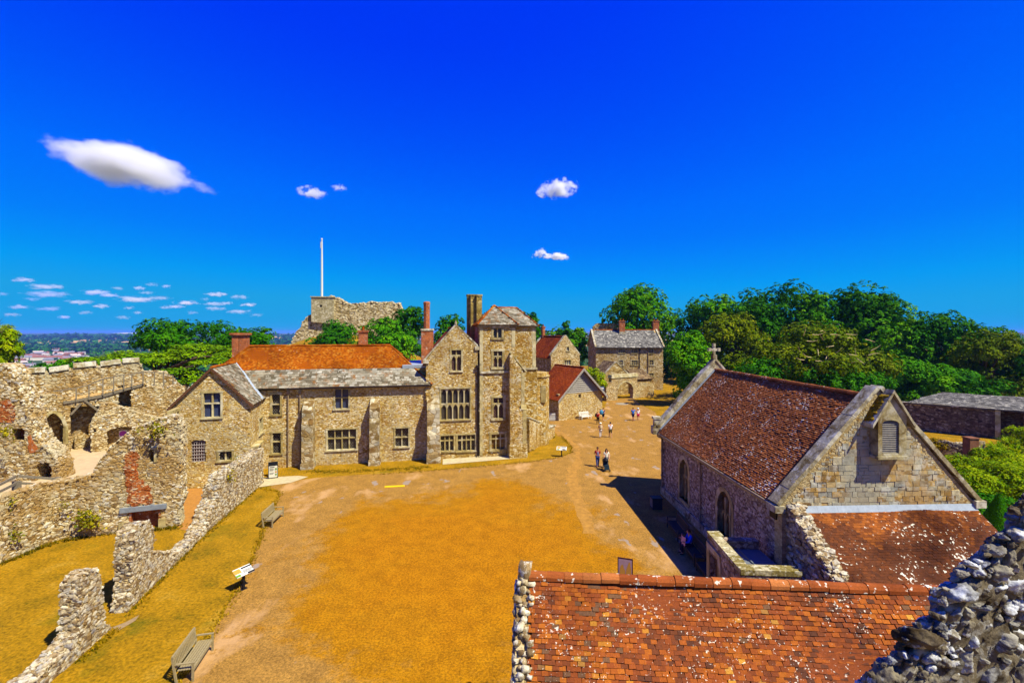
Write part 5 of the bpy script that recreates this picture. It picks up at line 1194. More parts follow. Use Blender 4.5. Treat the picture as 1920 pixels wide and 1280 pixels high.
mb = MB(); D2.box(mb, h0 - .45, h0 + .1, -.2, .62, -.4, .12); D2.box(mb, h1 - .1, h1 + .25, -.2, .6, -.4, .13); mb.build('hearth_jamb', M_dress, HWt)
mb = MB(); D2.box(mb, nich[0] - .05, nich[1] + .15, nich[3], nich[3] + .12, -.3, .1); D2.box(mb, nich[1] - .02, nich[1] + .12, nich[2], nich[3], -.6, .06); mb.build('niche_dressing', M_dress, HWt)
# terrace behind
def extr(name, pts, z0, z1, mat, **kw):
    pts = pts if sum(pts[i][0] * pts[(i + 1) % len(pts)][1] - pts[(i + 1) % len(pts)][0] * pts[i][1] for i in range(len(pts))) > 0 else pts[::-1]; mb = MB(); slab(mb, [Vector((x, y, z1)) for x, y in pts], z1 - z0); return mb.build(name, mat, **kw)
extr('terrace_ground', [(-27.6, 15), (-26.9, 26.6), (-21.3, 28.7), (-22.5, 31), (-26.6, 33.8), (-27.5, 40), (-31, 42), (-42, 31), (-42, 15)], -.4, 2.95, M_path, kind='structure')
# tower stump at the side
LW = Fr((-36.5, 26.5), (-26.7, 28.0)); nL = LW.rect(22, 46, 803, 826); dL = LW.rect(66, 97, 866, 912)
lo_ = [(0, 2.5), (LW.px(110, 900)[0], 2.5)] + pxl(LW, [(108, 872), (98, 850), (84, 838), (72, 830), (62, 812), (55, 790), (47, 762), (34, 734), (26, 700), (12, 687), (0, 684), (-40, 686)]) + [(0, LW.px(-40, 690)[1])]
TS = ruin('tower_stump', 'broken rubble tower stump with red stained face, small niche and dark arched doorway', 'ruined wall', LW, lo_, [rect(*nL), arch(dL[0], dL[1], 2.52, dL[3] - .4, dL[3], 6, 0)], 1.2, .4, .06, .135, 44, 80, [M_curtain, M_lump2], 7)
mb = MB(); LW.box(mb, nL[0] - .05, nL[1] + .05, nL[2] - .05, nL[3] + .05, -1.0, -.6); LW.box(mb, dL[0] - .1, dL[1] + .1, 2.5, dL[3] + .1, -1.18, -1.0); mb.build('recess_backing', m_simple('recess_red_stone', c(120, 70, 44), .9, .3, 2), TS)  # plain brownish red backing behind niche and doorway
mb = MB(); panel(mb, LW.shift(.03), rough_loop(pxl(LW, [(2, 790), (0, 752), (14, 748), (24, 762), (30, 784), (20, 792)]), .2, .07, seed=8), (), .04); cover(mb, [[LW.p(*v, .03) for v in pxl(LW, q)] for q in ([(0, 792), (26, 792), (28, 760), (2, 752)],)], .12, 40, 1, depth=.3, flat=.5); panel(mb, LW.shift(.03), rough_loop(pxl(LW, [(56, 850), (52, 818), (58, 815), (66, 832), (72, 846)]), .2, .05, seed=9), (), .04); mb.build('brick_patch', [M_brick2, M_bricklump], TS)
# curtain wall: inner face, parapet, bridge
CI = Fr((-37.2, 30.87), (-27.9, 39.2))
aN = (CI.px(80, 830)[0], CI.px(119, 830)[0]); zN = [CI.px(100, y)[1] for y in (836, 802, 773)]
rc = CI.rect(132, 186, 754, 842); dC = CI.rect(222, 246, 722, 764)
ci = [(0, 2.2), (CI.L, 2.2)] + pxl(CI, [(345, 732), (330, 722), (300, 728), (276, 722), (268, 717), (246, 722), (222, 728), (205, 733), (188, 742), (180, 750), (140, 754), (126, 745), (100, 741), (60, 738), (30, 737)]) + [(0, 7.5)]
rcp = rect(rc[0], rc[1], 2.4, rc[3] - .3)
CW_ = ruin('curtain_wall', 'long battlemented castle curtain wall with pointed recess, doorway and wall walk', 'castle wall', CI, ci, [arch(aN[0], aN[1], zN[0], zN[1], zN[2], 10, .45), rcp, rect(*dC)], .9, .5, .04, .135, 40, 80, [M_curtain, M_lump2], 11)
mb = MB(); pa = arch(aN[0] - .02, aN[1] + .02, zN[0], zN[1], zN[2] + .02, 10, .45)
ac = (aN[0] + aN[1]) / 2
for p, q in zip(pa[1:-1], pa[2:]):
    e = lambda t: CI.p(t[0] + (.1 if t[0] > ac + .05 else -.1 if t[0] < ac - .05 else 0), t[1] + .06, .05)
    mb.bar(e(p), e(q), .2, .2, tint=random.random())
mb.build('arch_dressing', M_dress, CW_)
mb = MB(); CI.box(mb, 0, CI.L, 2.2, 7.2, -2.2, -1.7); CI.box(mb, 0, rc[0] - .6, 2.2, 7.4, -1.7, -1.0)
for (x0_, x1_, h_) in ((rc[0] + .2, rc[0] + 1.0, 1.0), (rc[0] + 1.0, rc[1] - .1, 1.9)): CI.box(mb, x0_, x1_, 2.4, 2.95 + h_, -1.69, -.7)
mb.build('recess_masonry', M_curtain, CW_)
CO = CI.shift(-1.4)
cren = [(-2, 2.2), (CO.px(345, 760)[0], 2.2)] + pxl(CO, [(345, 728), (326, 710), (318, 703), (312, 697), (290, 696), (268, 697), (264, 684), (256, 676), (230, 679), (229, 684), (227, 679), (208, 682), (188, 685), (186, 692), (181, 683), (160, 686), (138, 688), (134, 694), (138, 712), (131, 691), (118, 690), (107, 691), (92, 696), (88, 706), (85, 696), (62, 695), (46, 698), (38, 704), (34, 740), (-10, 740), (-60, 742)]) + [(-2, 7.8)]
ruin('parapet_wall', None, None, CO, cren, (), .7, 1.2, .015, .135, 32, 40, [M_curtain, M_lump2], 12, parent=CW_)
mb = MB()
for (xa, ya, xb, yb) in ((46, 695, 85, 694), (93, 694, 130, 689), (138, 686, 181, 682), (189, 683, 227, 678), (230, 677, 262, 675)):
    a, b = CO.px(xa, ya), CO.px(xb, yb); coping(mb, CO.p(a[0], a[1] - .14, -.35), CO.p(b[0], b[1] - .14, -.35), .95, .34, seg=.5)
mb.build('merlon_coping', m_lump('merlon_coping_stone', [(0, c(170, 160, 130)), (.5, c(196, 190, 168)), (1, c(212, 208, 196))], c(228, 226, 220), .6, 4, c(140, 112, 50)), CW_)
# sloping stair wall in front of it, with the flat headed recess
CB = CI.shift(1.3); n0 = CB.rect(201, 250, 800, 842)
cb = [(CB.px(172, 830)[0], 2.5), (CB.px(345, 830)[0], 2.5)] + pxl(CB, [(345, 792), (330, 790), (300, 784), (283, 781), (262, 775), (243, 769), (224, 762), (206, 756), (192, 757), (182, 775), (171, 795)])
SWt = ruin('stair_wall', 'sloping rubble stair wall with a flat arched recess below the timber wall walk', 'ruined wall', CB, cb, [arch(n0[0], n0[1], 2.52, n0[3] - .25, n0[3], 6, 0), rect(*CB.rect(174, 181, 803, 810))], .7, .4, .05, .135, 44, 80, [M_curtain, M_lump2], 13)
mb = MB(); CB.box(mb, n0[0] - .3, n0[1] + 2.0, 2.5, n0[3] + .5, -1.25, -.9); mb.build('recess_masonry', M_curtain, SWt)
q0 = CB.rect(223, 238, 806, 819, -.85); mb = MB(); CB.box(mb, q0[0], q0[1], q0[2], q0[3], -.89, -.84); mb.build('display_panel', m_simple('white_display_board', c(222, 214, 232), .5, .05), label='small white and violet display board in the flat arched recess', cat='display board', origin=CB.p(q0[0], q0[2]))
dbo = bpy.data.objects['display_panel']; mb = MB(); mb.lathe([(.0, 0), (.3, .0)], (0, 0, 0), 20); V = [CB.p((q0[0] + q0[1]) / 2 + .22 * math.cos(a), (q0[2] + q0[3]) / 2 + .22 * math.sin(a), -.835) for a in np.linspace(0, 6.283, 24, endpoint=False)]; mb = MB(); mb.add(V, [list(range(24))]); mb.build('violet_disc', m_simple('violet_print', c(176, 70, 200), .5, .05), dbo)
# timber wall walk
BR = thing('timber_walkway', 'timber wall walk bridge with plank deck, braces and slim handrail', 'walkway', CI.p(6, 6))
k1, k2, k3, k4 = CI.px(126, 750), CI.px(190, 738), CI.px(269, 716), CI.px(326, 722)
def deck(mb, a, b, step=.2):
    n = max(1, int(abs(b[0] - a[0]) / step))
    for i in range(n):
        s0_ = a[0] + (b[0] - a[0]) * i / n; s1_ = a[0] + (b[0] - a[0]) * (i + .94) / n; z = a[1] + (b[1] - a[1]) * (i + .5) / n
        CI.box(mb, s0_, s1_, z - .06, z, -1.35, .12, random.random())
mb = MB(); deck(mb, k1, k2); deck(mb, (k2[0], k2[1] + .02), k3); mb.build('plank_deck', M_timber2, BR)
mb = MB(); 
for d in (.05, -1.2):
    mb.bar(CI.p(k1[0] - .2, k1[1] - .17, d), CI.p(k2[0] + .1, k2[1] - .17, d), .12, .2); mb.bar(CI.p(k2[0] + .1, k2[1] - .16, d), CI.p(k3[0], k3[1] - .17, d), .12, .2)
mb.bar(CI.p(rc[1] - .05, k2[1] - 1.3, .05), CI.p(rc[1] - .9, k2[1] - .3, .05), .13, .13); mb.bar(CI.p(rc[0] + .02, k1[1] - 1.1, .05), CI.p(rc[0] + .6, k1[1] - .3, .05), .13, .13); mb.build('support_brace', M_timber, BR)
mb = MB(); tops = []
for x, yb, yt in ((143, 748, 727), (167, 744, 721), (193, 736, 710), (213, 730, 706), (232, 725, 702), (247, 720, 701), (268, 715, 697)):
    s, z = CI.px(x, yb); _, z2 = CI.px(x, yt); CI.box(mb, s - .04, s + .04, z - .2, z2, .13, .2); tops.append((s, z2))
tops = [CI.px(100, 733)] + tops
for a, b in zip(tops[:-1], tops[1:]):
    mb.bar(CI.p(a[0], a[1], .16), CI.p(b[0], b[1], .16), .07, .08)
    if a is not tops[0]: mb.bar(CI.p(a[0], a[1] - .5, .16), CI.p(b[0], b[1] - .5, .16), .03, .03)
mb.build('handrail', M_timber, BR)
mb = MB(); tops = []
for x, y0_, y1_ in ((290, 716, 698), (307, 718, 700), (325, 722, 705)):
    s, z = CI.px(x, y0_); _, z2 = CI.px(x, y1_); CI.box(mb, s - .04, s + .04, z - .3, z2, -.3, -.23); tops.append((s, z2))
for a, b in zip([CI.px(268, 697)] + tops[:-1], tops): mb.bar(CI.p(a[0], a[1], -.26), CI.p(b[0], b[1], -.26), .06, .07)
mb.build('upper_handrail', M_timber, BR)
# post and rail fence on the terrace edge
RFr = Fr((-27.5, 20.5), (-27.2, 25.6)); FE = thing('terrace_fence', 'grey post and rail fence along the terrace edge', 'fence', RFr.p(2, 2.95)); mb = MB()
RA = [at(-60, 945, 22), at(0, 917, 24.4), at(29, 909, 25.3), at(34, 907, 25.6)]; RB = [at(34, 907, 25.6), at(110, 909, 27.0)]
for q in (at(28, 921, 25.2), at(34.5, 920, 25.6), at(109, 911, 27.0)): mb.box(-.09, .09, -.09, .09, -.9, .55, M=Matrix.Translation(q))
mb.build('post', M_timber, FE)
mb = MB()
for dy in (0, 13): mb.bar(at(-80, 948 + dy, 21.5), at(30, 893 + dy, 25.2), .07, .13); mb.bar(at(35, 892 + dy, 25.7), at(111, 898 + dy * .95, 26.9), .07, .13)
mb.build('rail', M_timber, FE)
# low broken wall through the lawn
A1 = Fr((-15.62, 14.2), (-16.22, 18.35)); L = A1.L
ruin('broken_wall_pier', 'shorter ragged rubble pier on a low wall stub, nearer the teak bench', 'ruined wall', A1, [(0, -.3), (L, -.3), (L, .15), (L - .3, .4), (L - .38, 1.5), (L - .45, 2.3), (L - .7, 2.8), (L - 1.15, 2.95), (L - 1.45, 2.8), (L - 1.55, 1.7), (L - 1.6, .95), (L - 2.0, .75), (L - 3.0, .55), (0, .5)], (), .62, .3, .05, .125, 66, 95, [M_ruin, M_lump], 21, both=True)
A2 = Fr((-16.5, 19.5), (-18.2, 27.0)); L = A2.L
ruin('broken_wall_pier', 'taller leaning rubble pier tailing off into a low curved wall stub', 'ruined wall', A2, [(0, -.3), (L, -.3), (L, .3), (6, .35), (4.4, .45), (3.3, 1.05), (2.3, 1.5), (2.05, 1.6), (2.0, 2.6), (1.75, 3.2), (1.2, 3.35), (.55, 3.25), (.35, 2.9), (.3, 2.0), (.4, 1.3), (.1, .35)], (), .62, .3, .05, .125, 66, 95, [M_ruin, M_lump], 22, both=True)
A3 = Fr((-18.2, 26.7), (-19.75, 36.1)); L = A3.L
ruin('rising_ruin_wall', 'rubble wall rising from the lawn to the corner of the gabled wing', 'ruined wall', A3, [(0, -.3), (L, -.3), (L, 2.75), (6, 2.7), (4, 2.8), (2.8, 2.75), (2.45, 2.1), (2.1, 2.3), (1.9, 1.5), (1.3, 1.3), (.8, .7), (.2, .35), (0, .2)], (), .85, .3, .05, .13, 58, 80, [M_ruin, M_lump], 23, both=True)
sheet('gravel_gap', [(338, 992), (340, 915), (400, 915), (402, 950), (372, 1000)], .012, M_soil, amp=.05)
sheet('flag_threshold', [(210, 1176), (236, 1166), (262, 1152), (254, 1163), (222, 1182)], .014, m_simple('worn_threshold', c(150, 128, 96), .95))
# mullioned fragment between hearth wall and wing
MF = Fr(at(323, 0, 32.6), at(340, 0, 34.3)); r_ = MF.rect(325, 337.5, 772, 838); mb = MB(); zm = (r_[2] + r_[3]) / 2; w_ = (r_[1] - r_[0]); 
panel(mb, MF, rect(r_[0] - .1, r_[1] + .1, r_[2] - .3, r_[3] + .2), [rect(r_[0] + .06, r_[0] + w_ * .46, zm + .12, r_[3]), rect(r_[0] + w_ * .56, r_[1] - .06, zm + .12, r_[3]), rect(r_[0] + .06, r_[0] + w_ * .46, r_[2], zm - .06), rect(r_[0] + w_ * .56, r_[1] - .06, r_[2], zm - .06)], .35)
MF.box(mb, r_[0] - .1, r_[1] + .1, -.2, r_[2] - .31, -.5, -.01)
mb.build('mullioned_window_ruin', M_dress, label='pale stone mullioned window remnant beside the gabled wing', cat='ruin', origin=MF.p(.5, 0))
for px_, py_, Y_, r_, n_, lb in ((299, 806, 27.6, .55, 150, 'bushy ochre weeds growing high on the hearth wall'), (263, 806, 27.3, .3, 70, 'small green tuft on top of the hearth wall'), (165, 972, 26.6, .62, 170, 'dry brown creeper on the wall beside the fireplace'), (180, 976, 26.7, .45, 90, 'second dry creeper clump beside the fireplace'), (22, 940, 24.2, .35, 80, 'green weeds near the railing on the retaining wall'), (30, 1004, 24.3, .45, 90, 'green plants low on the retaining wall'), (122, 948, 26.2, .3, 60, 'small green tuft in the joint of the rubble wall'), (14, 810, 26.6, .5, 110, 'green plants in the niche of the tower stump'), (430, 893, 30.3, .5, 100, 'ochre weeds against the rising ruin wall'), (444, 857, 31.5, .3, 60, 'green tuft on the crest of the rising ruin wall')):
    weed(px_, py_, Y_ - .15, r_, lb, n=n_)
# ================================================================ keep on its mound
KF = Fr(at(536, 0, 113), at(756, 0, 117)); X = lambda p: pxl(KF, p)
KP = ruin('castle_keep', 'ruined keep wall crowning the tree covered mound below the flagpole', 'castle keep', KF, X([(536, 690), (756, 690), (753, 580), (748, 568), (720, 567), (692, 566), (672, 570), (650, 569), (640, 563), (632, 558), (586, 558), (586, 590), (572, 600), (560, 618), (548, 638), (538, 655)]), (), 4, .8, .2, .42, 7, 10, [M_keep, m_lump('keep_stone_lump', [(0, c(150, 130, 90)), (.5, c(196, 178, 136)), (1, c(216, 204, 172))], amt=.3, sc=2)], 31)
mb = MB(); r_ = KF.rect(585.5, 627, 558, 592); panel(mb, KF.shift(.9), [(r_[0], r_[2] - 1.5), (r_[1], r_[2] - 2.0), (r_[1], r_[3]), (r_[0], r_[3])], [rect(r_[0] + 2.0, r_[0] + 2.6, r_[3] - 2.4, r_[3] - 1.8)], 1.0); KF.box(mb, r_[0] - .2, r_[1] + .2, r_[3], r_[3] + .25, -.3, 1.1); mb.build('keep_turret', m_rubble('keep_ashlar', [(0, c(150, 140, 108)), (.5, c(186, 178, 146)), (1, c(206, 200, 178))], c(150, 138, 104), .6, 1.5, .04, c(140, 124, 80), .4, .05), KP)
FPp = KF.p(KF.px(600.5, 560)[0], 0, -1.5); zf = KF.px(600, 447)[1]; FPt = thing('flagpole', 'tall white flagpole standing on the ruined keep', 'flagpole', FPp + Vector((0, 0, 19)))
mb = MB(); mb.tube([FPp + Vector((0, 0, 18)), FPp + Vector((0, 0, 30)), FPp + Vector((0, 0, zf))], [.3, .24, .16], 8); mb.build('pole', M_white, FPt); mb = MB(); mb.tube([FPp + Vector((-.25, 0, zf - 2.2)), FPp + Vector((-.25, 0, zf - .6))], .14, 6); mb.lathe([(.22, 0), (.26, .15), (.1, .35), (0, .36)], FPp + Vector((0, 0, zf)), 8); mb.build('finial', M_white, FPt)
# ================================================================ garden beyond the chapel
GA, GBp = gr(1672, 802), gr(1866, 822); GWl = Fr(GA, GBp); L = GWl.L
LG = thing('garden_range', 'long dark garden wall carrying a lean-to roof of pale stone slates', 'wall', GWl.p(L / 2, 0)); mb = MB(); panel(mb, GWl, rect(0, L, -.3, 3.3), (), .5); mb.build('wall', M_gwall, LG)
mb = MB(); f2 = GWl.shift(-1.6); f2.box(mb, L + .05, L + 9, -.3, 3.0, -.5, 0); GWl.box(mb, L + 2.2, L + 9, -.3, 3.1, -.6, -.3); mb.build('rear_wall', m_rubble('garden_brick_mix', [(0, c(90, 60, 50)), (.5, c(130, 96, 80)), (1, c(170, 150, 130))], c(110, 84, 66), .3, 2.0, .05), LG)
mb = MB(); roof_poly(mb, [GWl.p(1.5, 3.32, .25), GWl.p(L + 9, 3.32, .25), GWl.p(L + 9, 4.25, -6), GWl.p(5.0, 4.25, -6)], .4, .3, .03, wav=.015); mb.build('slate_roof', M_slate2, LG)
mb = MB(); GWl.box(mb, L - .02, L + .4, -.3, 3.28, -.3, .12); mb.build('stone_post', M_dress, LG)
mb = MB(); coping(mb, GWl.p(0, 3.3, .05), GWl.p(L, 3.3, .05), .35, .1); mb.build('coping', M_dressg, LG)
f3 = Fr(gr(1745, 852), gr(1808, 858)); ruin('low_garden_wall', 'low lichened garden wall stub in front of the slate roofed range', 'garden wall', f3, [(0, -.2), (f3.L, -.2), (f3.L, 1.35), (f3.L * .5, 1.45), (0, 1.1)], (), .6, mats=[M_gwall, M_lump2], seed=41)
f4 = Fr(gr(1819, 872), gr(1836, 872)); PB = thing('garden_pier', 'square brick gate pier with stone shoulder among garden shrubs', 'gate pier', f4.p(.4, 0)); mb = MB(); f4.box(mb, 0, f4.L, -.2, 2.35, -.7, 0); f4.box(mb, -.05, f4.L + .05, 2.35, 2.45, -.75, .05); mb.build('pier', m_simple('dark_red_garden_brick', c(128, 84, 62), .9, .35, 3), PB); mb = MB(); panel(mb, f4.shift(-.2), rect(f4.L + .01, f4.L + .75, -.2, 2.1), (), .5); mb.build('shoulder_wall', M_ruin, PB)
GGt = thing('iron_garden_gate', 'little iron garden gate between low wall and brick pier', 'gate', gr(1813, 866)); mb = MB(); f5 = Fr(gr(1807, 868), gr(1818.5, 869)); 
for i in range(5): f5.box(mb, f5.L * i / 4 - .02, f5.L * i / 4 + .02, .05, 1.3, -.02, .02)
for z in (.2, 1.2): f5.box(mb, 0, f5.L, z, z + .05, .021, .05)
mb.build('iron_bars', M_black, GGt)

# ragged grass along the lawn edges and wall feet
rng = np.random.default_rng(5); mb = MB()
M_tuft = m_leaf('dry_grass_blade', [(.15, c(60, 70, 0)), (.5, c(150, 120, 4)), (.85, c(200, 160, 30))])
def tufts(pix, n, green, spread=.12, h=.1):
    P = [gr(x, y) for x, y in pix]; L = [(b - a).length for a, b in zip(P[:-1], P[1:])]; tot = sum(L)
    for a, b, l in zip(P[:-1], P[1:], L):
        for _ in range(int(n * l / tot)):
            q = a.lerp(b, random.random()) + Vector((random.gauss(0, spread), random.gauss(0, spread), 0)); t = min(1, max(0, random.gauss(green, .2)))
            for _k in range(5):
                an = random.uniform(0, 6.28); hh = h * random.uniform(.5, 1.3); d = Vector((math.cos(an), math.sin(an), 0)) * hh * .7; w = Vector((-math.sin(an), math.cos(an), 0)) * .018; r0 = q + d * random.uniform(-.3, .3); mb.add([r0 - w, r0 + w, r0 + d + Vector((0, 0, hh))], [[0, 1, 2]], t)
tufts([(330, 1290), (400, 1182), (455, 1090), (500, 985), (526, 922), (480, 914)], 900, .55); tufts([(0, 1058), (100, 1018), (180, 1002), (340, 988)], 700, .25, .14, .14)
tufts([(150, 1240), (215, 1182)], 120, .4); tufts([(238, 1156), (325, 1062), (385, 1004), (480, 917)], 500, .35, .12, .12); tufts([(575, 884), (640, 884), (700, 882), (800, 876)], 500, .3, .3, .12); tufts([(700, 890), (800, 883), (985, 867), (1045, 858), (1072, 848), (1070, 836), (1050, 815)], 700, .5, .12, .1)
tufts([(992, 848), (1010, 828), (1040, 820)], 200, .3, .15, .22)
mb.build('grass', M_tuft, label='ragged dry grass along lawn edges and wall feet', cat='grass', kind='stuff')
# ================================================================ trees and shrubs
M_bark = m_simple('tree_bark', c(92, 76, 60), .95, .35, 3)
LEAF = {
 'syc': m_leaf('sycamore_leaf', [(.1, c(30, 86, 0)), (.45, c(64, 135, 0)), (.75, c(104, 165, 0)), (.95, c(144, 180, 0))]),
 'dark': m_leaf('dark_broadleaf', [(.1, c(21, 72, 0)), (.5, c(46, 111, 0)), (.9, c(86, 149, 0))]),
 'olive': m_leaf('yew_needle', [(.1, c(46, 75, 0)), (.45, c(93, 117, 0)), (.75, c(127, 140, 0)), (.95, c(165, 160, 0))]),
 'cedar': m_leaf('cedar_needle', [(.1, c(40, 84, 0)), (.5, c(96, 140, 0)), (.9, c(150, 182, 4))], .12),
 'shrub': m_leaf('garden_shrub_leaf', [(.1, c(50, 100, 0)), (.45, c(124, 158, 0)), (.75, c(176, 188, 2)), (.95, c(206, 198, 10))], .25),
 'autumn': m_leaf('turning_leaf', [(.1, c(63, 54, 0)), (.5, c(117, 99, 0)), (.9, c(158, 126, 0))]),
}
def leaves(mb, cen, rad, n, ls, tint, hemi=-.45, flatn=0.0, r0=.62, droop=0.0, el=1.0, bunch=11, bs=.42):
    """leafy clump: tight bunches of leaves on an ellipsoid shell, with gaps that show the shaded inside"""
    cen = np.asarray(cen, float); rad = np.asarray(rad, float); nb = max(3, n // bunch)
    d = rng.normal(0, 1, (nb * 3 + 20, 3)); d /= np.linalg.norm(d, axis=1, keepdims=True); d = d[d[:, 2] > hemi][:nb]; nb = len(d)
    k = np.where(rng.random(nb) < .22, rng.uniform(.35, .75, nb), r0 + (1.04 - r0) * rng.random(nb) ** .45)
    C = cen + d * rad * k[:, None]
    if droop: C[:, 2] -= droop * rad[2] * (np.hypot(d[:, 0], d[:, 1]) * k) ** 3
    N0 = d / rad; N0 /= np.linalg.norm(N0, axis=1, keepdims=True); N0 = N0 * (1 - flatn) + np.array([0, 0, flatn + .25]); N0 /= np.linalg.norm(N0, axis=1, keepdims=True)
    tb = np.clip(tint + rng.normal(0, .16, nb), 0, 1)
    C = np.repeat(C, bunch, 0); N = np.repeat(N0, bunch, 0); tt = np.repeat(tb, bunch); m = len(C)
    sg = min(bs, .3 * rad.max()) * rng.uniform(.6, 1.25, nb).repeat(bunch)[:, None]
    o = rng.normal(0, 1, (m, 3)); o -= N * (o * N).sum(1, keepdims=True) * .7; P = C + o * sg * .6
    P -= N * (np.linalg.norm(o, axis=1, keepdims=True) ** 2) * sg * .1
    N = N + o * .22 + rng.normal(0, .3 * (1 - flatn * .6), (m, 3)); N /= np.linalg.norm(N, axis=1, keepdims=True)
    t = np.cross(N, rng.normal(0, 1, (m, 3))); t /= np.linalg.norm(t, axis=1, keepdims=True); b = np.cross(N, t)
    s = ls * rng.uniform(.5, 1.2, m)[:, None]
    V = np.stack([P - t * s * el, P - b * s * .55 + N * s * .12, P + t * s * el, P + b * s * .55 + N * s * .12], 1)
    mb.add(V.reshape(-1, 3), np.arange(4 * m).reshape(m, 4), np.clip(tt + rng.normal(0, .1, m), 0, 1))
def wood(mb, b, top, r, tips, lean=.3):
    b, top = Vector(b), Vector(top); m = b.lerp(top, .5) + Vector((random.gauss(0, lean), random.gauss(0, lean), 0))
    mb.tube([b - Vector((0, 0, .4)), b + Vector((0, 0, .3)), m, top], [r * 1.35, r, r * .75, r * .35], 8)
    for q in tips:
        s = b.lerp(top, random.uniform(.35, .85)); q = Vector(q); h = s.lerp(q, .5) + Vector((0, 0, .06 * (q - s).length)); mb.tube([s, h, q], [r * .42, r * .28, r * .08], 5, cap=False)
def tree(name, label, px, pt, pb, hw, Y, kind='syc', n=7000, ls=.36, nl=22, zb=0.0, group=None, squash=1.0, depth=.9, cat='tree', seed=None, flat=False, trunk=True, lr=.38):
    global rng
    rng = np.random.default_rng(seed if seed is not None else int(px * 7 + pt)); random.seed(int(px * 3 + Y))
    x = (px - CX) * Y / FP; zt = EYE - (pt - CY) * Y / FP; zl = EYE - (pb - CY) * Y / FP; w = hw * Y / FP; h = (zt - zl) / 2; zc = (zt + zl) / 2
    root = thing(name, label, cat, (x, Y, zb), group); mb = MB(); tips = []
    area = 0; L = []
    for i in range(nl):
        while True:
            q = rng.uniform(-1, 1, 3)
            if .3 < np.linalg.norm(q) < .86 and q[2] > -.8: break
        r = lr * rng.uniform(.7, 1.25); L.append((q, r))
    L.append((np.array([0, 0, .6]), lr)); L.append((np.array([0, 0, -.1]), .55))
    tot = sum(r * r for _, r in L)
    for q, r in L:
        cen = np.array([x + q[0] * w, Y + q[1] * w * depth, zc + q[2] * h]); rw = r * w; rh = r * min(h, w * 1.3) * squash
        cen[2] = min(cen[2], zt - rh * .98); tips.append(cen)
        if flat: rh *= .3
        leaves(mb, cen, (rw, rw * .95, rh), int(n * 2.1 * r * r / tot), ls * .8, rng.uniform(.3, .75), hemi=-.55, flatn=.55 if flat else .12, droop=.5 if flat else 0)
    mb.build('crown', LEAF[kind], root)
    if trunk:
        tb = MB(); wood(tb, (x, Y, zb), (x, Y, zc + h * .35), max(.16, w * .075), tips[:9]); tb.build('trunk', M_bark, root, smooth=True)
    return root
GT = 'trees of the wood beyond the chapel'
for a in (
 ('sycamore_tree', 'broad domed green tree standing behind the slate roofed house', 1206, 531, 690, 74, 112, 'syc', 9000, .42),
 ('broadleaf_tree', 'narrow dark tree with bare twigs between two domed trees', 1302, 549, 700, 38, 108, 'dark', 4500, .36),
 ('sycamore_tree', 'round topped tree, second dome along the wood edge', 1352, 547, 690, 50, 104, 'syc', 6000, .4),
 ('broadleaf_tree', 'tall dark crowned tree rising behind the chapel ridge', 1462, 527, 680, 66, 100, 'dark', 8000, .38),
 ('broadleaf_tree', 'tall dark tree with ragged top, highest on the slope of trees', 1590, 531, 700, 72, 98, 'dark', 8500, .38),
 ('sycamore_tree', 'bright leafy tree leaning over the gateway wall', 1297, 618, 748, 43, 74, 'syc', 6500, .3),
 ('yew_tree', 'olive conifer between the bright leafy tree and the dark wood', 1372, 583, 735, 62, 80, 'olive', 7000, .32),
 ('yew_tree', 'large olive green yew with pale dead twigs above the chapel roof', 1550, 600, 770, 112, 70, 'olive', 12000, .32),
 ('broadleaf_tree', 'dark low tree filling the gap behind the chapel cross', 1440, 668, 760, 66, 68, 'dark', 5000, .28),
 ('sycamore_tree', 'green tree on the shoulder of the wooded slope', 1690, 562, 740, 72, 90, 'syc', 8000, .36),
 ('sycamore_tree', 'green tree lower down the wooded slope behind the garden range', 1778, 580, 755, 76, 84, 'dark', 8000, .34),
 ('yew_tree', 'feathery olive tree ending the wooded slope above the slate roof', 1846, 618, 765, 62, 76, 'olive', 7000, .28),
 ('broadleaf_tree', 'dark shaded tree behind the bell housing', 1672, 660, 770, 66, 76, 'syc', 6000, .3),
 ('broadleaf_tree', 'mid green tree above the garden wall', 1745, 680, 775, 62, 72, 'syc', 6000, .28),
 ('broadleaf_tree', 'dark tree filling the wood behind the chapel cross, beside the narrow tree', 1268, 572, 742, 42, 120, 'dark', 5000, .36),
 ('broadleaf_tree', 'dark wood edge tree between the olive conifer and the tall dark crown', 1408, 566, 700, 48, 96, 'dark', 5500, .36),
 ('sycamore_tree', 'leafy tree between the two tallest crowns of the wood', 1530, 541, 690, 50, 94, 'syc', 6000, .36),
 ('broadleaf_tree', 'dark tree just below the highest ragged treetop', 1645, 548, 700, 50, 95, 'dark', 6000, .36),
 ('broadleaf_tree', 'dark tree low on the wooded slope above the slate roof', 1818, 598, 760, 58, 82, 'dark', 6000, .32),
 ('broadleaf_tree', 'dark tree closing the end of the wooded slope', 1890, 622, 770, 48, 80, 'dark', 4500, .3),
 ('broadleaf_tree', 'shadowy undergrowth tree behind the garden range', 1800, 690, 775, 60, 70, 'dark', 5000, .28),
 ('broadleaf_tree', 'shadowy tree low behind the chapel ridge', 1580, 680, 775, 70, 66, 'dark', 5000, .28),
 ('broadleaf_tree', 'small dark tree at the edge of the wood by the frame', 1932, 640, 775, 44, 74, 'dark', 3500, .28)):
    a = list(a); a[5] *= 1.18; a[8] = int(a[8] * 1.25); tree(a[0], a[1], *a[2:], group=GT)
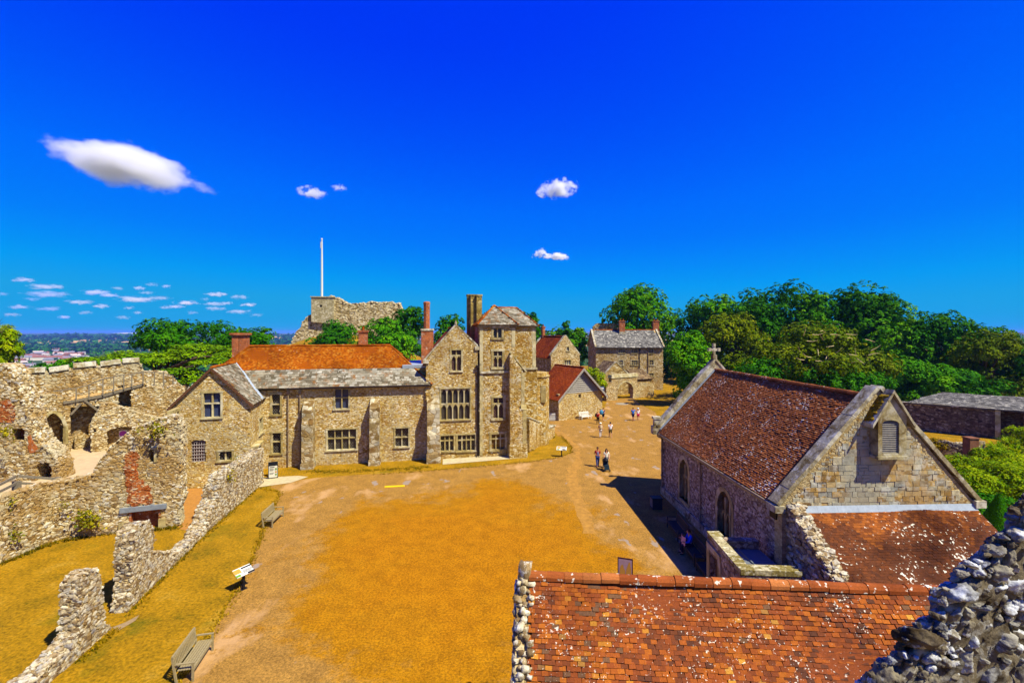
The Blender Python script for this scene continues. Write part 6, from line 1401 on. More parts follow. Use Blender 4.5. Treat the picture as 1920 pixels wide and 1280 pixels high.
# dead twigs in the big yew
mb = MB(); random.seed(5)
for _ in range(26):
    p = at(random.uniform(1500, 1640), random.uniform(618, 680), random.uniform(62.2, 63.5)); d = Vector((random.gauss(0, 1), -.4, random.gauss(.2, .6))).normalized(); mb.tube([p, p + d * .7, p + d * 1.3 + Vector((0, 0, random.gauss(0, .2)))], [.05, .04, .015], 4, cap=False)
yew = [o for o in COL.objects if o.get('label', '').startswith('large olive')][0]; mb.build('dead_twig', m_simple('bleached_twig', c(206, 186, 140), .8), yew)
for a in (
 ('oak_tree', 'round dark oak rising above the spreading cedar', 350, 596, 700, 86, 66, 'dark', 9000, .28, 18),
 ('broadleaf_tree', 'dark tree behind the twin shaft brick chimney', 470, 612, 690, 50, 64, 'dark', 4500, .27),
 ('holm_oak', 'dark round evergreen in front of the keep turret', 624, 596, 675, 48, 92, 'dark', 6500, .32),
 ('broadleaf_tree', 'bright bushy tree on the castle mound behind the brick chimney pot', 728, 594, 690, 62, 86, 'syc', 7500, .32),
 ('broadleaf_tree', 'dark tree on the mound top beside the keep wall', 768, 573, 680, 36, 98, 'dark', 4500, .34),
 ('broadleaf_tree', 'dark tree between the tall brick chimney and the hall', 846, 587, 680, 34, 90, 'dark', 3500, .32),
 ('broadleaf_tree', 'dark tree peeping beside the tower roof', 996, 581, 670, 32, 110, 'dark', 3500, .36),
 ('broadleaf_tree', 'green tree above the red roofed cottage', 1048, 608, 690, 42, 128, 'syc', 4000, .42),
 ('conifer', 'small pointed conifer above the cottage trees', 1058, 597, 660, 13, 124, 'dark', 1600, .36),
 ('sycamore_tree', 'green tree beside the blue gable of the slate roofed house', 1086, 612, 690, 26, 122, 'syc', 3500, .4),
 ('bush', 'rounded green bush on the bank beside the gateway', 1110, 688, 748, 26, 80, 'shrub', 3500, .22),
 ('broadleaf_tree', 'yellow green tree cut by the picture edge with bare twigs on top', 2, 606, 712, 34, 42, 'shrub', 3600, .16),
 ('broadleaf_tree', 'low dark trees in front of the town', 70, 682, 760, 44, 62, 'dark', 4500, .25),
 ('broadleaf_tree', 'green treetop showing over the battlements', 118, 672, 750, 36, 60, 'syc', 4000, .24)):
    tree(*a[:10], **({'nl': a[10]} if len(a) > 10 else {}))
mb = MB(); random.seed(9)
for _ in range(9):
    p = at(random.uniform(-10, 12), random.uniform(612, 630), 41); q = p + Vector((random.uniform(-.4, 1.3), 0, random.uniform(.2, .9))); mb.tube([p, p.lerp(q, .5) + Vector((0, 0, .12)), q], [.03, .02, .008], 4, cap=False)
ed = [o for o in COL.objects if o.get('label', '').startswith('yellow green tree')][0]; mb.build('bare_twig', M_bark, ed)
# the layered cedar
rng = np.random.default_rng(77); random.seed(77)
YC = 54; xc = (300 - CX) * YC / FP; CD = thing('cedar_tree', 'spreading cedar with flat bright green layers behind the curtain wall', 'tree', (xc, YC, -1)); mb = MB(); tips = []
for px, py, hw, dy, sq in ((285, 660, 62, 0, .16), (390, 652, 66, 2, .16), (215, 662, 56, -1, .16), (160, 670, 34, -2, .18), (330, 646, 60, 3, .15), (235, 675, 40, -4, .18), (285, 672, 34, -4.5, .2), (405, 672, 40, -4, .2), (345, 690, 44, -5, .2), (360, 705, 38, -5.5, .2), (200, 682, 30, -4, .2), (430, 660, 30, 0, .18), (320, 715, 26, -5.5, .25)):
    Y = YC + dy; r = hw * Y / FP; cen = np.array([(px - CX) * Y / FP, Y, EYE - (py - CY) * Y / FP - r * sq * .5]); tips.append(cen)
    for _ in range(7):
        o = np.array([rng.uniform(-.6, .6) * r, rng.uniform(-.6, .6) * r, rng.uniform(-.12, .1) * r * .8]); rr_c = r * rng.uniform(.32, .6)
        leaves(mb, cen + o, (rr_c, rr_c, rr_c * .22), int(310 * (hw / 50)), .17, rng.uniform(.45, .8), hemi=-.25, flatn=.75, r0=.3, droop=.9, el=1.3)
mb.build('crown', LEAF['cedar'], CD); tb = MB(); wood(tb, (xc, YC, -1), (xc, YC, 9), .6, tips, .1); tb.build('trunk', M_bark, CD, smooth=True)
# garden planting
def shrub(name, label, px, pt, pb, hw, Y, kind='shrub', n=2500, ls=.14, **k): return tree(name, label, px, pt, pb, hw, Y, kind, n, ls, k.pop('nl', 12), trunk=False, cat=k.pop('cat', 'shrub'), lr=.5, **k)
shrub('shrub', 'tall yellow green hedge mass behind the topiary cone', 1900, 868, 985, 62, 33, n=6000, group='garden shrubs')
shrub('shrub', 'sprawling green shrub beside the chapel coping', 1822, 880, 975, 48, 33, n=5000, group='garden shrubs')
shrub('shrub', 'low bushy plants below the low garden wall', 1795, 852, 905, 46, 39, n=3500, group='garden shrubs')
shrub('shrub', 'dark green shrub at the foot of the hedge mass', 1850, 925, 975, 40, 30.5, 'dark', n=2500, group='garden shrubs')
shrub('shrub', 'yellowish shrub in front of the brick pier', 1850, 862, 920, 44, 37, n=3500, group='garden shrubs')
shrub('shrub', 'leafy climber on the long garden wall', 1930, 800, 850, 40, 47, n=3000, group='garden shrubs')
shrub('shrub', 'low spreading shrub right beside the brick pier shoulder', 1868, 836, 880, 36, 40.3, n=2600, group='garden shrubs')
shrub('shrub', 'broad yellow green shrub under the spiky plants', 1905, 852, 905, 48, 37.5, n=4200, group='garden shrubs')
shrub('shrub', 'leafy shrub filling the bed before the low garden wall', 1812, 868, 912, 34, 38, n=2600, group='garden shrubs')
shrub('shrub', 'scrubby growth in front of the long garden wall', 1758, 822, 850, 22, 44.5, 'autumn', n=1200, group='garden shrubs')
def palm(px, py, Y, r, label):
    q = at(px, py, Y); mb = MB()
    for _ in range(95):
        a = random.uniform(0, 6.28); el = random.uniform(.15, 1.25); l = r * random.uniform(.6, 1.1); d = Vector((math.cos(a) * math.cos(el), math.sin(a) * math.cos(el), math.sin(el))); w = Vector((-math.sin(a), math.cos(a), 0)) * r * .05
        p1 = q + d * l * .55; p2 = q + d * l + Vector((0, 0, -.32 * l * math.cos(el))); mb.add([q - w * .5, q + w * .5, p1 + w, p1 - w], [[0, 1, 2, 3]], random.random()); mb.add([p1 - w, p1 + w, p2], [[0, 1, 2]], random.random())
    return mb.build('spiky_plant', LEAF['shrub'], label=label, cat='plant', group='spiky garden plants', origin=q)
palm(1872, 850, 42, 1.7, 'spiky palm like plant nearest the brick pier'); palm(1905, 858, 40, 1.7, 'larger spiky plant above the hedge mass'); palm(1893, 836, 44, 1.4, 'spiky plant tucked against the garden wall')
rng = np.random.default_rng(3); TP = thing('topiary_cone', 'clipped dark green topiary cone on the pale garden path', 'topiary', gr(1873, 992)); q = gr(1873, 992); mb = MB(); n = 5200
h_ = rng.random(n) ** .7; h_ = 1 - h_; 
u = 1 - np.sqrt(rng.random(n)); a = rng.uniform(0, 6.28, n); r = .98 * (1 - u) * (1 + .04 * np.sin(a * 5)) + .03; P = np.stack([q.x + r * np.cos(a), q.y + r * np.sin(a), .05 + u * 2.15], 1)
N = np.stack([np.cos(a), np.sin(a), np.full(n, .42)], 1) + rng.normal(0, .3, (n, 3)); N /= np.linalg.norm(N, axis=1, keepdims=True); t = np.cross(N, rng.normal(0, 1, (n, 3))); t /= np.linalg.norm(t, axis=1, keepdims=True); b = np.cross(N, t); s = .055
mb.add(np.stack([P - t * s, P - b * s * .6, P + t * s, P + b * s * .6], 1).reshape(-1, 3), np.arange(4 * n).reshape(n, 4), np.clip(rng.normal(.5, .2, n), 0, 1)); mb.build('foliage', LEAF['dark'], TP)
mb = MB(); mb.lathe([(.93, .05), (.0, 2.12)], q, 16); mb.build('inner_twigs', m_simple('dense_twig', c(40, 60, 18), .95, .3, 12), TP)
# ================================================================ the far country
rng = np.random.default_rng(21)
mb = MB()
def far_clump(x, y, r, h, n=26):
    z = float(terr(x, y)); leaves(mb, (x, y, z + h * .3), (r, r, h), n, r * .42, rng.uniform(.2, .7), hemi=-.1, r0=.8)
for _ in range(950):
    y = 260 * (4600 / 260) ** rng.random(); px = rng.uniform(-60, 560); x = (px - CX) * y / FP
    if 640 < y < 1500 and px < 150 and rng.random() < .72: continue
    r = rng.uniform(4, 9) * (1 + y / 2600); far_clump(x, y, r * 1.3, r * .9)
for _ in range(520):
    y = 170 * 20 ** rng.random(); px = rng.uniform(1000, 2100); x = (px - CX) * y / FP; r = rng.uniform(4, 8); far_clump(x, y, r * 1.3, r)
for k in range(420):                                               # hedgerow and wood belts
    y = 1300 + (k % 7) * 430 + rng.normal(0, 30); px = rng.uniform(0, 560); x = (px - CX) * y / FP; r = rng.uniform(9, 16) * y / 2500 + 5; far_clump(x, y, r * 2, r * .75, 22)
mb.build('far_woodland', LEAF['dark'], label='distant hedges and woods spread over the low country', cat='woodland', kind='stuff')
# town houses on the valley floor
M_hw = [m_simple('town_wall_white', c(214, 206, 200), .8, .1, .2), m_simple('town_wall_brick', c(150, 112, 104), .8, .15, .2)]; M_hr = [m_simple('town_roof_red', c(140, 92, 84), .85, .15, .3), m_simple('town_roof_slate', c(130, 126, 146), .8, .15, .3), m_simple('town_roof_pale', c(190, 176, 178), .8, .1, .3)]
protos = []
for k in range(5):
    mb = MB(); w, d, h, rf = 5.2, 4.2, 5.2, 3.0; mb.box(-w, w, -d, d, -3, h, .5, 0); V = [(-w - .3, -d - .5, h), (w + .3, -d - .5, h), (w + .3, d + .5, h), (-w - .3, d + .5, h), (-w - .3, 0, h + rf), (w + .3, 0, h + rf)]
    mb.add(V, [[0, 1, 5, 4], [2, 3, 4, 5], [1, 2, 5], [3, 0, 4], [3, 2, 1, 0]], .5, 1); mb.box(w * .5, w * .5 + .9, -.4, .5, h + 1.5, h + rf + 1.3, .5, 2)
    me = mb.build('town_house', [M_hw[k % 2], M_hr[k % 3], M_hw[1]]); protos.append(me)
cnt = 0; TLB = ['far town house in the valley beyond the battlements']
for row in range(10):
    y = 640 + row * 78
    for k in range(10):
        px = 22 + k * 13.5 + rng.uniform(-4, 4) + row * 1.5
        if rng.random() < .18: continue
        x = (px - CX) * y / FP; z = float(terr(x, y)); p = protos[(row + (k // 4)) % 5]
        o = p if cnt in (0, 1, 2, 3, 4) and False else p.copy()
        COL.objects.link(o); o.location = (x, y + rng.uniform(-14, 14), z); o.rotation_euler = (0, 0, .3 + (row % 3) * .5); f = rng.uniform(.8, 1.25); o.scale = (f * 1.5, f, f)
        o['label'] = TLB[0]; o['category'] = 'house'; o['group'] = 'houses of the far town'; cnt += 1
for p in protos: bpy.data.objects.remove(p)
mb = MB(); q = at(1900, 648, 190); mb.box(q.x - 6, q.x + 12, 186, 194, -40, q.z + 1.2); mb.box(q.x - 6.5, q.x + 12.5, 185.5, 194.5, q.z + 1.2, q.z + 1.9, .5, 1); 
for i in range(4): mb.box(q.x - 4 + i * 3.4, q.x - 2.6 + i * 3.4, 185.7, 185.95, q.z - 2, q.z + .4, .5, 2)
mb.build('distant_building', [M_hw[0], M_hr[2], M_black], label='pale flat roofed building far beyond the wood', cat='building', origin=(q.x, 190, 0))
# stubble fields on the far slope
M_stub = m_simple('stubble_field', c(206, 164, 92), .95, .22, .006)
for pts in (((14, 646), (60, 642), (120, 638.5), (190, 640.5), (196, 643), (120, 643), (60, 647), (10, 651)), ((60, 639), (120, 636.2), (200, 637.8), (200, 640), (125, 637.6), (62, 641.5)), ((212, 641), (240, 640.2), (250, 641.6), (214, 643)), ((470, 632), (530, 631), (532, 635), (474, 636))):
    mb = MB(); V = []
    for x, y in pts:
        Yd = 900.0
        for _ in range(400):
            X_ = (x - CX) * Yd / FP
            if EYE - (y - CY) * Yd / FP <= float(terr(X_, Yd)) + 3: break
            Yd *= 1.008
        V.append((X_, Yd, float(terr(X_, Yd)) + 4))
    mb.add(V, [list(range(len(V)))]); mb.build('stubble_field', M_stub, kind='structure')
# chalk quarry scar on the far ridge
mb = MB(); pts = [(-7900 + i * 62, 9000 + 40 * math.sin(i), 0) for i in range(9)]
V = []; 
for i, (x, y, _) in enumerate(pts): z = float(terr(x, y)); h = 14 * math.sin(math.pi * i / 8) + 3; V += [(x, y - 20, z + 1), (x, y + 10, z + 2 + h)]
mb.add(V, [[2 * i, 2 * i + 2, 2 * i + 3, 2 * i + 1] for i in range(8)]); mb.build('chalk_scar', m_simple('white_chalk', c(236, 232, 226), .9, .08, .01), kind='structure')
# ================================================================ clouds and air
m = bpy.data.materials.new('cloud_vapour'); m.use_nodes = True; nt = m.node_tree; nt.nodes.clear()
out = nd(nt, 'ShaderNodeOutputMaterial'); tc = nd(nt, 'ShaderNodeTexCoord'); oi = nd(nt, 'ShaderNodeObjectInfo')
P = tc.outputs['Object']; off = nd(nt, 'ShaderNodeVectorMath', {0: P, 1: oi.outputs['Location']}, operation='ADD').outputs[0]
asp = nd(nt, 'ShaderNodeVectorMath', {0: P, 1: (1.6, .9, .75)}, operation='MULTIPLY').outputs[0]; asp = nd(nt, 'ShaderNodeVectorMath', {0: asp, 1: nd(nt, 'ShaderNodeVectorMath', {0: oi.outputs['Location'], 1: (.0137, .0, .0171)}, operation='MULTIPLY').outputs[0]}, operation='ADD').outputs[0]
n1 = nd(nt, 'ShaderNodeTexNoise', {'Vector': asp, 'Scale': 1.7, 'Detail': 5, 'Roughness': .58}).outputs['Fac']
ln = nd(nt, 'ShaderNodeVectorMath', {0: P}, operation='LENGTH').outputs['Value']
v = mth(nt, 'ADD', mth(nt, 'SUBTRACT', .66, ln), mth(nt, 'MULTIPLY', mth(nt, 'SUBTRACT', n1, .5), nd(nt, 'ShaderNodeAttribute', attribute_type='OBJECT', attribute_name='wisp').outputs['Fac']))
dn = mth(nt, 'MULTIPLY', mth(nt, 'MULTIPLY', v, 2.2, True), nd(nt, 'ShaderNodeAttribute', attribute_type='OBJECT', attribute_name='density').outputs['Fac'])
pv = nd(nt, 'ShaderNodeVolumeScatter', {'Color': (.82, .82, .83, 1), 'Density': dn, 'Anisotropy': .2}); nt.links.new(pv.outputs[0], out.inputs['Volume'])
M_cloud = m
cme = None
def cloud(px, py, hw, hh, Y, tilt=0.0, label=None, dens=7.0, group=None, wisp=2.6):
    global cme
    q = at(px, py, Y); rx, rz = hw * Y / FP * 1.15, hh * Y / FP * 1.2
    if cme is None:
        mb = MB(); mb.add([tuple(v) for v in ICO2[0]], ICO2[1]); o = mb.build('cloud', M_cloud); cme = o.data
    else: o = bpy.data.objects.new('cloud', cme); COL.objects.link(o)
    o.location = q; o.scale = (rx, rx * .5, rz); o.rotation_euler = (0, R(tilt), 0); o['density'] = dens / rz; o['wisp'] = wisp; tag(o, label, 'cloud', group)
cloud(242, 312, 160, 42, 2600, 11, 'big grey white lens shaped cloud', 6.0, None, 1.35)
cloud(585, 361, 30, 11, 3000, 4, 'small wispy cloud above the flagpole', 2.5)
cloud(636, 352, 17, 7, 3000, 0, 'tiny faint wisp beside the small wispy cloud', 1.2)
cloud(1046, 353, 40, 18, 2800, -4, 'compact white cloud alone in the open sky', 5)
cloud(1042, 481, 28, 7, 3600, 3, 'low flat white cloud above the courtyard house roofs', 5); cloud(1012, 475, 16, 8, 3600, -20, 'small tufted cloud leaning on the low flat cloud', 4)
random.seed(4)
for px, py, hw in ((45, 525, 22), (85, 538, 34), (178, 547, 28), (90, 552, 44), (285, 534, 13), (313, 536, 10), (222, 540, 12), (262, 540, 12), (255, 560, 40), (300, 558, 22), (405, 552, 20), (450, 556, 20), (350, 567, 24), (405, 569, 22), (36, 575, 24), (92, 579, 24), (310, 577, 12), (243, 577, 10), (258, 585, 10), (405, 579, 20), (450, 584, 24), (360, 586, 12), (190, 575, 16), (150, 566, 26), (3, 552, 14), (120, 594, 12), (60, 560, 16), (205, 553, 18), (330, 575, 18), (275, 548, 14), (425, 568, 14), (385, 560, 10), (465, 572, 16), (20, 590, 18), (160, 585, 14), (230, 596, 16), (480, 590, 14)):
    cloud(px, py + random.uniform(-1, 1), hw * 1.05, 2.8 + hw * .08, random.uniform(8000, 11000), 0, 'little flat cloud in the bank low over the valley', random.uniform(.25, 1.2), 'little clouds low over the valley')
hb = MB(); hb.box(-16000, 16000, -16000, 16000, -90, 42); m = bpy.data.materials.new('haze_air'); m.use_nodes = True; nt = m.node_tree; nt.nodes.clear(); out = nd(nt, 'ShaderNodeOutputMaterial')
pv = nd(nt, 'ShaderNodeVolumePrincipled', {'Color': (.16, .36, .95, 1), 'Density': HAZE}); nt.links.new(pv.outputs[0], out.inputs['Volume'])
if HAZE > 0: hb.build('haze', m, kind='stuff')
# ================================================================ benches, signs, bins
random.seed(11); rng = np.random.default_rng(11)
def bench(L, mat, label, loc, rz, name='garden_bench', group=None):
    """local: sitter faces -Y"""
    o = thing(name, label, 'bench', (0, 0, 0), group); h = L / 2
    mb = MB()
    for i in range(6): y = -.24 + i * .085; mb.box(-h + .03, h - .03, y, y + .065, .42, .445)
    mb.box(-h + .05, h - .05, -.25, -.2, .34, .415); mb.build('seat', mat, o)
    mb = MB(); sl = lambda z: .26 + (z - .45) * .22
    mb.hexa([(-h, sl(.86), .86), (h, sl(.86), .86), (h, sl(.86) + .05, .86), (-h, sl(.86) + .05, .86), (-h, sl(.95), .95), (h, sl(.95), .95), (h, sl(.95) + .05, .95), (-h, sl(.95) + .05, .95)])
    mb.hexa([(-h + .06, sl(.5), .5), (h - .06, sl(.5), .5), (h - .06, sl(.5) + .04, .5), (-h + .06, sl(.5) + .04, .5), (-h + .06, sl(.56), .56), (h - .06, sl(.56), .56), (h - .06, sl(.56) + .04, .56), (-h + .06, sl(.56) + .04, .56)])
    n = int(L / .095)
    for i in range(n): x = -h + .1 + (L - .2) * i / (n - 1); mb.hexa([(x - .022, sl(.56) + .005, .561), (x + .022, sl(.56) + .005, .561), (x + .022, sl(.56) + .025, .561), (x - .022, sl(.56) + .025, .561), (x - .022, sl(.86) + .005, .859), (x + .022, sl(.86) + .005, .859), (x + .022, sl(.86) + .025, .859), (x - .022, sl(.86) + .025, .859)])
    mb.build('backrest', mat, o)
    for s in (-1, 1):
        mb = MB(); x = s * (h - .035); mb.box(x - .035, x + .035, -.27, .3, .635, .67); mb.build('armrest', mat, o)
        mb = MB(); mb.box(x - .03, x + .03, -.26, -.195, 0, .634); mb.build('leg', mat, o)
        mb = MB(); mb.bar((x, .27, 0), (x, sl(.9) + .04, .9), .06, .07, up=(1, 0, 0)); mb.build('leg', mat, o)
    o.location = loc; o.rotation_euler = (0, 0, rz); return o
bench(1.62, M_bench, 'weathered teak bench on the grass edge below the broken piers', (-11.35, 16.35, 0), R(90 + 12), group='wooden garden benches')
bench(1.75, M_bench, 'weathered teak bench at the far end of the grass strip', (-15.0, 28.7, 0), R(90 + 6), group='wooden garden benches')
wb_ = gr(1099.5, 786); bench(1.7, M_white, 'white painted bench against the stone shed', wb_ + Vector((-.1, .25, 0)), math.atan2(.53, .85), group='white bench')
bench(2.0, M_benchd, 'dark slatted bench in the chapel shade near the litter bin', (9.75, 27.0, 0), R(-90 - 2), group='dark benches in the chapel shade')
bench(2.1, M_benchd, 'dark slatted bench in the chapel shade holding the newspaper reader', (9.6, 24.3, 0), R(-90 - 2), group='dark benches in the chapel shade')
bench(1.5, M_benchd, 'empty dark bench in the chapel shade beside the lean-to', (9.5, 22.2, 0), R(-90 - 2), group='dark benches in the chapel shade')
LB = thing('litter_bin', 'dark boxy litter bin standing in the chapel shade', 'litter bin', (9.95, 31.1, 0)); mb = MB(); mb.box(9.5, 10.15, 30.7, 31.3, 0, .7); mb.build('body', m_simple('dark_bin_paint', c(40, 44, 58), .6), LB); mb = MB(); mb.box(9.47, 10.18, 30.67, 31.33, .7, .76); mb.build('lid', M_black, LB); mb = MB(); mb.box(9.475, 9.5, 30.74, 31.26, .12, .66); mb.build('side_panel', m_simple('pale_bin_panel', c(110, 104, 112), .6), LB)
def lectern(loc, rz, label, w=.95, d=.55, h=.85, prints=()):
    o = thing('information_lectern', label, 'information panel', (0, 0, 0), 'tilted information panels'); mb = MB(); M = Matrix.Translation((0, 0, h)) @ Matrix.Rotation(R(28), 4, 'X'); mb.box(-w / 2, w / 2, -d / 2, d / 2, -.02, .02, M=M); pn = mb.build('panel', M_board, o)
    mb = MB()
    for (x0, x1, y0, y1, t) in prints: mb.box(x0, x1, y0, y1, .021, .025, t, M=M)
    mb.build('panel_print', m_ink, pn); mb = MB(); mb.box(-.05, .05, -.05, .05, 0, h - .02); mb.box(-.15, .15, -.1, .1, 0, .02); mb.build('post', M_black, o); o.location = loc; o.rotation_euler = (0, 0, rz); return o
m_ink, nt, bs = new_mat('panel_ink', .5); base(nt, bs, ramp(nt, attr(nt), [(0, c(40, 40, 46)), (.4, c(120, 120, 124)), (.5, c(196, 150, 70)), (.7, c(110, 150, 60)), (1, c(170, 80, 80))], 'CONSTANT'))
PR = ((-.42, -.1, -.05, .2, .55), (-.05, .42, .12, .2, .1), (-.05, .42, .0, .03, .3), (-.05, .42, -.06, -.03, .3), (-.05, .3, -.12, -.09, .3), (-.42, -.2, -.22, -.1, .75), (.1, .42, -.24, -.15, .1))
lectern(gr(456.5, 1104), R(60), 'tilted white information panel on a post at the lawn edge', w=.8, d=.48, prints=PR)
lectern(gr(1053, 856), R(-12), 'tilted white information panel on the rounded grass tip by the tower', .95, .5, .8, prints=PR)
AB = thing('notice_a_board', 'black framed folding notice board on the paving by the wing door', 'notice board', gr(512, 895)); q = gr(512, 895); 
for sgn, nm in ((-1, 'front_panel'), (1, 'rear_panel')):
    M = Matrix.Translation(q) @ Matrix.Rotation(R(28), 4, 'Z') @ Matrix.Translation((0, sgn * .28, 0)) @ Matrix.Rotation(R(12 * -sgn), 4, 'X'); mb = MB(); mb.box(-.36, .36, -.02, .02, 0.02, 1.2, M=M); p_ = mb.build(nm, M_black, AB)
    mb = MB(); y0, y1 = (-.028, -.021) if sgn < 0 else (.021, .028); mb.box(-.31, .31, y0, y1, .12, 1.13, M=M); mb.build('notice_sheet', M_board, p_)
    if sgn < 0:
        mb = MB()
        for i, (x0, x1, z0, z1, t) in enumerate(((-.25, .1, 1.0, 1.06, .1), (-.25, .02, .88, .91, .3), (-.25, .08, .8, .83, .3), (-.25, .0, .72, .75, .3), (-.25, .06, .5, .53, .3), (-.25, .0, .42, .45, .3), (.14, .27, .74, .92, .75), (.14, .27, .5, .66, .55), (.14, .27, .28, .42, .75))): mb.box(x0, x1, -.034, -.029, z0, z1, t, M=M)
        mb.build('notice_print', m_ink, p_)
# upright picture board near the tiled ridge
PB_ = thing('picture_board', 'upright dark framed picture board with brown shapes standing on the gravel', 'picture board', (5.2, 20.9, 0)); M = Matrix.Translation((5.2, 20.9, 0)) @ Matrix.Rotation(R(-18), 4, 'Z'); mb = MB(); mb.box(-.34, .34, -.03, .03, .35, 1.62, M=M); mb.box(-.3, -.24, -.03, .03, 0, .35, M=M); mb.box(.24, .3, -.03, .03, 0, .35, M=M); p_ = mb.build('frame', m_simple('dark_red_frame', c(60, 22, 26), .6), PB_); mb = MB(); mb.box(-.3, .3, -.036, -.031, .4, 1.57, M=M); mb.build('picture_sheet', m_simple('mauve_print', c(176, 150, 168), .5, .1), p_)
mb = MB()
def ink_poly(mb, pts): V = [M @ Vector((x, -.04, z + .36)) for x, z in pts]; mb.add(V, [list(range(len(V)))], .55)
ink_poly(mb, [(-.26, .45), (-.24, .72), (-.2, .9), (-.13, .98), (-.08, .92), (-.06, .8), (0, .72), (0, .45)]); ink_poly(mb, [(.02, .42), (.04, .72), (.1, .92), (.17, 1.12), (.22, 1.1), (.23, .96), (.27, .8), (.27, .42)]); mb.build('picture_print', m_ink, p_)
SG = thing('blue_sign', 'small blue and white sign by the shed corner near the gateway', 'sign', gr(1127, 757)); q = gr(1127, 757); mb = MB(); mb.box(q.x - .04, q.x + .04, q.y - .04, q.y + .04, 0, 1.9); mb.build('post', M_black, SG); mb = MB(); mb.box(q.x - .5, q.x + .5, q.y - .1, q.y - .05, 1.9, 2.9); f_ = mb.build('sign_face', m_simple('blue_sign_paint', c(54, 96, 150), .5, .05), SG); mb = MB(); mb.box(q.x - .42, q.x + .42, q.y - .115, q.y - .102, 2.5, 2.75); mb.box(q.x - .42, q.x + .2, q.y - .115, q.y - .102, 2.2, 2.3); mb.build('sign_lettering', M_board, f_)
q = gr(1166, 757); mb = MB(); mb.lathe([(0, .05), (1.0, .05), (1.1, 0)], q, 20); mb.build('round_drain_slab', m_simple('grey_drain_stone', c(150, 140, 124), .9), label='round grey stone slab set in the gravel before the gateway', cat='slab', origin=q)
q = gr(740, 912); mb = MB(); mb.box(q.x - .75, q.x + .75, q.y - .14, q.y + .14, .015, .05, M=Matrix.Translation(q) @ Matrix.Rotation(R(8), 4, 'Z') @ Matrix.Translation(-q)); mb.build('yellow_strip', m_simple('bright_yellow_paint', c(238, 200, 20), .7, .1), label='bright yellow strip lying on the gravel before the long house', cat='strip', origin=q)
# ================================================================ people
def skin(verts, edges, rad, sub=1):
    me = bpy.data.meshes.new('tmp'); me.from_pydata([tuple(v) for v in verts], edges, []); o = bpy.data.objects.new('tmp', me); COL.objects.link(o)
    o.modifiers.new('s', 'SKIN'); sb = o.modifiers.new('d', 'SUBSURF'); sb.levels = sub; sb.render_levels = sub
    for i, r in enumerate(rad): me.skin_vertices[0].data[i].radius = r if isinstance(r, tuple) else (r, r)
    me.skin_vertices[0].data[0].use_root = True
    dg = bpy.context.evaluated_depsgraph_get(); dg.update(); ev = o.evaluated_get(dg); m2 = ev.to_mesh()
    V = [v.co.copy() for v in m2.vertices]; F = [list(p.vertices) for p in m2.polygons]; ev.to_mesh_clear(); bpy.data.objects.remove(o); bpy.data.meshes.remove(me); return V, F
SKINM = m_simple('skin_tone', c(206, 150, 120), .6, .08); CL_ = {}
def cloth(col):
    if col not in CL_: CL_[col] = m_simple('cloth_%d_%d_%d' % col, c(*col), .85, .12, 20)
    return CL_[col]
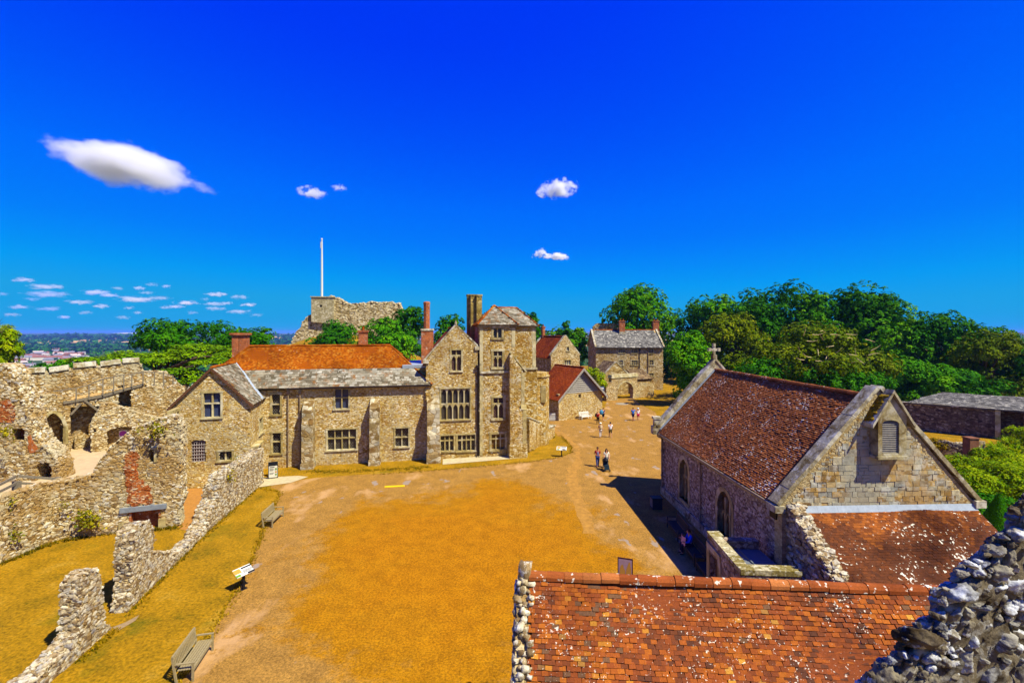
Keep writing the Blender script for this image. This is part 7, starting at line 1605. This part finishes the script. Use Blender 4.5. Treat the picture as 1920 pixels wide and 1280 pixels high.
def person(loc, rz, label, shirt, legs, shorts=False, hair=(60, 44, 34), hairlen=.0, hat=None, arms='down', stride=.16, H_=1.75, seated=False, skincol=None, shoe=(60, 50, 44), sleeve=True, vest=None):
    k = H_ / 1.75; J = {}
    J['pel'] = (0, 0, .95); J['sp'] = (0, .0, 1.15); J['ch'] = (0, .01, 1.35); J['nk'] = (0, .0, 1.49); J['ch2'] = (0, -.01, 1.56); J['hd'] = (0, -.012, 1.645); J['cr'] = (0, 0, 1.715)
    for s, n in ((-1, 'L'), (1, 'R')):
        st = stride * s
        J['hip' + n] = (.09 * s, 0, .9); J['kn' + n] = (.1 * s, st * .45 - .03, .5); J['an' + n] = (.1 * s, st, .09); J['to' + n] = (.12 * s, st - .16, .04); J['he' + n] = (.1 * s, st + .05, .05)
        J['sh' + n] = (.185 * s, .01, 1.42); J['el' + n] = (.245 * s, .03 - st * .5, 1.15); J['wr' + n] = (.26 * s, -.06 - st * .9, .92)
        if arms == 'front': J['el' + n] = (.26 * s, .03, 1.16); J['wr' + n] = (.1 * s, -.22, 1.08)
        if arms == 'push': J['el' + n] = (.24 * s, -.05, 1.16); J['wr' + n] = (.22 * s, -.32, 1.02)
        if arms == 'paper': J['el' + n] = (.24 * s, -.12, 1.12); J['wr' + n] = (.26 * s, -.36, 1.16)
        if arms == 'point' and s > 0: J['el' + n] = (.38 * s, -.08, 1.32); J['wr' + n] = (.55 * s, -.16, 1.42)
    if seated:
        for n in J: J[n] = (J[n][0], J[n][1] + .0, J[n][2] - .42)
        for s, n in ((-1, 'L'), (1, 'R')):
            J['hip' + n] = (.09 * s, 0, .5); J['kn' + n] = (.12 * s, -.44, .52); J['an' + n] = (.12 * s, -.42, .09); J['to' + n] = (.13 * s, -.58, .04); J['he' + n] = (.12 * s, -.37, .05)
        J['hd'] = (0, -.07, 1.2); J['ch2'] = (0, -.055, 1.12); J['cr'] = (0, -.07, 1.28)
    RD = {'pel': (.15, .105), 'sp': (.13, .095), 'ch': (.155, .11), 'nk': .055, 'ch2': .07, 'hd': (.082, .1), 'cr': .07, 'hip': .095, 'kn': .06, 'an': .04, 'to': .035, 'he': .04, 'sh': .062, 'el': .045, 'wr': .032}
    for n in list(J): J[n] = Vector(J[n]) * k
    def part(names, edges, add=0.0):
        idx = {n: i for i, n in enumerate(names)}; rr = []
        for n in names:
            r = RD[n if n in RD else n[:-1]]; r = r if isinstance(r, tuple) else (r, r); rr.append(((r[0] + add) * k, (r[1] + add) * k))
        return skin([J[n] for n in names], [(idx[a], idx[b]) for a, b in edges], rr)
    names = ['pel', 'sp', 'ch', 'nk', 'ch2', 'hd', 'cr']; ed = [('pel', 'sp'), ('sp', 'ch'), ('ch', 'nk'), ('nk', 'ch2'), ('ch2', 'hd'), ('hd', 'cr')]
    for n in 'LR': names += [a + n for a in ('hip', 'kn', 'an', 'to', 'he', 'sh', 'el', 'wr')]; ed += [('pel', 'hip' + n), ('hip' + n, 'kn' + n), ('kn' + n, 'an' + n), ('an' + n, 'to' + n), ('an' + n, 'he' + n), ('ch', 'sh' + n), ('sh' + n, 'el' + n), ('el' + n, 'wr' + n)]
    V, F = part(names, ed); mb = MB(); mb.add(V, F)
    for s, n in ((-1, 'L'), (1, 'R')):
        w = J['wr' + n]; d = (w - J['el' + n]).normalized(); sd_ = d.cross(Vector((0, 1, 0.2))).normalized(); e = w + d * .09 * k
        mb.tube([w - d * .02, w + d * .04 * k, e], [.03 * k, .04 * k, .032 * k], 6)
        for i, l in enumerate((.065, .08, .085, .07)): b = e + sd_ * (.024 - i * .016) * k; mb.tube([b - d * .02, b + d * l * .55 * k, b + (d + Vector((0, -.5, 0))).normalized() * l * k], [.009 * k, .009 * k, .006 * k], 5)
        t = w + d * .03 * k + sd_ * .03 * k; mb.tube([t, t + (d + sd_).normalized() * .04 * k, t + (d + sd_ * .6).normalized() * .07 * k], [.011 * k, .01 * k, .007 * k], 5)
    hd = J['hd']; mb.add([hd + Vector(q) * k for q in ((-.012, -.095, .03), (.012, -.095, .03), (.018, -.1, -.015), (-.018, -.1, -.015), (0, -.122, -.012))], [[0, 1, 4], [1, 2, 4], [2, 3, 4], [3, 0, 4]])
    for s in (-1, 1):
        mb.lathe([(0, -.014), (.012, -.006), (.012, .006), (0, .014)], hd + Vector((.033 * s, -.092, .03)) * k, 6, mat=1); mb.lathe([(0, -.03), (.014, -.01), (.014, .015), (0, .03)], hd + Vector((.088 * s, .005, .0)) * k, 6)
    mb.add([hd + Vector(q) * k for q in ((-.026, -.094, -.045), (.026, -.094, -.045), (.022, -.092, -.056), (-.022, -.092, -.056))], [[0, 1, 2, 3]], .5, 2)
    body = mb.build('person', [skincol or SKINM, M_black, cloth((150, 70, 66))], smooth=True, label=label, cat='person')
    tn_ = ['sp', 'ch', 'pel'] + [a + n for n in 'LR' for a in ('sh', 'el')]; te = [('pel', 'sp'), ('sp', 'ch')] + [e for n in 'LR' for e in (('ch', 'sh' + n), ('sh' + n, 'el' + n))]
    if sleeve == 'long': tn_ += ['wrL', 'wrR']; te += [('elL', 'wrL'), ('elR', 'wrR')]
    sv = dict(J)
    if sleeve is True: 
        for n in 'LR': J['el' + n] = J['sh' + n].lerp(J['el' + n], .7)
    V, F = part(tn_, te, .024); J.update(sv); mb = MB(); mb.add(V, F); mb.build('shirt', cloth(shirt), body, smooth=True)
    ln = ['pel', 'hipL', 'hipR', 'knL', 'knR'] + ([] if shorts else ['anL', 'anR']); le = [('pel', 'hipL'), ('pel', 'hipR'), ('hipL', 'knL'), ('hipR', 'knR')] + ([] if shorts else [('knL', 'anL'), ('knR', 'anR')])
    V, F = part(ln, le, .02); mb = MB(); mb.add(V, F); mb.build('shorts' if shorts else 'trousers', cloth(legs), body, smooth=True)
    for n in 'LR': mb = MB(); V, F = skin([J['he' + n], (J['he' + n] + J['to' + n]) / 2 + Vector((0, 0, .01)), J['to' + n]], [(0, 1), (1, 2)], [.052 * k, .05 * k, .04 * k]); mb.add(V, F); mb.build('shoe', cloth(shoe), body, smooth=True)
    mb = MB(); Vh = [v for v in ICO2[0]]; P = [hd + Vector((0, .012, .035)) * k + Vector((v.x * .098, v.y * .115, v.z * .105)) * k for v in Vh]
    keep = [f for f in ICO2[1] if all(P[i].y > hd.y - .055 * k or P[i].z > hd.z + .075 * k for i in f) and all(P[i].z > hd.z - (.06 + hairlen * .0) * k for i in f)]
    mb.add(P, [list(map(int, f)) for f in keep]); 
    if hairlen: mb.tube([hd + Vector((0, .06, .02)) * k, hd + Vector((0, .085, -.12)) * k, hd + Vector((0, .1, -.1 - hairlen)) * k], [.09 * k, .1 * k, .05 * k], 8); 
    if hairlen:
        for s in (-1, 1): mb.tube([hd + Vector((.08 * s, .0, .02)) * k, hd + Vector((.1 * s, -.02, -.12)) * k, hd + Vector((.1 * s, -.05, -.08 - hairlen)) * k], [.04 * k, .045 * k, .02 * k], 6)
    mb.build('hair', cloth(hair), body, smooth=True)
    if hat: mb = MB(); mb.lathe([(.16, .055), (.165, .06), (.112, .07), (.105, .13), (.07, .165), (0, .17)], hd + Vector((0, .0, -.0)) * k, 14); mb.build('hat', cloth(hat), body, smooth=True)
    if vest: V, F = part(['sp', 'ch', 'pel'], [('pel', 'sp'), ('sp', 'ch')], .034); mb = MB(); mb.add(V, F); mb.build('waistcoat', cloth(vest), body, smooth=True)
    body.location = loc; body.rotation_euler = (0, 0, rz); return body
def backpack(loc, rz, col, label, z=1.22, d=.24):
    mb = MB(); V = [(v.x * .17, v.y * .11 + d, v.z * .25 + z) for v in ICO2[0]]; mb.add(V, ICO2[1]); o = mb.build('backpack', cloth(col), smooth=True, label=label, cat='backpack'); o.location = loc; o.rotation_euler = (0, 0, rz)
    mb = MB(); V = [(v.x * .12, v.y * .05 + d + .1, v.z * .1 + z - .08) for v in ICO2[0]]; mb.add(V, ICO2[1]); b = mb.build('pocket', cloth(col), None, smooth=True); b.parent = o; return o
TAN = m_simple('tanned_skin', c(176, 112, 84), .6, .08)
p = gr(1120.5, 875); person(p, R(4), 'man in a dark red T-shirt and pale waistcoat with jeans walking beside the pushchair', (150, 30, 34), (44, 70, 140), hair=(44, 32, 26), arms='front', vest=(120, 118, 150), skincol=TAN)
p = gr(1137, 876.5); person(p, R(-3), 'woman with long dark hair and cream top pushing a pushchair', (226, 220, 206), (176, 176, 172), hair=(40, 26, 22), hairlen=.16, arms='push', H_=1.66)
# pushchair
p = gr(1135.5, 881); p = Vector((p.x, p.y - .1, 0)); PC = thing('pushchair', 'dark blue pushchair with black hood pushed by the long haired woman', 'pushchair', p); M_pc = m_simple('pushchair_navy', c(26, 46, 62), .8); 
mb = MB(); mb.hexa([p + Vector(q) for q in ((-.21, -.35, .42), (.21, -.35, .42), (.21, .1, .36), (-.21, .1, .36), (-.21, -.35, .5), (.21, -.35, .5), (.21, .1, .46), (-.21, .1, .46))]); mb.hexa([p + Vector(q) for q in ((-.21, .04, .46), (.21, .04, .46), (.21, .12, .46), (-.21, .12, .46), (-.21, .22, .98), (.21, .22, .98), (.21, .28, .98), (-.21, .28, .98))]); mb.hexa([p + Vector(q) for q in ((-.2, -.42, .15), (.2, -.42, .15), (.2, -.36, .14), (-.2, -.36, .14), (-.2, -.35, .43), (.2, -.35, .43), (.2, -.3, .43), (-.2, -.3, .43))]); mb.build('seat', M_pc, PC)
mb = MB(); Vp = []; 
for i in range(9):
    a = math.pi * i / 8
    for j in range(7): b = math.pi * .5 * j / 6; Vp.append(p + Vector((.25 * math.cos(a), .22 - .42 * math.sin(b) * (.35 + .65 * math.sin(a)), .72 + .36 * math.sin(a) * math.cos(b * .75))))
mb.add(Vp, [[i * 7 + j, (i + 1) * 7 + j, (i + 1) * 7 + j + 1, i * 7 + j + 1] for i in range(8) for j in range(6)]); mb.build('hood', M_black, PC, smooth=True)
mb = MB()
for s in (-.24, .24): mb.tube([p + Vector((s, .42, 1.03)), p + Vector((s, .2, .72)), p + Vector((s, -.4, .13))], .016, 6); mb.tube([p + Vector((s, .05, .5)), p + Vector((s, .36, .12))], .016, 6)
mb.tube([p + Vector((-.24, .42, 1.03)), p + Vector((.24, .42, 1.03))], .018, 6); mb.build('frame', M_iron, PC)
for s in (-.26, .26):
    for y in (-.4, .36): mb = MB(); mb.tube([p + Vector((s - .025, y, .12)), p + Vector((s + .025, y, .12))], .12, 12); mb.build('wheel', M_black, PC)
p = gr(1126, 820); person(p, math.pi, 'woman in a white hat and white trousers seen from behind wearing a beige backpack', (170, 120, 110), (222, 216, 214), hair=(120, 90, 60), hat=(236, 232, 226), H_=1.66, stride=.2); backpack(p, math.pi, (196, 176, 140), 'beige backpack worn by the woman in the white hat')
p = gr(1144.5, 820); person(p, math.pi, 'man in a white T-shirt and khaki shorts walking away', (228, 228, 240), (86, 76, 40), shorts=True, hair=(46, 40, 40), stride=-.14, shoe=(200, 196, 190))
p = gr(1121, 795); person(p, R(150), 'person in a red top and black trousers with a dark shoulder bag', (206, 24, 20), (20, 18, 20), hair=(206, 150, 70), H_=1.68, stride=.12); backpack(p, R(60), (50, 24, 24), 'dark shoulder bag carried by the person in red', 1.15, .26)
p = gr(1131, 788.5); person(p, R(20), 'person in a navy top and dark shorts carrying a blue bag', (24, 40, 96), (22, 24, 40), shorts=True, hair=(54, 36, 28), arms='front', H_=1.74); mb = MB(); q = p + Vector((-.3, -.28, 1.2)); mb.add([(v.x * .26, v.y * .14, v.z * .34) for v in ICO2[0]], ICO2[1]); o = mb.build('blue_bag', cloth((70, 140, 186)), smooth=True, label='light blue bag held by the person in navy', cat='bag'); o.location = q; mb = MB(); mb.tube([(-.12, 0, .28), (0, 0, .46), (.12, 0, .28)], .018, 5); h = mb.build('handle', cloth((40, 60, 90))); h.parent = o
p = gr(1187, 788.5); person(p, R(8), 'man in a bright blue T-shirt and navy shorts pointing across the court', (20, 110, 214), (26, 26, 70), shorts=True, hair=(70, 40, 30), arms='point', skincol=TAN, stride=.12)
p = gr(1196.5, 788); person(p, R(-6), 'person in a white top, pink shorts and a pale cap', (232, 226, 240), (196, 30, 90), shorts=True, hair=(180, 170, 160), hat=(206, 220, 240), H_=1.66, stride=-.1)
p = Vector((9.62, 24.3 + .35, 0)); person(p, R(-92), 'person in a bright blue jumper reading a newspaper on the shaded bench', (24, 84, 230), (24, 28, 60), hair=(84, 44, 26), arms='paper', seated=True, sleeve='long', stride=0)
mb = MB(); 
for s in (-1, 1): V = [Vector(q) for q in ((0, -.42, .5), (s * .32, -.36, .54), (s * .3, -.32, .98), (0, -.4, .96))]; mb.add(V + [v + Vector((0, .006, 0)) for v in V], [[0, 1, 2, 3], [7, 6, 5, 4], [0, 4, 5, 1], [1, 5, 6, 2], [2, 6, 7, 3]])
o = mb.build('newspaper', cloth((214, 160, 170)), label='open pinkish newspaper held by the seated reader', cat='newspaper'); o.location = p; o.rotation_euler = (0, 0, R(-92))
